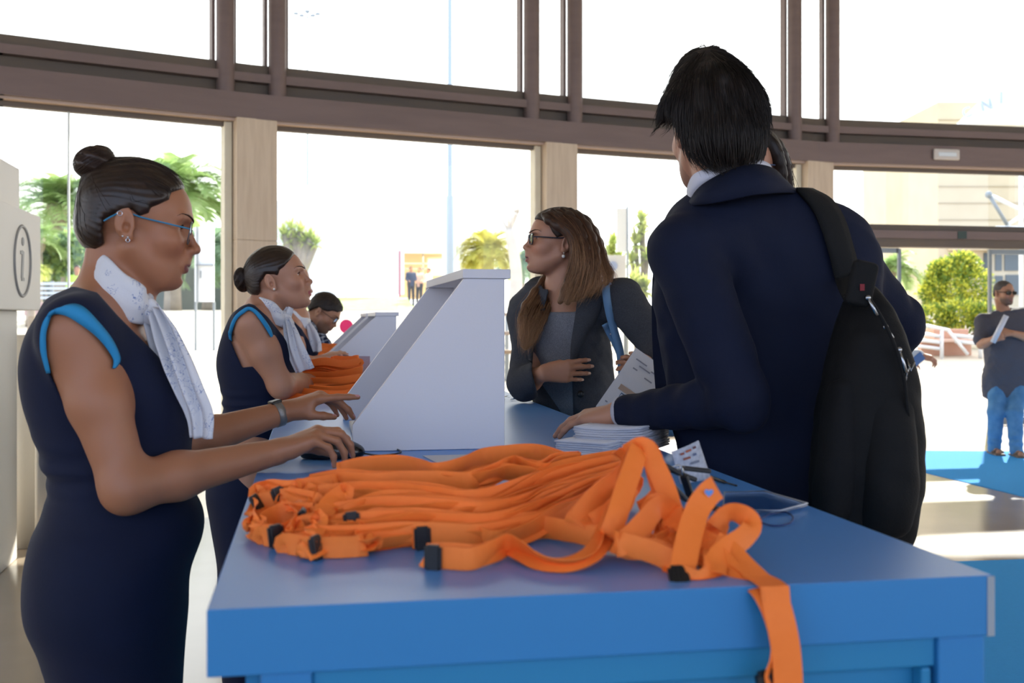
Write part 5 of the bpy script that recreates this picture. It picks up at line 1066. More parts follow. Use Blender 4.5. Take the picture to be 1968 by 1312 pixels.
def agent(h, J, rows, axes, o, label, *, fine, iris, lip, scarf, skirt, curls_r, curls_l, thumb_r=None, thumb_l=None, d_r=None, n_r=(0, 0, 1), d_l=None, n_l=(0, 0, 1), hs=.93, tan='tan', mouth=0., nose=0., res=.0045, hem=.5, fat=1., arm=1., arm_px=None, neck_px=None, trim_px=None):
    """woman in a sleeveless sheath dress; J: joints, rows: torso silhouette along axes (forward, left, up) from o"""
    f, l, u = axes; F = Field()
    F.loft(o, axes, rows, 2.15, .02, grow=-.006, end=.05)
    F.cone(h.w(-.022, 0, -.045), J['neck'], .049*h.s, .053*h.s, .02); F.cone(J['neck'], (J['sh_r']+J['sh_l'])/2-u*.02, .056*h.s, .075*h.s, .05)
    F.cone(J['neck']-u*.012, J['sh_r']+u*.008, .04, .045, .05); F.cone(J['neck']-u*.012, J['sh_l']+u*.008, .04, .045, .05)
    for sd in 'rl':
        sh, el, wr = J['sh_'+sd], J['el_'+sd], J['wr_'+sd]
        F.cone(sh, sh*.55+el*.45, .052*arm, .049*arm, .035); F.cone(sh*.55+el*.45, el, .049*arm, .038*arm, .02); F.cone(el, el*.68+wr*.32, .039*arm, .040*arm, .03); F.cone(el*.68+wr*.32, wr, .0395*arm, .0235*arm, .02)
    hr = hand(F, J['wr_r'], d_r if d_r is not None else J['wr_r']-J['el_r'], n_r, True, curls_r, hs, thumb=thumb_r, fat=.98*fat); hl = hand(F, J['wr_l'], d_l if d_l is not None else J['wr_l']-J['el_l'], n_l, False, curls_l, hs, thumb=thumb_l, fat=.98*fat)
    h.add(F, mouth=mouth, nose=nose)
    capsule_legs(F, J['hips'], J['knees'], J['ankles'])
    for a in J['ankles']: foot(F, a, f)
    def col(V):
        c = h.shade(V, SKIN[tan], lip)
        c = nails(hr, V, c); c = nails(hl, V, c); return c
    P = person(F, res, label, tan, fine, col)
    h.eyes(P, iris); h.brows(F, P)
    # dress
    D = Field(); D.loft(o, axes, rows+skirt, 2.2, .01, grow=.004, end=.03)
    sr, sl = J['sh_r'], J['sh_l']; top = (sr+sl)/2
    for sh in (sr, sl): D.cone(J['neck']*.45+sh*.55-u*.006, sh+u*.008+unit(sh-top)*.012, .05, .050, .045)
    for sd in 'rl': sh, el = J['sh_'+sd], J['el_'+sd]; D.cone(sh, sh*.84+el*.16, .0585*arm, .056*arm, .03)
    D.disp(lambda Q: .0022*wob(Q, 26, 2.)*np.clip(1.15-np.abs(((Q-o)@u)-J['waist'])/.10, 0, 1)+.0035*np.sin(((Q-o)@u)*150+2.2*wob(Q, 14, 1.))*np.clip(1-np.abs(((Q-o)@u)-J['waist'])/.075, 0, 1)*np.clip(.6-((Q-o)@f)/.12, 0.1, 1))
    if arm_px: D.put(sight_prism(arm_px, 0, J['sh_r'][1]+.06), (0, 0, 0), 1e3, .002, 'c')
    A = Field(); A.cone(sl, sl*.4+J['el_l']*.6, .058, .06, .02); A.keep(lambda Q: -((Q-sl-u*.04)@unit(sl-top-u*.5)), .01); D.cut(A, .004)
    D.put(sight_prism(neck_px), (0, 0, 0), 1e3, .003, 'c')
    fbox = [(top-V3(.3, .3, .42), top+V3(.3, .3, .16), .0036)]
    dr = sdf_obj('dress', D, .0055, NAVY, P, fine=fbox if h.s > 0 else ())
    if trim_px:
        O, I = [spline(q, 5) for q in trim_px]; both = Field(F.ops).also(Field([q for q in D.ops if q[0] == 'u']), 0.)
        Po = hit(both, O, .8, 9, .002); Pi = hit(Field(F.ops), I, .8, 9, .006); Pm = (Po+Pi)/2; Pm = np.where(((both(Pm) < .004)[:, None]), onto(both, Pm, .006), Pm)
        tr = link_mesh('sleeve_trim', *(lambda mb: (mb.v, mb.f))(MB().grid(np.stack([Po, Pm, Pi], 1))), SKYB, dr, True); solidify(tr, .003)
    scarf(P)
    return P, F, D
def hang_cloth(name, path, widths, wdir, parent, m, amp=.006, waves=3, th=.0016, n=26, seed=0):
    """draped strip following path with soft lengthwise pleats"""
    P = spline(path, 8); W = np.interp(np.linspace(0, 1, len(P)), np.linspace(0, 1, len(widths)), widths); T = np.gradient(P, axis=0); T /= np.linalg.norm(T, axis=1)[:, None]
    wd = np.asarray(wdir, float); rows = []
    for i, (p, w_, t) in enumerate(zip(P, W, T)):
        wv = wd if wd.ndim == 1 else wd[min(i*len(wd)//len(P), len(wd)-1)]
        x = unit(wv-t*(wv@t)); nn = np.cross(t, x); v = np.linspace(-1, 1, n); ph = seed+.15*i
        rows.append(p+np.outer(v*w_*.5, x)+np.outer(amp*np.cos(v*math.pi*waves*.5+ph*.35+.5*np.sin(v*3+ph*.2))+amp*.4*np.sin(v*7+ph), nn))
    o = link_mesh(name, *(lambda mb: (mb.v, mb.f))(MB().grid(np.array(rows))), m, parent, True)
    solidify(o, th); return o

def side_rows(o, f, d, data):
    """torso rows from silhouettes seen side-on: (frame row, back column, front column, half width)"""
    return [(EYE+(HZ-y)/F_PX*d, ((xb-CX)/F_PX*d-o[0])/f[0], ((xf-CX)/F_PX*d-o[0])/f[0], -w_, w_) for y, xb, xf, w_ in data]
def stand(o, f, l, J, hip=.86, w_=.085):
    b = V3(o[0], o[1], 0); J['hips'] = [b-l*w_+U*hip, b+l*w_+U*hip]; J['knees'] = [b-l*.08+f*.02+U*.47, b+l*.08+f*.02+U*.47]; J['ankles'] = [b-l*.075-f*.02+U*.085, b+l*.075-f*.02+U*.085]

# --- first agent: profile at the mouse, hair in a high bun
f1 = unit(V3(.955, .295, 0)); l1 = unit(np.cross(V3(0, 0, 1), f1)); U = V3(0, 0, 1)
R1 = frame(V3(.952, .306, 0), pitch=8.5); h1 = Head(at(248, 437, 1.98)+R1[:, 1]*.071, R1, .985, gaze=(1, .12, -.2))
o1 = V3(0, 0, 0); m1 = at(212, 760, 2.03); o1 = V3(m1[0], m1[1], 0)
rows1 = side_rows(o1, f1, 2.03, [(1345, 110, 335, .135), (1250, 96, 340, .165), (1175, 70, 346, .182), (1100, 68, 350, .185), (1030, 80, 372, .172), (985, 98, 372, .150), (930, 110, 350, .132), (880, 96, 350, .128), (820, 80, 354, .132), (765, 66, 355, .142), (705, 61, 322, .148), (650, 71, 285, .145), (605, 92, 250, .125), (575, 108, 236, .09), (556, 132, 215, .06)])
J1 = dict(neck=at(222, 567, 2.05), sh_r=at(146, 640, 1.885), sh_l=at(146, 640, 1.885)+l1*.335, el_r=at(243, 938, 1.87), wr_r=at(532, 868, 2.06), el_l=at(330, 868, 2.27), wr_l=at(548, 791, 2.42), waist=1.065, vee=1.165)
J1['el_l'] = at(322, 862, 2.25)
stand(o1, f1, l1, J1)
skirt1 = [(.41, -.112, .112, -.122, .122)]
TRIM1 = ([(93, 713), (79, 668), (80, 640), (88, 615), (108, 597), (135, 585), (160, 590), (190, 620), (215, 652), (230, 685), (227, 700), (219, 708)], [(97, 716), (90, 680), (88, 645), (93, 622), (101, 604), (125, 606), (150, 620), (178, 640), (200, 663), (217, 688), (219, 698), (217, 707)])
ARM1 = [(96, 716), (84, 670), (84, 642), (92, 617), (106, 601), (130, 596), (155, 606), (184, 630), (207, 658), (223, 686), (223, 700), (220, 712), (238, 785), (140, 800), (112, 750)]
NECK1 = [(100, 540), (150, 552), (187, 562), (228, 608), (300, 680), (356, 745), (420, 742), (420, 400), (100, 400)]
def neck_scarf(P, ring, knot, ends, k=1., seed=0.):
    ring = [at(*q) for q in ring]; cen = np.mean(ring, 0); Q = spline(ring+[ring[0]], 6)[:-1]; rows = []
    for i, p in enumerate(Q):
        out = unit((p-cen)*V3(1, 1, .1)); t = unit(Q[(i+1) % len(Q)]-Q[i-1]); up = unit(np.cross(out, t)); up = up if up[2] > 0 else -up
        hgt = (.031+.004*math.sin(i*.5+seed))*k; v = np.linspace(0, 2*math.pi, 20, endpoint=False); rad = (.011+.0028*np.sin(v*3+i*.35+seed)+.0016*np.sin(v*5-i*.6))*k
        rows.append(p+np.outer(np.sin(v)*hgt, up)+np.outer(np.cos(v)*rad, out))
    mb = MB(); rows = np.array(rows); N, M = rows.shape[:2]; mb.v = [tuple(p) for p in rows.reshape(-1, 3)]
    for i in range(N):
        for j in range(M): mb.f.append((i*M+j, ((i+1) % N)*M+j, ((i+1) % N)*M+(j+1) % M, i*M+(j+1) % M))
    S = mb.build('scarf', SCARF, P, True)
    K = Field(); k0 = at(*knot); K.ell(k0, np.array((.017, .016, .021))*k, None, .01); K.cone(k0+V3(-.012, 0, .012)*k, k0+V3(.012, 0, -.014)*k, .013*k, .015*k, .01); K.disp(lambda q: .0016*np.sin(q[:, 0]*300+q[:, 2]*200)+.001*wob(q, 120)); sdf_obj('knot', K, .003, SCARF, S)
    for i, (path, wd) in enumerate(ends): hang_cloth('scarf_end', [at(*q) for q in path], wd, (.92, -.2, .3), S, SCARF, .007*k, 4-i, seed=1.+3*i+seed)
def scarf1(P):
    neck_scarf(P, ((180, 522, 2.05), (196, 526, 1.985), (228, 556, 1.962), (264, 588, 1.975), (286, 594, 2.03), (278, 572, 2.12), (232, 532, 2.13), (194, 512, 2.11)), (288, 598, 2.0),
        [([(298, 592, 1.985), (322, 645, 1.965), (344, 700, 1.95), (364, 750, 1.945), (383, 797, 1.95), (386, 842, 1.955)], [.024, .046, .054, .054, .054, .044]), ([(280, 598, 2.01), (296, 650, 1.995), (318, 705, 1.985), (338, 745, 1.98), (352, 775, 1.99)], [.02, .034, .046, .048, .04])])
fine1 = [(h1.w(.02, 0, .02)-V3(.17, .15, .17), h1.w(.02, 0, .02)+V3(.17, .15, .13), .0021), (np.minimum(J1['wr_r'], J1['wr_l'])-V3(.03, .05, .06), np.maximum(J1['wr_r'], J1['wr_l'])+V3(.2, .12, .06), .0021)]
agent1, F1, D1 = agent(h1, J1, rows1, (f1, l1, U), o1, 'person in sleeveless navy dress, glasses and high hair bun, hand on the computer mouse', fine=fine1, iris='#3a2416', lip='#7e4845', scarf=scarf1, skirt=skirt1, nose=.003,
    curls_r=[(26, 40, 22), (32, 42, 26), (40, 42, 26), (46, 40, 24)], curls_l=[(17, 4, 3), (42, 24, 14), (46, 26, 16), (46, 26, 16)], d_r=V3(1, .12, .42), n_r=V3(-.4, -.2, 1), d_l=V3(1, .16, .42), n_l=V3(-.4, -.25, 1),
    arm_px=ARM1, neck_px=NECK1, trim_px=TRIM1, thumb_l=[(.022, .018, -.008), (.05, .034, -.022), (.078, .036, -.036), (.1, .03, -.05)], thumb_r=[(.022, .02, -.008), (.05, .043, -.024), (.072, .05, -.042), (.09, .046, -.058)])
H1, HF1 = pulled_hair(h1, agent1, [(.0965, .0885), (.080, .083), (.0640, .0756), (.062, .0616), (.046, .052), (.0324, .0426), (.0285, .030), (.0138, .0236), (-.0013, .0328), (-.0298, .0193), (-.0433, .0099), (-.0443, -.0114), (-.038, -.0343), (-.049, -.0523), (-.13, -.045), (-.13, .16), (.09, .16)], (-.070, 0, .098), (.037, .039, .030), (-.50, 0, .87), n=1500)
G1 = h1.glasses(agent1, '#3a4652', '#2d7fa6', .0265, .021, .0010, .1085, zc=.0105)
# earrings and watch of the first agent
SILVER = mat('silver', '#c8c8cc', .2, 1.)
def earring(h, parent, pts, m=SILVER):
    for q in pts:
        if len(q) == 4: MB().sphere(h.w(*q[:3]), q[3], 12).build('earring', m, parent, True)
        else: c = h.w(*q[:3]); MB().tube([c+h.R@V3(math.cos(a), 0, math.sin(a))*q[3] for a in np.linspace(0, 2*math.pi, 18, endpoint=False)], q[4], 6, closed=True).build('earring', m, parent, True)
earring(h1, agent1, [(-.008, -.0785, -.0175, .0021), (.001, -.081, -.018, .0019), (.0015, -.081, -.0235, .0032, .0008), (-.019, -.0775, .022, .0042, .0007)])
wr = J1['wr_l']*.93+J1['el_l']*.07; wd_ = unit(J1['wr_l']-J1['el_l']); wx = unit(np.cross(wd_, U)); wz = np.cross(wx, wd_)
WATCH = MB().lathe([(.0262, -.0085), (.0278, -.008), (.0278, .008), (.0262, .0085)], wr, wd_, 32); wb = WATCH.build('watch_strap', mat('watch_steel', '#8e8a86', .35, .6, bump=(400, .2)), agent1, True)
MB().box(wr+wz*.0275, (.024, .022, .007), np.stack([wd_, wx, wz], 1), .002).build('watch_face', mat('watch_black', '#15161a', .2), wb)
# --- second agent: low bun, chin lifted
f2_ = unit(V3(.985, .17, 0)); l2_ = unit(np.cross(U, f2_)); R2 = frame(V3(.993, .10, 0), pitch=-12.); h2 = Head(at(525, 545, 3.78)+R2[:, 1]*.071, R2, .985, gaze=(1, .1, .08))
m2 = at(485, 702, 3.86); o2 = V3(m2[0], m2[1], 0)
rows2 = side_rows(o2, f2_, 3.86, [(1312, 432, 522, .12), (1180, 428, 528, .15), (1075, 422, 532, .17), (1000, 410, 536, .182), (940, 402, 538, .172), (880, 415, 538, .150), (830, 429, 536, .133), (790, 433, 538, .129), (757, 430, 548, .134), (702, 421, 572, .145), (660, 427, 563, .148), (625, 439, 545, .145), (603, 450, 527, .12), (588, 466, 512, .07)])
J2 = dict(neck=at(512, 592, 3.86), sh_r=at(482, 622, 3.71), sh_l=at(482, 622, 3.71)+l2_*.33, el_r=at(541, 742, 3.74), wr_r=at(625, 730, 4.16), el_l=at(560, 732, 4.2), wr_l=at(632, 724, 4.42), waist=1.04, vee=1.18); stand(o2, f2_, l2_, J2)
TRIM2 = ([(441.8, 646), (442.3, 628), (451.5, 608), (467.5, 594), (479.4, 590), (493.3, 597), (507, 612), (519.5, 631), (524.5, 645)], [(445.5, 656), (445.7, 640), (454.6, 614.5), (469.5, 601), (479.4, 596), (490, 603), (502.5, 619), (514, 637), (521, 648)])
ARM2 = [(444, 656), (444, 634), (453, 611), (468, 597.5), (479.4, 593), (492, 600), (505, 616), (517, 634), (523, 648), (528, 700), (466, 706), (452, 676)]
NECK2 = [(470, 580), (489, 586), (515, 609), (531, 629), (544, 645), (559, 668), (569, 700), (640, 700), (640, 480), (470, 480)]
def scarf2(P):
    neck_scarf(P, ((490, 576, 3.86), (497, 584, 3.8), (516, 597, 3.775), (538, 611, 3.785), (552, 612, 3.85), (548, 596, 3.93), (520, 578, 3.95), (498, 570, 3.92)), (551, 615, 3.81),
        [([(552, 613, 3.8), (559, 640, 3.78), (567, 668, 3.77), (577, 692, 3.77), (586, 712, 3.78)], [.026, .052, .068, .072, .07]), ([(553, 612, 3.82), (553, 600, 3.815), (556, 590, 3.82)], [.02, .03, .024])], 1., 2.)
fine2 = [(h2.w(.02, 0, .0)-V3(.15, .15, .16), h2.w(.02, 0, .0)+V3(.15, .15, .15), .0026)]
agent2, F2, D2 = agent(h2, J2, rows2, (f2_, l2_, U), o2, 'person in sleeveless navy dress with low hair bun and pearl earring, talking with lips parted', fine=fine2, iris='#2e1c12', lip='#a3203f', scarf=scarf2, skirt=[(.41, -.112, .112, -.122, .122)], tan='fair', mouth=.0035, res=.006,
    curls_r=[(6, 12, 8)]*4, curls_l=[(6, 12, 8)]*4, d_r=V3(1, .2, .1), d_l=V3(1, .1, .1), arm_px=ARM2, neck_px=NECK2, trim_px=TRIM2)
H2, HF2 = pulled_hair(h2, agent2, [(.099, .0885), (.0765, .0686), (.05, .052), (.0309, .0413), (.021, .024), (.010, .030), (-.0177, .0369), (-.0433, .0129), (-.051, -.0147), (-.061, -.0279), (-.12, -.01), (-.13, .16), (.09, .16)], (-.092, 0, .038), (.043, .036, .028), (-1, 0, .05), n=900, seed=5, bun_col='#231710')
earring(h2, agent2, [(.000, -.0785, -.019, .0042)], mat('pearl', '#ece6dc', .15))
# --- third agent, mostly hidden behind the second
R3_ = frame(V3(.985, .15, 0), pitch=4.); h3 = Head(at(549, 549, 5.33)+R3_[:, 1]*.071, R3_, 1.)
m3 = at(556, 668, 5.4); o3 = V3(m3[0], m3[1], 0)
rows3 = side_rows(o3, f2_, 5.4, [(1100, 460, 540, .12), (960, 455, 546, .15), (900, 452, 548, .17), (850, 452, 550, .182), (800, 454, 552, .172), (770, 462, 546, .14), (740, 474, 553, .131), (700, 496, 596, .138), (668, 502, 611, .146), (640, 512, 600, .146), (620, 524, 586, .12), (610, 538, 578, .07)])
J3 = dict(neck=at(566, 610, 5.4), sh_r=at(556, 634, 5.25), sh_l=at(556, 634, 5.25)+l2_*.33, el_r=at(578, 706, 5.2), wr_r=at(612, 692, 5.26), el_l=at(588, 706, 5.42), wr_l=at(616, 694, 5.38), waist=1.04, vee=1.18); stand(o3-f2_*.17, f2_, l2_, J3)
NECK3 = [(540, 604), (560, 612), (580, 632), (594, 655), (602, 676), (640, 676), (640, 500), (540, 500)]
ARM3 = [(536, 650), (538, 632), (552, 620), (566, 628), (577, 645), (580, 680), (548, 682)]
def scarf3(P):
    neck_scarf(P, ((556, 604, 5.4), (562, 610, 5.33), (574, 618, 5.31), (588, 624, 5.34), (592, 620, 5.42), (586, 610, 5.5), (570, 602, 5.5)), (592, 626, 5.36), [([(592, 622, 5.34), (598, 640, 5.32), (603, 658, 5.32), (606, 676, 5.33)], [.03, .06, .07, .06])], 1., 5.)
agent3, F3, D3 = agent(h3, J3, rows3, (f2_, l2_, U), o3, 'person in navy dress and white scarf, mostly hidden behind the agent with the low bun', fine=[(h3.w(.02, 0, 0)-V3(.14, .14, .15), h3.w(.02, 0, 0)+V3(.14, .14, .15), .0035)], iris='#2e1c12', lip='#b0405c', scarf=scarf3, skirt=[(.41, -.285, -.055, -.122, .122)], tan='fair', res=.008,
    curls_r=[(10, 15, 10)]*4, curls_l=[(10, 15, 10)]*4, arm_px=ARM3, neck_px=NECK3, trim_px=None)
H3, HF3 = pulled_hair(h3, agent3, [(.098, .0885), (.0765, .0686), (.05, .052), (.0309, .0413), (.010, .030), (-.0177, .0369), (-.0433, .0129), (-.051, -.0147), (-.061, -.0279), (-.12, -.01), (-.13, .16), (.09, .16)], (-.085, 0, .05), (.036, .036, .028), (-1, 0, .3), n=200, seed=8, loose=False)
# ------------------------------------------------------------------ visitors and everybody else
def torso_rows(k=1., male=True, z0=-.14):
    T = [(-.14, -.10, .10, .165), (0, -.115, .10, .172), (.12, -.10, .105, .158), (.25, -.105, .11, .165), (.38, -.115, .11, .185), (.45, -.10, .09, .17), (.50, -.07, .055, .10)] if male else \
        [(-.14, -.11, .10, .165), (-.02, -.12, .10, .17), (.12, -.095, .10, .135), (.25, -.10, .115, .14), (.36, -.10, .125, .155), (.44, -.085, .09, .15), (.50, -.06, .05, .085)]
    return [(z*k, b*k, f*k, -w_*k, w_*k) for z, b, f, w_ in T if z >= z0]
def limbs(F, J, arm=1., sd='rl'):
    for s in sd:
        a, b, c = J['sh_'+s], J['el_'+s], J['wr_'+s]; F.cone(a, b, .054*arm, .041*arm, .03); F.cone(b, b*.7+c*.3, .041*arm, .042*arm, .02); F.cone(b*.7+c*.3, c, .042*arm, .027*arm, .02)
def rig(pel, neck, f, half=.19, hip=None, ground=0., step=(0, 0)):
    """joints of a standing figure from pelvis and neck points"""
    pel = np.asarray(pel, float); neck = np.asarray(neck, float); f = unit(f); l = unit(np.cross(U, f)); up = unit(neck-pel); J = dict(pel=pel, neck=neck, f=f, l=l, up=up, k=np.linalg.norm(neck-pel)/.50)
    ff = unit(f-up*(f@up)); J['axes'] = (ff, l, up); s = neck-up*.065
    J['sh_r'] = s-l*half; J['sh_l'] = s+l*half; leg = pel[2]-ground
    J['hips'] = [pel-l*.09-up*.02, pel+l*.09-up*.02]; b = V3(pel[0], pel[1], ground)
    J['knees'] = [b-l*.10+f*(.03+step[0]*.5)+U*leg*.53, b+l*.10+f*(.03+step[1]*.5)+U*leg*.53]; J['ankles'] = [b-l*.11+f*step[0]+U*.085, b+l*.11+f*step[1]+U*.085]
    return J
def simple(h, J, label, skin='olive', fine=(), res=.009, hands=None, col=None, shoes=None, mouth=0., iris='#2a1c14', lip='#93584f', stubble=None, arm=1., head_fine=.004, male=True, brow='#1c130f', jaw=.004):
    F = Field(); F.loft(J['pel'], J['axes'], torso_rows(J['k'], male), 2.3, .02, grow=-.004)
    F.cone(h.w(-.022, 0, -.045), J['neck'], (.056 if male else .05)*h.s, (.06 if male else .054)*h.s, .02); F.cone(J['neck'], J['neck']-J['up']*.1, .06, .09, .05)
    limbs(F, J, arm); capsule_legs(F, J['hips'], J['knees'], J['ankles'])
    for a in J['ankles']: foot(F, a, J['f'])
    H = {}
    for s, q in (hands or {}).items(): H[s] = hand(F, J['wr_'+s], q['d'], q['n'], s == 'r', q.get('curls'), q.get('s', 1.), thumb=q.get('thumb'))
    h.add(F, mouth=mouth, jaw=jaw)
    fl = [(h.w(.02, 0, 0)-V3(.14, .14, .15), h.w(.02, 0, 0)+V3(.14, .14, .15), head_fine)]+list(fine)
    P = person(F, res, label, skin, fl, lambda V: h.shade(V, SKIN[skin], lip, stubble=stubble)); h.eyes(P, iris); h.brows(F, P, brow, .0026 if male else .002, False)
    return P, F, H
def top_wear(J, sleeve=.5, grow=.012, hem=-.14, male=True, slr=.012, fold=.003, neck_r=.065, arms='rl', loose=0.):
    """shirt field: torso shell and sleeves (sleeve: 0.5 stops above the elbow, 1 reaches the wrist)"""
    D = Field(); D.loft(J['pel'], J['axes'], torso_rows(J['k'], male, hem-1e-6), 2.3, .02, grow=grow, end=.03)
    for s in arms:
        a, b, c = J['sh_'+s], J['el_'+s], J['wr_'+s]; D.cone(J['neck']-J['up']*.05, a+J['up']*.004, .05+grow, .052+grow, .05)
        if sleeve <= .5: D.cone(a, a+(b-a)*sleeve*1.5, .055+slr, .052+slr*1.5, .03)
        else:
            D.cone(a, b, .054+slr, .043+slr, .03); D.cone(b, b+(c-b)*(sleeve-.5)*1.9, .043+slr, .030+slr, .02)
    ax = J['axes']; D.disp(lambda P: fold*wob((P-J['pel'])*V3(1, 1, .55), 26, 3.)+fold*.5*wob(P, 55, 1.))
    D.put(lambda P: np.maximum(np.linalg.norm((P-J['neck'])-np.outer((P-J['neck'])@J['up'], J['up']), axis=1)-neck_r, -.035-((P-J['neck'])@J['up'])), (0, 0, 0), 1e3, .006, 'c')
    return D
def trousers(J, r=(.095, .066, .052), grow=.01, belt=.06):
    D = Field(); D.loft(J['pel'], J['axes'], [q for q in torso_rows(J['k']) if q[0] < .05]+[(belt, -.105*J['k'], .105*J['k'], -.162*J['k'], .162*J['k'])], 2.3, .02, grow=grow, end=.02)
    for a, b, c in zip(J['hips'], J['knees'], J['ankles']):
        D.cone(a, b, r[0], r[1], .03); D.cone(b, c-U*.03, r[1], r[2], .03)
    D.disp(lambda P: .0035*wob(P*V3(1, 1, 1.6), 22, 5.)*np.clip(1.2-np.abs(P[:, 2]-.45)*1.0, .3, 1)+.005*np.sin(P[:, 2]*85+2*wob(P, 12))*np.clip(1-np.abs(P[:, 2]-.14)/.12, 0, 1)); return D
def shoe(J, parent, m, sandal=False):
    f = J['f']
    for i, a in enumerate(J['ankles']):
        g = V3(a[0], a[1], a[2]-.085); G = Field()
        if sandal:
            G.rbox(g+f*.05+U*.012, (.14, .05, .012), np.stack([f, J['l'], U], 1), .01); G.cone(g+f*.10-J['l']*.045+U*.03, g+f*.10+J['l']*.045+U*.03, .016, .016, .01); G.cone(g+f*.01-J['l']*.045+U*.05, g+f*.01+J['l']*.045+U*.05, .016, .016, .01); G.cone(g+f*.10+U*.046-J['l']*.02, g+f*.10+U*.046+J['l']*.02, .014, .014, .02)
        else: G.cone(g-f*.045+U*.04, g+f*.155+U*.03, .044, .036, .02); G.cone(g+U*.08, g+f*.05+U*.05, .05, .045, .03); G.half(g, -U)
        sdf_obj('sandal' if sandal else 'shoe', G, .006, m, parent)
def short_hair(h, parent, grow, poly, m, n=700, L=.02, seed=1, crown=(-.05, 0, .12), up=.2, col='#17110e', res=.004, rad=.0004):
    F = skull_cap(h, grow, poly); F.disp(lambda P: .0016*wob(P, 160, 2.)); H = sdf_obj('hair', F, res, hairmat(col, .6), parent)
    rs = np.random.default_rng(seed); Fl = Field(F.ops[:-1]); a, b = Fl.box(0); P = []
    while sum(len(p) for p in P) < n:
        q = rs.uniform(a, b, (n*3, 3)); q = q[np.abs(Fl(q)) < .012]; P.append(q)
    P = onto(Fl, np.vstack(P)[:n], -.002); K = h.w(*crown); pts = [P]
    for k in range(6):
        N = gradp(Fl, P); d = P-K; d = d-N*(d*N).sum(1)[:, None]; d /= np.maximum(np.linalg.norm(d, axis=1), 1e-6)[:, None]; d = d+rs.normal(0, .25, d.shape)+N*up; P = P+d*L/6*rs.uniform(.7, 1.3, (n, 1)); pts.append(P)
    S = np.stack(pts, 1); c = np.array(srgb(col)); strands('hair_strand', S, np.full(n, rad)*h.s, mat('hair_strand', rough=.45, attr=True, spec=.35), H, c*(1+rs.normal(.3, .4, (n, 1, 1)).clip(-.5, 1.5))*np.ones((n, 7, 1)))
    return H, F
def plaid_mat():
    m = mat('plaid', '#22304e', .8, 0, .2); nt = m.node_tree; b = nt.nodes['Principled BSDF']; tc = nt.nodes.new('ShaderNodeTexCoord'); out = None
    for ax, sc in (('X', 22.), ('Z', 20.)):
        mp = nt.nodes.new('ShaderNodeMapping'); w_ = nt.nodes.new('ShaderNodeTexWave'); w_.bands_direction = ax; w_.inputs['Scale'].default_value = sc*.55; w_.inputs['Distortion'].default_value = .6; w_.inputs['Detail'].default_value = 0
        nt.links.new(tc.outputs['Object'], mp.inputs['Vector']); mp.inputs['Rotation'].default_value = (0, .35, .3); nt.links.new(mp.outputs[0], w_.inputs['Vector'])
        r = nt.nodes.new('ShaderNodeValToRGB'); e = r.color_ramp.elements; e[0].position = .5; e[0].color = (*srgb('#17233f'), 1); e[1].position = .93; e[1].color = (*srgb('#b9c2cf'), 1); q = e.new(.72); q.color = (*srgb('#2c4a86'), 1); nt.links.new(w_.outputs['Color'], r.inputs['Fac'])
        if out is None: out = r.outputs['Color']
        else:
            mx = nt.nodes.new('ShaderNodeMix'); mx.data_type = 'RGBA'; mx.inputs['Factor'].default_value = .5; nt.links.new(out, mx.inputs['A']); nt.links.new(r.outputs['Color'], mx.inputs['B']); out = mx.outputs['Result']
    nt.links.new(out, b.inputs['Base Color']); return m
# --- man in the plaid shirt at the far end, bent over the counter
f4 = unit(V3(.97, -.06, 0)); R4 = frame(f4, pitch=36.); h4 = Head(at(613, 601, 7.23)+R4[:, 1]*.073, R4, 1.03, True, gaze=(1, 0, -.4))
J4 = rig(at(518, 716, 7.35), at(601, 622, 7.32), f4, .185); J4['el_r'] = at(620, 664, 7.2); J4['wr_r'] = at(632, 674, 7.45); J4['el_l'] = at(620, 664, 7.6); J4['wr_l'] = at(636, 673, 7.7)
man4, F4, _ = simple(h4, J4, 'person in plaid shirt and glasses bending over the far end of the counter', 'olive', hands={'r': dict(d=V3(1, .2, 0), n=V3(0, 0, 1)), 'l': dict(d=V3(1, -.2, 0), n=V3(0, 0, 1))}, stubble=('#4a3a32', .55))
D = top_wear(J4, 1., .014, neck_r=.062); sdf_obj('shirt', D, .008, plaid_mat(), man4); sdf_obj('trousers', trousers(J4), .011, mat('denim_dark', '#2a3448', .8), man4); shoe(J4, man4, mat('shoe_dark', '#26221f', .6))
short_hair(h4, man4, .016, [(.1, .088), (.088, .07), (.06, .06), (.04, .04), (.012, .03), (-.02, .03), (-.045, .0), (-.06, -.03), (-.13, -.02), (-.13, .16), (.1, .16)], None, 900, .02, 3)
h4.glasses(man4, '#17181b', '#17181b', .024, .019, .0016, .108)
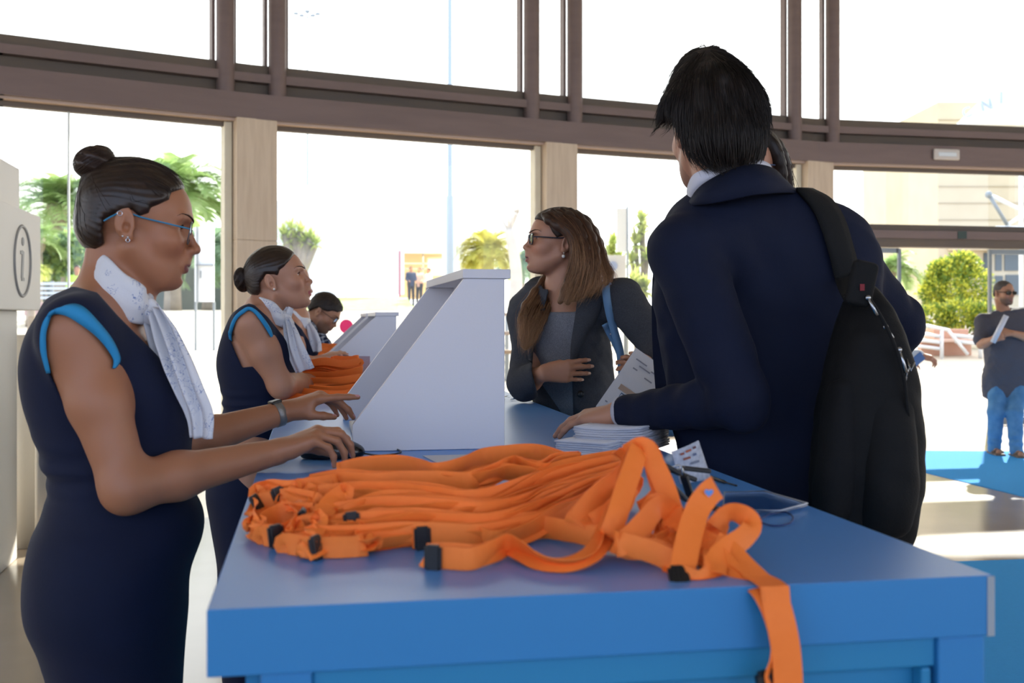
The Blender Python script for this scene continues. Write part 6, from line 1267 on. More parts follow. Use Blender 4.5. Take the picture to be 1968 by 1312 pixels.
# --- woman in the grey jacket, head in profile to the left
f5h = unit(V3(-.985, -.12, 0)); R5 = frame(f5h, pitch=-6.); h5 = Head(at(1084, 471, 3.62)+(-R5[:, 1])*.071, R5, .975, gaze=(1, 0, -.05))
f5 = unit(V3(-.60, -.80, 0)); l5 = unit(np.cross(U, f5)); J5 = rig(at(1118, 815, 3.90), at(1085, 556, 3.72), f5, .178); J5['sh_l'] = at(1196, 574, 3.64); J5['sh_r'] = at(1030, 612, 3.84)
J5['el_l'] = at(1262, 664, 3.58); J5['wr_l'] = at(1264, 712, 3.50); J5['el_r'] = at(1008, 736, 3.72); J5['wr_r'] = at(1046, 716, 3.60)
woman5, F5, HN5 = simple(h5, J5, 'person in dark grey jacket with long brown hair and dark glasses, hand across her waist', 'fair', fine=[(J5['wr_r']-V3(.03, .1, .1), J5['wr_r']+V3(.2, .1, .1), .0026)], res=.007, mouth=.0022, lip='#9a5a55', male=False, arm=.86, head_fine=.0026, jaw=0., brow='#3a2a20',
    hands={'r': dict(d=V3(1, -.18, .10), n=V3(.05, -1, .1), s=.93, curls=[(14, 26, 20), (16, 28, 20), (20, 28, 20), (24, 28, 20)], thumb=[(.022, .018, -.012), (.05, .026, -.026), (.078, .024, -.034), (.1, .016, -.036)]), 'l': dict(d=V3(-.85, -.05, .30), n=V3(.1, .95, .2), s=.93, curls=[(30, 30, 15)]*4)})
blouse = mat('blouse_weave', '#8f9097', .85, 0, .2, noise=(420, .8, '#54565e'), bump=(600, .15), stretch=(1, 1, 1.6))
Bf = Field(); Bf.loft(J5['pel'], J5['axes'], torso_rows(J5['k'], False), 2.3, .02, grow=.006, end=.03); Bf.cone(J5['neck']-J5['up']*.09, J5['sh_l'], .08, .05, .05); Bf.cone(J5['neck']-J5['up']*.09, J5['sh_r'], .08, .05, .05)
Bf.put(lambda P: np.maximum(np.linalg.norm((P-J5['neck'])@np.stack([J5['axes'][0], J5['l']], 1)*np.array([.8, 1.]), axis=1)-.088, -.075-((P-J5['neck'])@U)), (0, 0, 0), 1e3, .006, 'c'); sdf_obj('blouse', Bf, .006, blouse, woman5)
TWEED = mat('jacket_grey', '#3b3d43', .85, 0, .25, noise=(260, .6, '#4a4d54'), bump=(420, .12))
JK = Field(); JK.loft(J5['pel'], J5['axes'], torso_rows(J5['k'], False), 2.3, .02, grow=.021, end=.03); n5 = J5['neck']
for s in 'rl':
    a, b, c = J5['sh_'+s], J5['el_'+s], J5['wr_'+s]; JK.cone(n5-U*.05, a, .075, .062, .05); JK.cone(a, b, .066, .058, .03); JK.cone(b, b+(c-b)*.84, .059, .046, .02)
JK.disp(lambda P: .0035*wob(P*V3(1, 1, .8), 24, 4.)+.0018*wob(P, 60, 2.)); OPEN5 = [(1058, 545), (1108, 560), (1112, 585), (1104, 630), (1097, 690), (1100, 740), (1102, 800), (1045, 800), (1034, 760), (1022, 712), (1026, 665), (1042, 610)]
JK.put(sight_prism(OPEN5, 0, 3.79), (0, 0, 0), 1e3, .004, 'c'); JK.put(lambda P: np.maximum(np.linalg.norm((P-n5)[:, :2], axis=1)-.078, -.035-(P-n5)[:, 2]), (0, 0, 0), 1e3, .008, 'c')
jk = sdf_obj('jacket', JK, .006, TWEED, woman5); JS = Field([q for q in JK.ops if q[0] != 'c'])
def lapel(inner, outer, parent, F, m, lift=.005):
    I = hit(F, spline(inner, 6), 2., 9, lift); O = hit(F, spline(outer, 6), 2., 9, lift); o = link_mesh('lapel', *(lambda mb: (mb.v, mb.f))(MB().grid(np.stack([I, onto(F, (I+O)/2, lift+.003), O], 1))), m, parent, True); solidify(o, .004); return o
lapel([(1110, 575), (1103, 622), (1097, 664), (1096, 700)], [(1160, 568), (1150, 606), (1124, 652), (1100, 704)], jk, JS, TWEED); lapel([(1048, 592), (1040, 612), (1028, 652), (1022, 694)], [(1034, 596), (1022, 614), (1012, 645), (1016, 692)], jk, JS, TWEED)
bp_ = hit(JS, [(1116, 757)], 2., 9, .002)[0]; MB().lathe([(0, .004), (.010, .004), (.0115, .002), (.0115, 0)], bp_, unit(V3(-.3, -.95, .05)), 20).build('button', mat('button_black', '#141416', .35), jk, True)
CR5 = np.array(srgb('#3d2b22')); CM5 = np.array(srgb('#70492f')); CE5 = np.array(srgb('#c09268'))
def long_hair(h, parent, groups, n, m, seed=2, cap_poly=None, rad=.0005, grow=.010, cols=(CR5, CM5, CE5), body=.016, capcol='#33251d'):
    rs = np.random.default_rng(seed); F = skull_cap(h, grow, cap_poly); H = sdf_obj('hair', F, .0035, hairmat(capcol, .55), parent); B = Field()
    for gi_, G in enumerate(groups):
        C = [spline([at(*q) for q in g], 5) for g in G]; M = 22; C = np.array([np.stack([np.interp(np.linspace(0, 1, M), np.linspace(0, 1, len(c)), c[:, i]) for i in range(3)], 1) for c in C])
        for c in C:
            for i in range(2, M-3, 2): B.cone(c[i], c[i+2], body*np.interp(i/M, [0, .3, 1], [.5, 1, .55]), body*np.interp((i+2)/M, [0, .3, 1], [.5, 1, .55]), .014)
        k = int(n*len(G)/sum(len(g) for g in groups)); u = rs.uniform(0, len(G)-1, k); u = u*.45+np.round(u*3)/3*.55; i = np.minimum(u.astype(int), len(G)-2); t = (u-i)[:, None, None]; S = C[i]*(1-t)+C[i+1]*t
        out = rs.normal(0, .006, (k, 1, 3))*np.linspace(.15, 1.8, M)[None, :, None]; wave = .004*np.sin(np.linspace(0, 7, M)[None, :, None]+rs.uniform(0, 6, (k, 1, 1)))*np.linspace(0, 1.6, M)[None, :, None]*rs.normal(0, 1, (k, 1, 3)); S = S+out+wave-V3(0, body, 0)*rs.uniform(.25, 1.12, (k, 1, 1))*np.interp(np.linspace(0, 1, M), [0, .25, 1], [.2, 1, .8])[None, :, None]
        S[:, 0] += (h.w(0, 0, .05)-S[:, 0])*.14; S[:, 1] += (h.w(0, 0, .05)-S[:, 1])*.05
        end = rs.uniform(.82, 1.0, k); S = np.stack([np.stack([np.interp(np.linspace(0, e, M), np.linspace(0, 1, M), s_[:, j]) for j in range(3)], 1) for s_, e in zip(S, end)])
        v = np.linspace(0, 1, M)[None, :, None]; q = np.clip(v+rs.normal(0, .13, (k, 1, 1)), 0, 1); c = np.where(q < .45, cols[0]*(1-q/.45)+cols[1]*q/.45, cols[1]*(1-(q-.45)/.55)+cols[2]*(q-.45)/.55)*rs.uniform(.6, 1.3, (k, 1, 1))
        strands('hair_lock', S, rs.uniform(.7, 1.4, k)*rad, mat('hair_strand', rough=.45, attr=True, spec=.35), H, c)
    V, Q = sculpt(B, .005); t = np.clip((V[:, 2].max()-V[:, 2])/np.ptp(V[:, 2]), 0, 1)[:, None]; link_mesh('hair_mass', V, Q, mat('hair_strand'), H, True, np.where(t < .5, cols[0]*(1-t*2)+cols[1]*t*2, cols[1]*(2-t*2)+cols[2]*(t*2-1))*.6)
    return H
near5 = [[(1038, 404, 3.63), (1056, 424, 3.59), (1094, 448, 3.565), (1104, 492, 3.555), (1090, 545, 3.56), (1072, 590, 3.56)], [(1050, 397, 3.63), (1076, 418, 3.585), (1106, 454, 3.56), (1115, 505, 3.54), (1102, 552, 3.545), (1088, 590, 3.55)], [(1064, 394, 3.65), (1096, 416, 3.59), (1120, 458, 3.56), (1128, 512, 3.545), (1118, 556, 3.545), (1104, 580, 3.55)],
         [(1078, 394, 3.67), (1114, 418, 3.61), (1138, 462, 3.59), (1146, 510, 3.57), (1146, 546, 3.56), (1128, 572, 3.56)], [(1090, 396, 3.70), (1126, 424, 3.66), (1148, 468, 3.645), (1160, 508, 3.63), (1172, 530, 3.62), (1160, 552, 3.60)], [(1092, 397, 3.74), (1130, 427, 3.74), (1152, 472, 3.74), (1162, 508, 3.72), (1170, 530, 3.70), (1166, 545, 3.70)]]
far5 = [[(1036, 405, 3.72), (1050, 430, 3.79), (1066, 480, 3.82), (1052, 530, 3.76), (1028, 562, 3.70), (1004, 600, 3.66), (1004, 640, 3.65), (1008, 672, 3.66)], [(1040, 404, 3.73), (1056, 430, 3.80), (1072, 485, 3.83), (1060, 540, 3.76), (1040, 580, 3.69), (1022, 620, 3.66), (1012, 650, 3.65), (1010, 676, 3.66)], [(1046, 403, 3.74), (1062, 430, 3.81), (1078, 490, 3.84), (1068, 548, 3.76), (1054, 590, 3.69), (1038, 622, 3.66), (1026, 648, 3.65), (1018, 664, 3.66)]]
long_hair(h5, woman5, [near5, far5], 3200, None, cap_poly=[(.0995, .083), (.080, .076), (.060, .066), (.051, .052), (.043, .038), (.026, .022), (.004, .031), (-.02, .02), (-.03, -.03), (-.05, -.06), (-.13, -.06), (-.13, .16), (.1, .16)])
h5.glasses(woman5, '#1c2230', '#1c2230', .025, .018, .0021, .1085, temple_r=.0024, zc=.012)
earring(h5, woman5, [(-.001, .0775, -.026, .0022), (-.001, .0785, -.037, .0058)], mat('pearl', '#ece6dc', .15))
sdf_obj('trousers', trousers(J5), .012, mat('trousers_charcoal', '#2c2d33', .8), woman5); shoe(J5, woman5, mat('shoe_dark', '#26221f', .6))
# light blue strap and bag on her shoulder
STRAP = mat('leather_blue', '#6d93b8', .5, 0, .4, bump=(120, .04)); bag = thing('shoulder_bag', 'light blue leather bag hanging by its strap from the shoulder of the grey jacket', 'bag', at(1222, 800, 3.56))
def keep_near(P):
    Q = P.copy()
    for i in range(1, len(Q)):
        if Q[i][1] > Q[i-1][1]+.012: Q[i] = Q[i]*((Q[i-1][1]+.003)/Q[i][1]); Q[i][2] = EYE+(P[i][2]-EYE)*(Q[i][1]/P[i][1])
    return Q
sp5 = hit(JS, spline([(1172, 541), (1165, 548), (1166, 572), (1172, 605), (1182, 640), (1190, 668), (1194, 700), (1196, 730)], 5), 2., 9, .006); sp5 = keep_near(sp5); wv = []
for i, p in enumerate(sp5): t = unit(sp5[min(i+1, len(sp5)-1)]-sp5[max(i-1, 0)]); x = unit(np.cross(t, V3(0, -1, .05))); wv.append([p-x*.0125, p+x*.0125])
o = MB().grid(np.array(wv)).build('strap', STRAP, bag, True); solidify(o, .004)
st = keep_near(hit(JS, spline([(1163, 622), (1171, 638), (1181, 656), (1189, 674), (1194, 690)], 5), 2., 9, .012)); wv = [[p-V3(.010, 0, .006), p+V3(.010, 0, .006)] for p in st]; o = MB().grid(np.array(wv)).build('strap_end', STRAP, bag, True); solidify(o, .004)
for i in (6, 12): MB().sphere(st[i]+V3(0, -.004, 0), .0032, 10).build('stud', SILVER, bag, True)
MB().box(at(1262, 790, 3.46), (.16, .07, .15), np.array(Matrix.Rotation(-.5, 3, 'Z')), .025, 4).build('bag_body', STRAP, bag, True)
# printed leaflet between the two visitors
PAPER = mat('paper_white', '#d6d7de', .55, 0, .4); ld0 = 3.42
lf = thing('leaflet', 'open white printed leaflet held up between the grey jacket and the navy suit', 'leaflet', at(1200, 775, ld0)); q = [at(1222, 668, ld0), at(1290, 716, ld0-.05), at(1215, 828, ld0-.1), at(1145, 781, ld0-.04)]
fold0, fold1 = q[0]*.62+q[3]*.38+V3(0, -.012, 0), q[1]*.62+q[2]*.38+V3(0, -.012, 0); o = MB().grid(np.array([[q[0], q[1]], [fold0, fold1], [q[3], q[2]]])).build('sheet', PAPER, lf); solidify(o, .0012)
def on_leaf(u, v, lift=.005):
    """u across, v down the leaflet"""
    a = q[0]*(1-u)+q[1]*u; b = fold0*(1-u)+fold1*u; c = q[3]*(1-u)+q[2]*u; p = a*(1-v/.38)+b*v/.38 if v < .38 else b*(1-(v-.38)/.62)+c*(v-.38)/.62
    return p+V3(0, -lift, lift*.2)
def print_patch(name, u0, u1, v0, v1, m, par=lf, fn=on_leaf, lift=.005): MB().add([fn(u0, v0, lift), fn(u1, v0, lift), fn(u1, v1, lift), fn(u0, v1, lift)], [(0, 1, 2, 3)]).build(name, m, par)
BEIGE = mat('print_beige', '#b39a88', .6); PBLUE = mat('print_blue', '#3a5f86', .6); PGREY = mat('print_grey', '#8b8e9c', .6); PGREEN = mat('print_green', '#a9b8a8', .6)
print_patch('plan_print', .18, .62, .54, .62, BEIGE); print_patch('plan_print', .30, .72, .64, .655, PBLUE); print_patch('plan_print', .30, .315, .64, .92, PBLUE); print_patch('plan_print', .70, .715, .64, .92, PBLUE); print_patch('plan_print', .42, .62, .70, .76, PGREEN); print_patch('plan_print', .42, .62, .80, .86, PGREEN)
for u_, v_, w_ in ((.15, .12, .3), (.3, .18, .3), (.2, .25, .12), (.55, .28, .2), (.6, .15, .25), (.1, .85, .06)): print_patch('text_print', u_, u_+w_, v_, v_+.02, PGREY)
# --- man in the navy suit seen from behind, leaning on the counter, with a backpack over the right shoulder
SUIT = mat('suit_navy', '#0c142a', .82, 0, .25, noise=(9, .3, '#0f1a36'), bump=(380, .1))
f6h = unit(V3(-.19, .98, 0)); R6 = frame(f6h, pitch=4., roll=-3.); h6 = Head(at(1372, 258, 2.38), R6, 1.04, True)
f6 = unit(V3(-.12, .99, 0)); J6 = rig(at(1500, 780, 2.50)+V3(.02, .03, -.10), at(1398, 366, 2.37), f6, .185); J6['sh_l'] = at(1318, 482, 2.30); J6['sh_r'] = at(1594, 472, 2.42)
J6['el_l'] = at(1420, 772, 2.19); J6['wr_l'] = at(1192, 792, 2.44); J6['el_r'] = at(1724, 622, 2.50); J6['wr_r'] = at(1690, 720, 2.74)
hb6 = V3(.61, 2.53, .93); ll = J6['l']; J6['hips'] = [hb6-ll*.09, hb6+ll*.09]; J6['knees'] = [V3(.71, 2.58, .5), V3(.55, 2.60, .5)]; J6['ankles'] = [V3(.73, 2.56, .085), V3(.55, 2.60, .085)]
F = Field(); o6 = V3(*at(1480, 700, 2.42)[:2], 0)
def back_rows(data, d, o): return [(EYE+(HZ-y)/F_PX*d, bk, ft, -(xr-CX)/F_PX*d+o[0], -(xl-CX)/F_PX*d+o[0]) for y, xl, xr, bk, ft in data]
# axes: forward = away from the eye, left = towards the frame's left edge
AX6 = (V3(0, 1, 0), V3(-1, 0, 0), U)
rows6 = back_rows([(1420, 1400, 1650, -.12, .12), (1250, 1375, 1665, -.13, .12), (1060, 1345, 1665, -.13, .115), (920, 1320, 1660, -.12, .115), (800, 1296, 1662, -.118, .115), (680, 1276, 1675, -.12, .118), (570, 1258, 1688, -.125, .115), (490, 1262, 1682, -.12, .10), (430, 1276, 1640, -.10, .08), (398, 1300, 1600, -.085, .07), (372, 1335, 1545, -.07, .06), (346, 1372, 1470, -.05, .05)], 2.42, o6)
F.loft(o6, AX6, [q for q in rows6 if q[0] > .82], 2.4, .02, grow=-.012); F.ell(V3(.60, 2.52, .93), (.165, .11, .13), None, .06); F.cone(h6.w(-.025, 0, -.045), J6['neck']-U*.03, .061, .066, .02); limbs(F, J6, .95); capsule_legs(F, J6['hips'], J6['knees'], J6['ankles'])
for a in J6['ankles']: foot(F, a, f6)
hn6 = hand(F, J6['wr_l'], V3(-.80, .58, -.16), V3(-.08, -.1, 1), False, [(10, 14, 8), (12, 14, 8), (12, 16, 8), (12, 18, 10)], 1.02, 5., [(.024, .022, -.008), (.05, .045, -.018), (.075, .060, -.028), (.098, .066, -.034)])
hand(F, J6['wr_r'], V3(-.3, .3, -.8), V3(.8, .3, .2), True, [(40, 50, 30)]*4)
h6.add(F, jaw=.004)
man6 = person(F, .008, 'person seen from behind in navy suit, leaning one hand on the counter', 'fair', [(h6.w(0, 0, 0)-V3(.15, .15, .17), h6.w(0, 0, 0)+V3(.15, .15, .15), .0035), (J6['wr_l']-V3(.2, .05, .1), J6['wr_l']+V3(.05, .22, .08), .0026)], lambda V: nails(hn6, V, h6.shade(V, SKIN['fair'], '#93584f', stubble=('#5a463c', .3)), '#d0a79a')); h6.eyes(man6)
JK = Field(); JK.loft(o6, AX6, rows6, 2.45, .02, grow=.004, end=.03)
for s in 'rl':
    a, b, c = J6['sh_'+s], J6['el_'+s], J6['wr_'+s]; JK.cone(J6['neck']-U*.10, a, .085, .072, .06); JK.cone(a, b, .073, .060, .014); JK.cone(b, b+(c-b)*.94, .060, .037, .012)
def arm_folds(P):
    d = np.zeros(len(P))
    for s, am in (('l', .003), ('r', .0022)):
        a, b, c = J6['sh_'+s], J6['el_'+s], J6['wr_'+s]
        for p, q in ((a, b), (b, c)):
            v = q-p; t = np.clip((P-p)@v/(v@v), 0, 1); r = np.linalg.norm(P-p-t[:, None]*v, axis=1); e = t if p is a else 1-t
            d += am*np.sin((P@unit(v))*70+2.4*wob(P, 11, 1.)+((P-p)@V3(.3, .5, .2))*45)*np.clip(1.3-r/.09, 0, 1)*(.25+e*.9)
    return d
JK.disp(lambda P: .004*wob(P*V3(1, 1, .7), 13, 4.)+.0015*wob(P, 45, 2.)+.006*np.sin((P-J6['sh_l'])@V3(.75, 0, .66)*62+1.5*wob(P, 9))*np.clip(1-np.linalg.norm(P-at(1400, 520, 2.3), axis=1)/.16, 0, 1)); JK.disp(arm_folds)
# gap between the hanging front edge and the sleeve, open neck
JK.put(lambda P: np.maximum(np.linalg.norm((P-J6['neck'])[:, :2], axis=1)-.056, .012-((P-J6['neck'])@U)), (0, 0, 0), 1e3, .01, 'c')
jk6 = sdf_obj('jacket', JK, .0065, SUIT, man6, lo=V3(-1, 1, .80))
# front edge of the open jacket hanging beside the sleeve
fe = [at(x, y, 2.52) for x, y in ((1262, 470), (1254, 540), (1253, 610), (1255, 680), (1260, 748))]; g = spline(fe, 5); o = MB().grid(np.array([[p, p+V3(.05, -.015, 0), p+V3(.11, -.02, 0)] for p in g])).build('front_edge', SUIT, jk6, True); solidify(o, .006)
# white shirt collar and suit collar round the neck
def collar(name, m, parent, c, r0, r1, z0, z1, tilt, a0, a1, th=.004, n=40):
    A = np.linspace(a0, a1, n); rows = []
    for z, r in ((z0, r0), ((z0+z1)/2, (r0+r1)/2+.004), (z1, r1), ): rows.append([c+V3(math.sin(a)*r*1.02, -math.cos(a)*r, z)+tilt*(math.sin(a)*r)*.0+U*(tilt[0]*math.sin(a)*r+tilt[1]*-math.cos(a)*r) for a in A])
    o = link_mesh(name, *(lambda mb: (mb.v, mb.f))(MB().grid(np.array(rows))), m, parent, True); solidify(o, th, 1.); return o
def band(name, top, bot, m, parent, th=.004, bulge=.004):
    T = np.array([at(*q) for q in spline(top, 6)]); Bt = np.array([at(*q) for q in spline(bot, 6)]); o = link_mesh(name, *(lambda mb: (mb.v, mb.f))(MB().grid(np.stack([T, (T+Bt)/2-V3(0, bulge, 0), Bt], 1))), m, parent, True); solidify(o, th); return o
band('shirt_collar', [(1326, 384, 2.43), (1321, 366, 2.36), (1331, 338, 2.32), (1352, 326, 2.30), (1388, 318, 2.295), (1425, 309, 2.295), (1455, 307, 2.31), (1478, 316, 2.35), (1480, 330, 2.42)], [(1334, 402, 2.42), (1330, 388, 2.36), (1345, 366, 2.32), (1372, 348, 2.30), (1400, 340, 2.295), (1430, 334, 2.295), (1460, 330, 2.31), (1490, 342, 2.35), (1494, 352, 2.42)], mat('shirt_white', '#cfd0dc', .7, bump=(500, .05)), jk6)
band('suit_collar', [(1322, 404, 2.42), (1326, 388, 2.34), (1346, 360, 2.30), (1384, 336, 2.285), (1420, 322, 2.28), (1455, 317, 2.29), (1487, 326, 2.33), (1506, 346, 2.38), (1512, 360, 2.44)], [(1322, 412, 2.41), (1332, 396, 2.32), (1362, 392, 2.266), (1404, 384, 2.246), (1440, 376, 2.244), (1476, 372, 2.256), (1508, 370, 2.30), (1532, 372, 2.36), (1540, 384, 2.44)], SUIT, jk6, .006, .006)
cf = J6['wr_l']*.97+J6['el_l']*.03; cd = unit(J6['wr_l']-J6['el_l']); MB().lathe([(.034, -.02), (.0345, .006), (.031, .007)], cf, cd, 28).build('shirt_cuff', MATS['shirt_white'], jk6, True)
sdf_obj('trousers', trousers(dict(J6, pel=hb6, axes=(f6, ll, U), k=1.)), .012, SUIT, man6, hi=V3(3, 4, .84)); shoe(dict(J6, f=f6), man6, mat('shoe_black', '#131214', .4))
# thick dark hair, tousled at the edges
def tousled(h, parent, n=5200, seed=4):
    rs = np.random.default_rng(seed); F = Field(); s = h.s; poly = [(.12, .09), (.09, .072), (.06, .06), (.04, .035), (.030, .030), (.012, .030), (-.012, .034), (-.036, .022), (-.044, -.02), (-.06, -.066), (-.10, -.082), (-.18, -.06), (-.18, .22), (.13, .22)]; f2 = poly2(poly)
    F.ell(h.w(-.005, 0, .046), np.array((.112, .102, .110))*s, h.R, .01); F.ell(h.w(.018, 0, .112), np.array((.072, .066, .078))*s, h.R, .03); F.ell(h.w(-.058, 0, -.02), np.array((.066, .082, .058))*s, h.R, .04); F.ell(h.w(.06, 0, .09), np.array((.05, .055, .045))*s, h.R, .03)
    for sy in (-1, 1): F.ell(h.w(.0, sy*.074, .036), np.array((.066, .031, .052))*s, h.R, .03)
    F.keep(lambda P: f2(h.loc(P)[:, [0, 2]])*s, .014); B = Field(F.ops); B.disp(lambda P: .004+.0035*wob(P*V3(1, 1, .35), 75, 2.)+.002*wob(P*V3(1, 1, .35), 150, 1.)); H = sdf_obj('hair', B, .0045, hairmat('#15100d', .7), parent)
    a, b = F.box(0); P = []
    while sum(len(p) for p in P) < n:
        q = rs.uniform(a, b, (n*4, 3)); P.append(q[np.abs(F(q)) < .01])
    P = onto(F, np.vstack(P)[:n], -.0035); K = h.w(-.02, .01, .16); pts = [P]; L = rs.uniform(.035, .08, (n, 1)); lc = h.loc(P); L = np.where(((lc[:, 2] < .06) & (lc[:, 0] > -.045))[:, None], L*.3, L); curl = rs.normal(0, .5, (n, 3)); M = 9
    for k in range(M):
        N = gradp(F, P); d = P-K; d = d-N*(d*N).sum(1)[:, None]; d /= np.maximum(np.linalg.norm(d, axis=1), 1e-6)[:, None]; d = d*.75+V3(0, 0, -.45)+curl*.22*(k/M)**1.2; d = d-N*np.minimum((d*N).sum(1), 0)[:, None]+N*(.10+.22*(k/M))*rs.uniform(-.3, 1.25, (n, 1)); P = P+d*L/M; pts.append(P)
    S = np.stack(pts, 1); base = np.array(srgb('#1a130f')); strands('hair_strand', S, rs.uniform(.0005, .0010, n)*s, mat('hair_strand', rough=.45, attr=True, spec=.35), H, base*(1+rs.normal(.25, .45, (n, 1, 1)).clip(-.5, 1.7))*np.ones((n, M+1, 1)))
tousled(h6, man6)
# --- black backpack on his right shoulder
BPK = mat('pack_black', '#0a0b0d', .75, 0, .25, noise=(12, .4, '#0f1013'), bump=(300, .15)); BPS = mat('strap_black', '#131415', .8, 0, .25, bump=(500, .2))
bpk = thing('backpack', 'black backpack slung over the right shoulder of the navy suit', 'backpack', at(1665, 1040, 2.2)); d6 = 2.16
G = Field(); AXB = (V3(0, 1, 0), V3(-1, 0, 0), U); ob = V3(*at(1670, 800, d6)[:2], 0)
G.loft(ob, AXB, back_rows([(1060, 1572, 1742, -.07, .07), (1000, 1562, 1752, -.10, .09), (900, 1562, 1762, -.115, .10), (780, 1576, 1756, -.115, .10), (690, 1592, 1742, -.105, .09), (620, 1612, 1722, -.085, .075), (565, 1634, 1694, -.05, .05), (540, 1645, 1680, -.03, .03)], d6, ob), 2.6, .02, end=.03)
G.disp(lambda P: .004*wob(P*V3(1, 1, .5), 20, 6.)+.002*wob(P, 50, 2.)); body_b = sdf_obj('bag_body', G, .0065, BPK, bpk)
PK = Field(); PK.loft(ob+V3(.02, -.055, 0), AXB, back_rows([(1030, 1640, 1738, -.06, .06), (940, 1636, 1752, -.085, .07), (840, 1642, 1752, -.08, .07), (760, 1652, 1742, -.06, .05), (710, 1666, 1728, -.03, .03)], d6-.055, ob+V3(.02, 0, 0)), 2.6, .02, end=.03); PK.disp(lambda P: .0025*wob(P, 30, 1.)); sdf_obj('front_pocket', PK, .006, BPK, bpk)
PK = Field(); PK.loft(ob+V3(-.02, -.06, 0), AXB, back_rows([(1000, 1566, 1640, -.04, .05), (900, 1568, 1652, -.05, .05), (800, 1585, 1650, -.045, .05), (720, 1604, 1655, -.03, .04)], d6-.06, ob+V3(-.02, 0, 0)), 2.6, .02, end=.03); PK.disp(lambda P: .0035*wob(P, 26, 3.)); sdf_obj('side_pocket', PK, .006, mat('pack_black_2', '#0d0e11', .8, 0, .25, bump=(260, .15)), bpk)
both6 = Field(JK.ops).also(Field(G.ops), 0.)
eL = spline([(1530, 364), (1560, 400), (1580, 445), (1596, 500), (1607, 545), (1622, 577)], 6); eR = spline([(1560, 366), (1596, 386), (1620, 422), (1638, 480), (1651, 530), (1657, 565)], 6); wv = [[l_*(1-t)+r_*t for t in (0, .25, .5, .75, 1)] for l_, r_ in zip(eL, eR)]
WP = np.array(wv).reshape(-1, 2); W3 = hit(Field(JK.ops), WP, 1.2, 2.75, .006); dd3 = W3[:, 1].reshape(len(wv), 5); cl = np.where(dd3 > 2.6, np.nan, dd3); rowd = np.nanmin(np.where(np.isnan(cl), 9, cl), axis=1)
for i in range(len(rowd)-2, -1, -1):
    if rowd[i] > 2.6: rowd[i] = rowd[i+1]+.012
dd3 = np.minimum(np.where(np.isnan(cl), 9, cl), rowd[:, None]+.035); dd3[:, 1:4] -= .006; k8 = np.linspace(0, 1, 8)[:, None]; dd3[-8:] = dd3[-8:]*(1-k8)+(d6-.07)*k8
W3 = np.array([at(x, y, d) for (x, y), d in zip(WP, dd3.ravel())]).reshape(len(wv), 5, 3)
o = link_mesh('shoulder_strap', *(lambda mb: (mb.v, mb.f))(MB().grid(W3)), BPS, bpk, True); solidify(o, .012)
PB = Field(); PB.rbox(at(1656, 545, 2.05), (.024, .012, .042), np.array(Matrix.Rotation(.22, 3, 'Y')), .01); sdf_obj('strap_pad', PB, .0035, BPS, bpk); MB().box(at(1657, 552, 2.036), (.008, .002, .012)).build('red_tag', mat('tag_red', '#7a1c26', .7), bpk)
for (x0, y0), (x1, y1) in (((1668, 572), (1686, 606)), ((1702, 628), (1716, 650)), ((1728, 672), (1742, 716))):
    a, b = at(x0, y0, 2.035), at(x1, y1, 2.03); m = MB().tube([a, a*.55+b*.45, b], [.0022, .003, .0035], 8).sphere(a, .0055, 10); m.build('zip_pull', mat('zip_silver', '#a9adb2', .25, 1.), bpk, True)
for (x0, y0), (x1, y1) in (((1742, 690), (1752, 712)), ((1748, 700), (1740, 730))): MB().tube([at(x0, y0, 2.06), at(x1, y1, 2.05), at(x1+5, y1-16, 2.055)], .0022, 8).build('clip', MATS['zip_silver'], bpk, True)
MB().tube(spline([at(1672, 575, 2.04), at(1695, 612, 2.03), at(1718, 660, 2.03), at(1736, 720, 2.035), at(1746, 800, 2.045)], 6), .0035, 6).build('zip', BPS, bpk, True)
# --- woman hidden behind him
f7 = unit(V3(-.5, -.86, 0)); R7 = frame(f7, pitch=4.); h7 = Head(at(1446, 338, 2.92), R7, 1.0); J7 = rig(at(1450, 690, 3.05), at(1448, 428, 2.98), f7, .175)
for s, sg in (('r', -1), ('l', 1)): J7['el_'+s] = J7['sh_'+s]-U*.28-f7*.03; J7['wr_'+s] = J7['el_'+s]-U*.05+f7*.22-J7['l']*sg*.12
woman7, F7, _ = simple(h7, J7, 'person with straight dark hair and glasses, almost hidden behind the navy suit', 'fair', hands={'r': dict(d=f7+J7['l']*.3, n=U), 'l': dict(d=f7-J7['l']*.3, n=U)}, male=False, jaw=0.)
sdf_obj('blouse', top_wear(J7, 1., .012, male=False), .009, mat('blouse_dark', '#2b2d36', .8), woman7); sdf_obj('trousers', trousers(J7), .012, mat('trousers_dark', '#23242a', .8), woman7); shoe(J7, woman7, mat('shoe_dark', '#26221f', .6))
def px_line(*q): return [tuple(x) for x in q]
C7 = tuple(np.array(srgb(c)) for c in ('#211612', '#2b1d17', '#3a2820'))
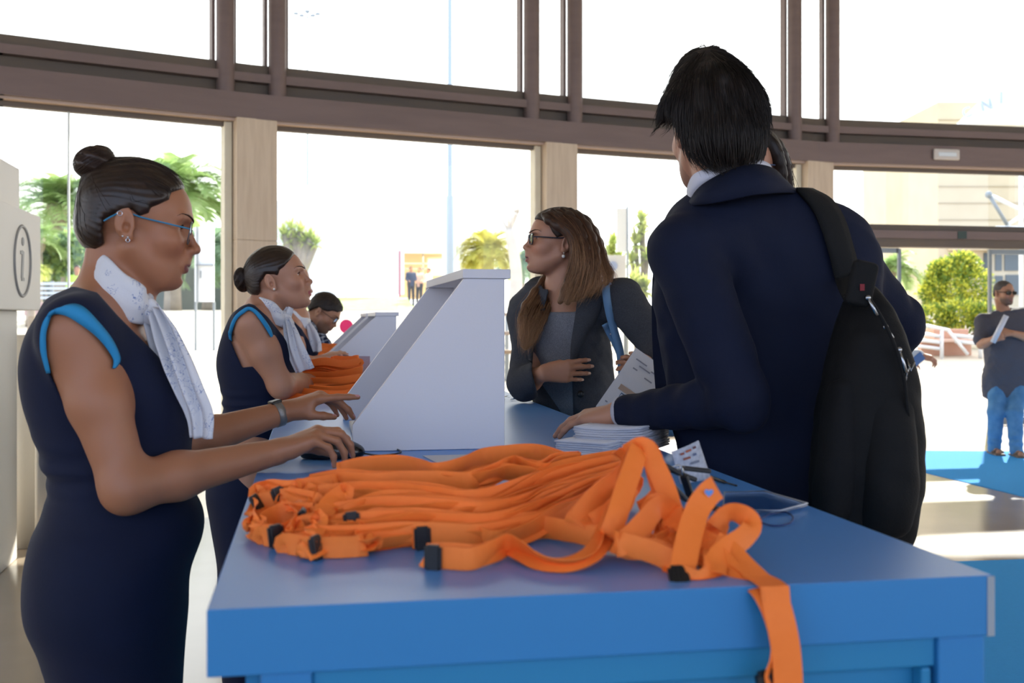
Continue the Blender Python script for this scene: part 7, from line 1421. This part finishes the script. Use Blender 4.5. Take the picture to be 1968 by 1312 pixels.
long_hair(h7, woman7, [[px_line((1450, 250, 2.86), (1476, 268, 2.85), (1494, 300, 2.85), (1502, 340, 2.86), (1506, 390, 2.88), (1506, 440, 2.9)), px_line((1452, 248, 2.92), (1482, 266, 2.92), (1502, 300, 2.93), (1511, 340, 2.94), (1514, 390, 2.95), (1512, 440, 2.96)), px_line((1452, 248, 2.97), (1484, 268, 2.99), (1504, 302, 3.0), (1512, 342, 3.0), (1514, 392, 3.0), (1510, 445, 3.0))],
    [px_line((1444, 250, 2.88), (1420, 262, 2.9), (1404, 300, 2.92), (1396, 345, 2.93), (1394, 390, 2.94), (1394, 440, 2.95)), px_line((1444, 250, 2.95), (1416, 264, 2.98), (1398, 302, 3.0), (1390, 345, 3.0), (1388, 390, 3.0), (1390, 440, 3.0))]], 700, None, 6, [(.0995, .088), (.082, .082), (.062, .07), (.04, .05), (.0, .03), (-.03, -.04), (-.13, -.06), (-.13, .16), (.1, .16)], cols=C7, capcol='#1d1410')
h7.glasses(woman7, '#1a1c24', '#3d4a66', .026, .019, .0018, .1085, temple_r=.0024)
# --- person further back holding out a phone, mostly hidden behind the backpack
f8 = unit(V3(.85, -.5, 0)); R8 = frame(f8, pitch=18.); h8 = Head(at(1672, 570, 9.05), R8, 1.0); J8 = rig(at(1712, 745, 9.0), at(1692, 612, 9.02), f8, .185)
J8['el_r'] = at(1728, 684, 8.85); J8['wr_r'] = at(1768, 682, 8.72); J8['el_l'] = at(1690, 690, 9.2); J8['wr_l'] = at(1735, 694, 8.98)
pers8, F8, _ = simple(h8, J8, 'person holding out a phone, mostly hidden behind the backpack', 'fair', fine=[(J8['wr_r']-V3(.05, .1, .12), J8['wr_r']+V3(.25, .15, .1), .005)], hands={'r': dict(d=V3(.9, -.1, -.25), n=V3(.25, -.45, .85), curls=[(25, 40, 25)]*4), 'l': dict(d=V3(.8, .1, -.1), n=V3(0, -.2, 1))}, head_fine=.006, res=.012)
sdf_obj('shirt', top_wear(J8, 1., .012), .011, mat('shirt_pale', '#c9d3de', .8), pers8); sdf_obj('trousers', trousers(J8), .013, mat('jeans_blue', '#3d5f8c', .8, noise=(60, .4, '#54749c')), pers8); shoe(J8, pers8, MATS['shoe_dark']); short_hair(h8, pers8, .014, [(.1, .088), (.07, .07), (.04, .04), (.0, .03), (-.04, .0), (-.06, -.03), (-.13, -.02), (-.13, .16), (.1, .16)], None, 60, .02, 5, res=.007)
MB().box(at(1763, 691, 8.62), (.125, .012, .07), np.array(Matrix.Rotation(-.62, 3, 'Y')@Matrix.Rotation(.3, 3, 'Z')), .005).build('phone', mat('phone_blue', '#2d5f9e', .3)); tag(bpy.data.objects['phone'], 'phone in a blue case held out beyond the backpack', 'phone')
# --- man with sunglasses waiting at the entrance
f9 = unit(V3(-.10, -1, 0)); R9 = frame(V3(.38, -.92, 0), pitch=3.); h9 = Head(at(1927, 565, 10.95), R9, 1.04, True); J9 = rig(at(1938, 722, 11.08), at(1930, 606, 11.02), f9, .205, step=(.03, .10)); J9['k'] *= 1.06
J9['el_r'] = at(1886, 662, 10.92); J9['wr_r'] = at(1908, 652, 10.74); J9['el_l'] = at(1982, 650, 10.92); J9['wr_l'] = at(1945, 640, 10.74)
J9['ankles'][0] = at(1911, 856, 10.98); J9['ankles'][1] = at(1953, 862, 10.8); J9['knees'][0] = at(1914, 792, 10.98); J9['knees'][1] = at(1950, 794, 10.9)
for a in J9['ankles']: a[2] = .085
man9, F9, _ = simple(h9, J9, 'person in grey t-shirt, jeans, sandals and sunglasses holding a rolled paper', 'olive', fine=[(at(1895, 660, 10.7)-V3(.1, .1, .12), at(1960, 640, 10.7)+V3(.1, .12, .12), .005)], hands={'r': dict(d=V3(.75, -.2, .35), n=V3(-.3, -.9, .3), curls=[(45, 60, 40)]*4), 'l': dict(d=V3(-.9, -.1, .1), n=V3(.1, -.85, .5), curls=[(40, 55, 40)]*4)}, stubble=('#40352f', .75), arm=1.05, head_fine=.005, res=.010)
TEE = mat('tee_grey', '#55545c', .85, 0, .2, bump=(200, .1)); sdf_obj('t_shirt', top_wear(J9, .5, .026, hem=-.145, fold=.006, slr=.018), .009, TEE, man9)
sdf_obj('jeans', trousers(J9, (.100, .078, .062), .002, .0), .010, mat('jeans_light', '#4f7fa8', .8, 0, .2, noise=(14, .55, '#6f9cc0'), bump=(150, .1)), man9); shoe(J9, man9, mat('sandal_brown', '#6b5a4c', .7), True)
short_hair(h9, man9, .004, [(.078, .10), (.082, .075), (.055, .062), (.045, .045), (.03, .035), (.01, .03), (-.02, .03), (-.045, .0), (-.06, -.03), (-.13, -.02), (-.13, .16), (.06, .15)], None, 200, .008, 9, col='#4a4440', res=.006)
h9.glasses(man9, '#101012', '#101012', .028, .0155, .0028, .1085, dark=True, temple_r=.0035, name='sunglasses')
rp = thing('rolled_paper', 'white rolled paper in the hands of the man with sunglasses', 'paper', at(1907, 657, 10.66)); MB().tube([at(1908, 658, 10.66), at(1934, 606, 10.62)], .026, 14).build('roll', PAPER, rp, True)
# --- small figures outside
def far_person(x, yhead, d, f, label, shirt, pants, ground=None, seated=False, hair='#1d1613'):
    f = unit(f); h = Head(at(x, yhead, d), frame(f), 1.0); nk = h.O-U*.145; J = rig(nk-U*.5, nk, f, .185, ground=nk[2]-1.42 if ground is None else ground)
    for s, sg in (('r', -1), ('l', 1)): J['el_'+s] = J['sh_'+s]-U*.26+J['l']*sg*.05; J['wr_'+s] = J['el_'+s]+f*.2-U*.08-J['l']*sg*.06
    if seated:
        b = J['pel']; J['knees'] = [b-J['l']*.1+f*.42, b+J['l']*.1+f*.42]; J['ankles'] = [k-U*.38 for k in J['knees']]
    P, F_, _ = simple(h, J, label, 'olive', res=.022, head_fine=.014, hands={'r': dict(d=f-U*.3, n=U), 'l': dict(d=f-U*.3, n=U)})
    sdf_obj('shirt', top_wear(J, 1., .014), .022, shirt, P); sdf_obj('trousers', trousers(J), .024, pants, P); sdf_obj('hair', skull_cap(h, .014, [(.1, .088), (.07, .07), (.04, .04), (.0, .03), (-.04, .0), (-.06, -.03), (-.13, -.02), (-.13, .16), (.1, .16)]), .014, hairmat(hair, .6), P); return P
DKB = mat('cloth_darkblue', '#2c3a5c', .8); DKG = mat('cloth_dark', '#2d2d33', .8)
far_person(790, 517, 51.8, V3(.5, -1, 0), 'person in blue standing inside the open marquee, leftmost of three', DKB, DKG, gz(51.8)); far_person(806, 519, 52.3, V3(-.5, -1, 0), 'person in pale top inside the open marquee, middle of three', mat('cloth_pink', '#c9a9a4', .8), DKG, gz(52.3)); far_person(824, 520, 51.9, V3(-.8, -.6, 0), 'person in white top inside the open marquee, rightmost of three', mat('cloth_white', '#d8d6d2', .8), DKB, gz(51.9))
far_person(148, 519, 30, V3(.3, -1, 0), 'person in lime green top sitting behind the slatted railing', mat('cloth_lime', '#b7e05a', .8), DKB, None, True)
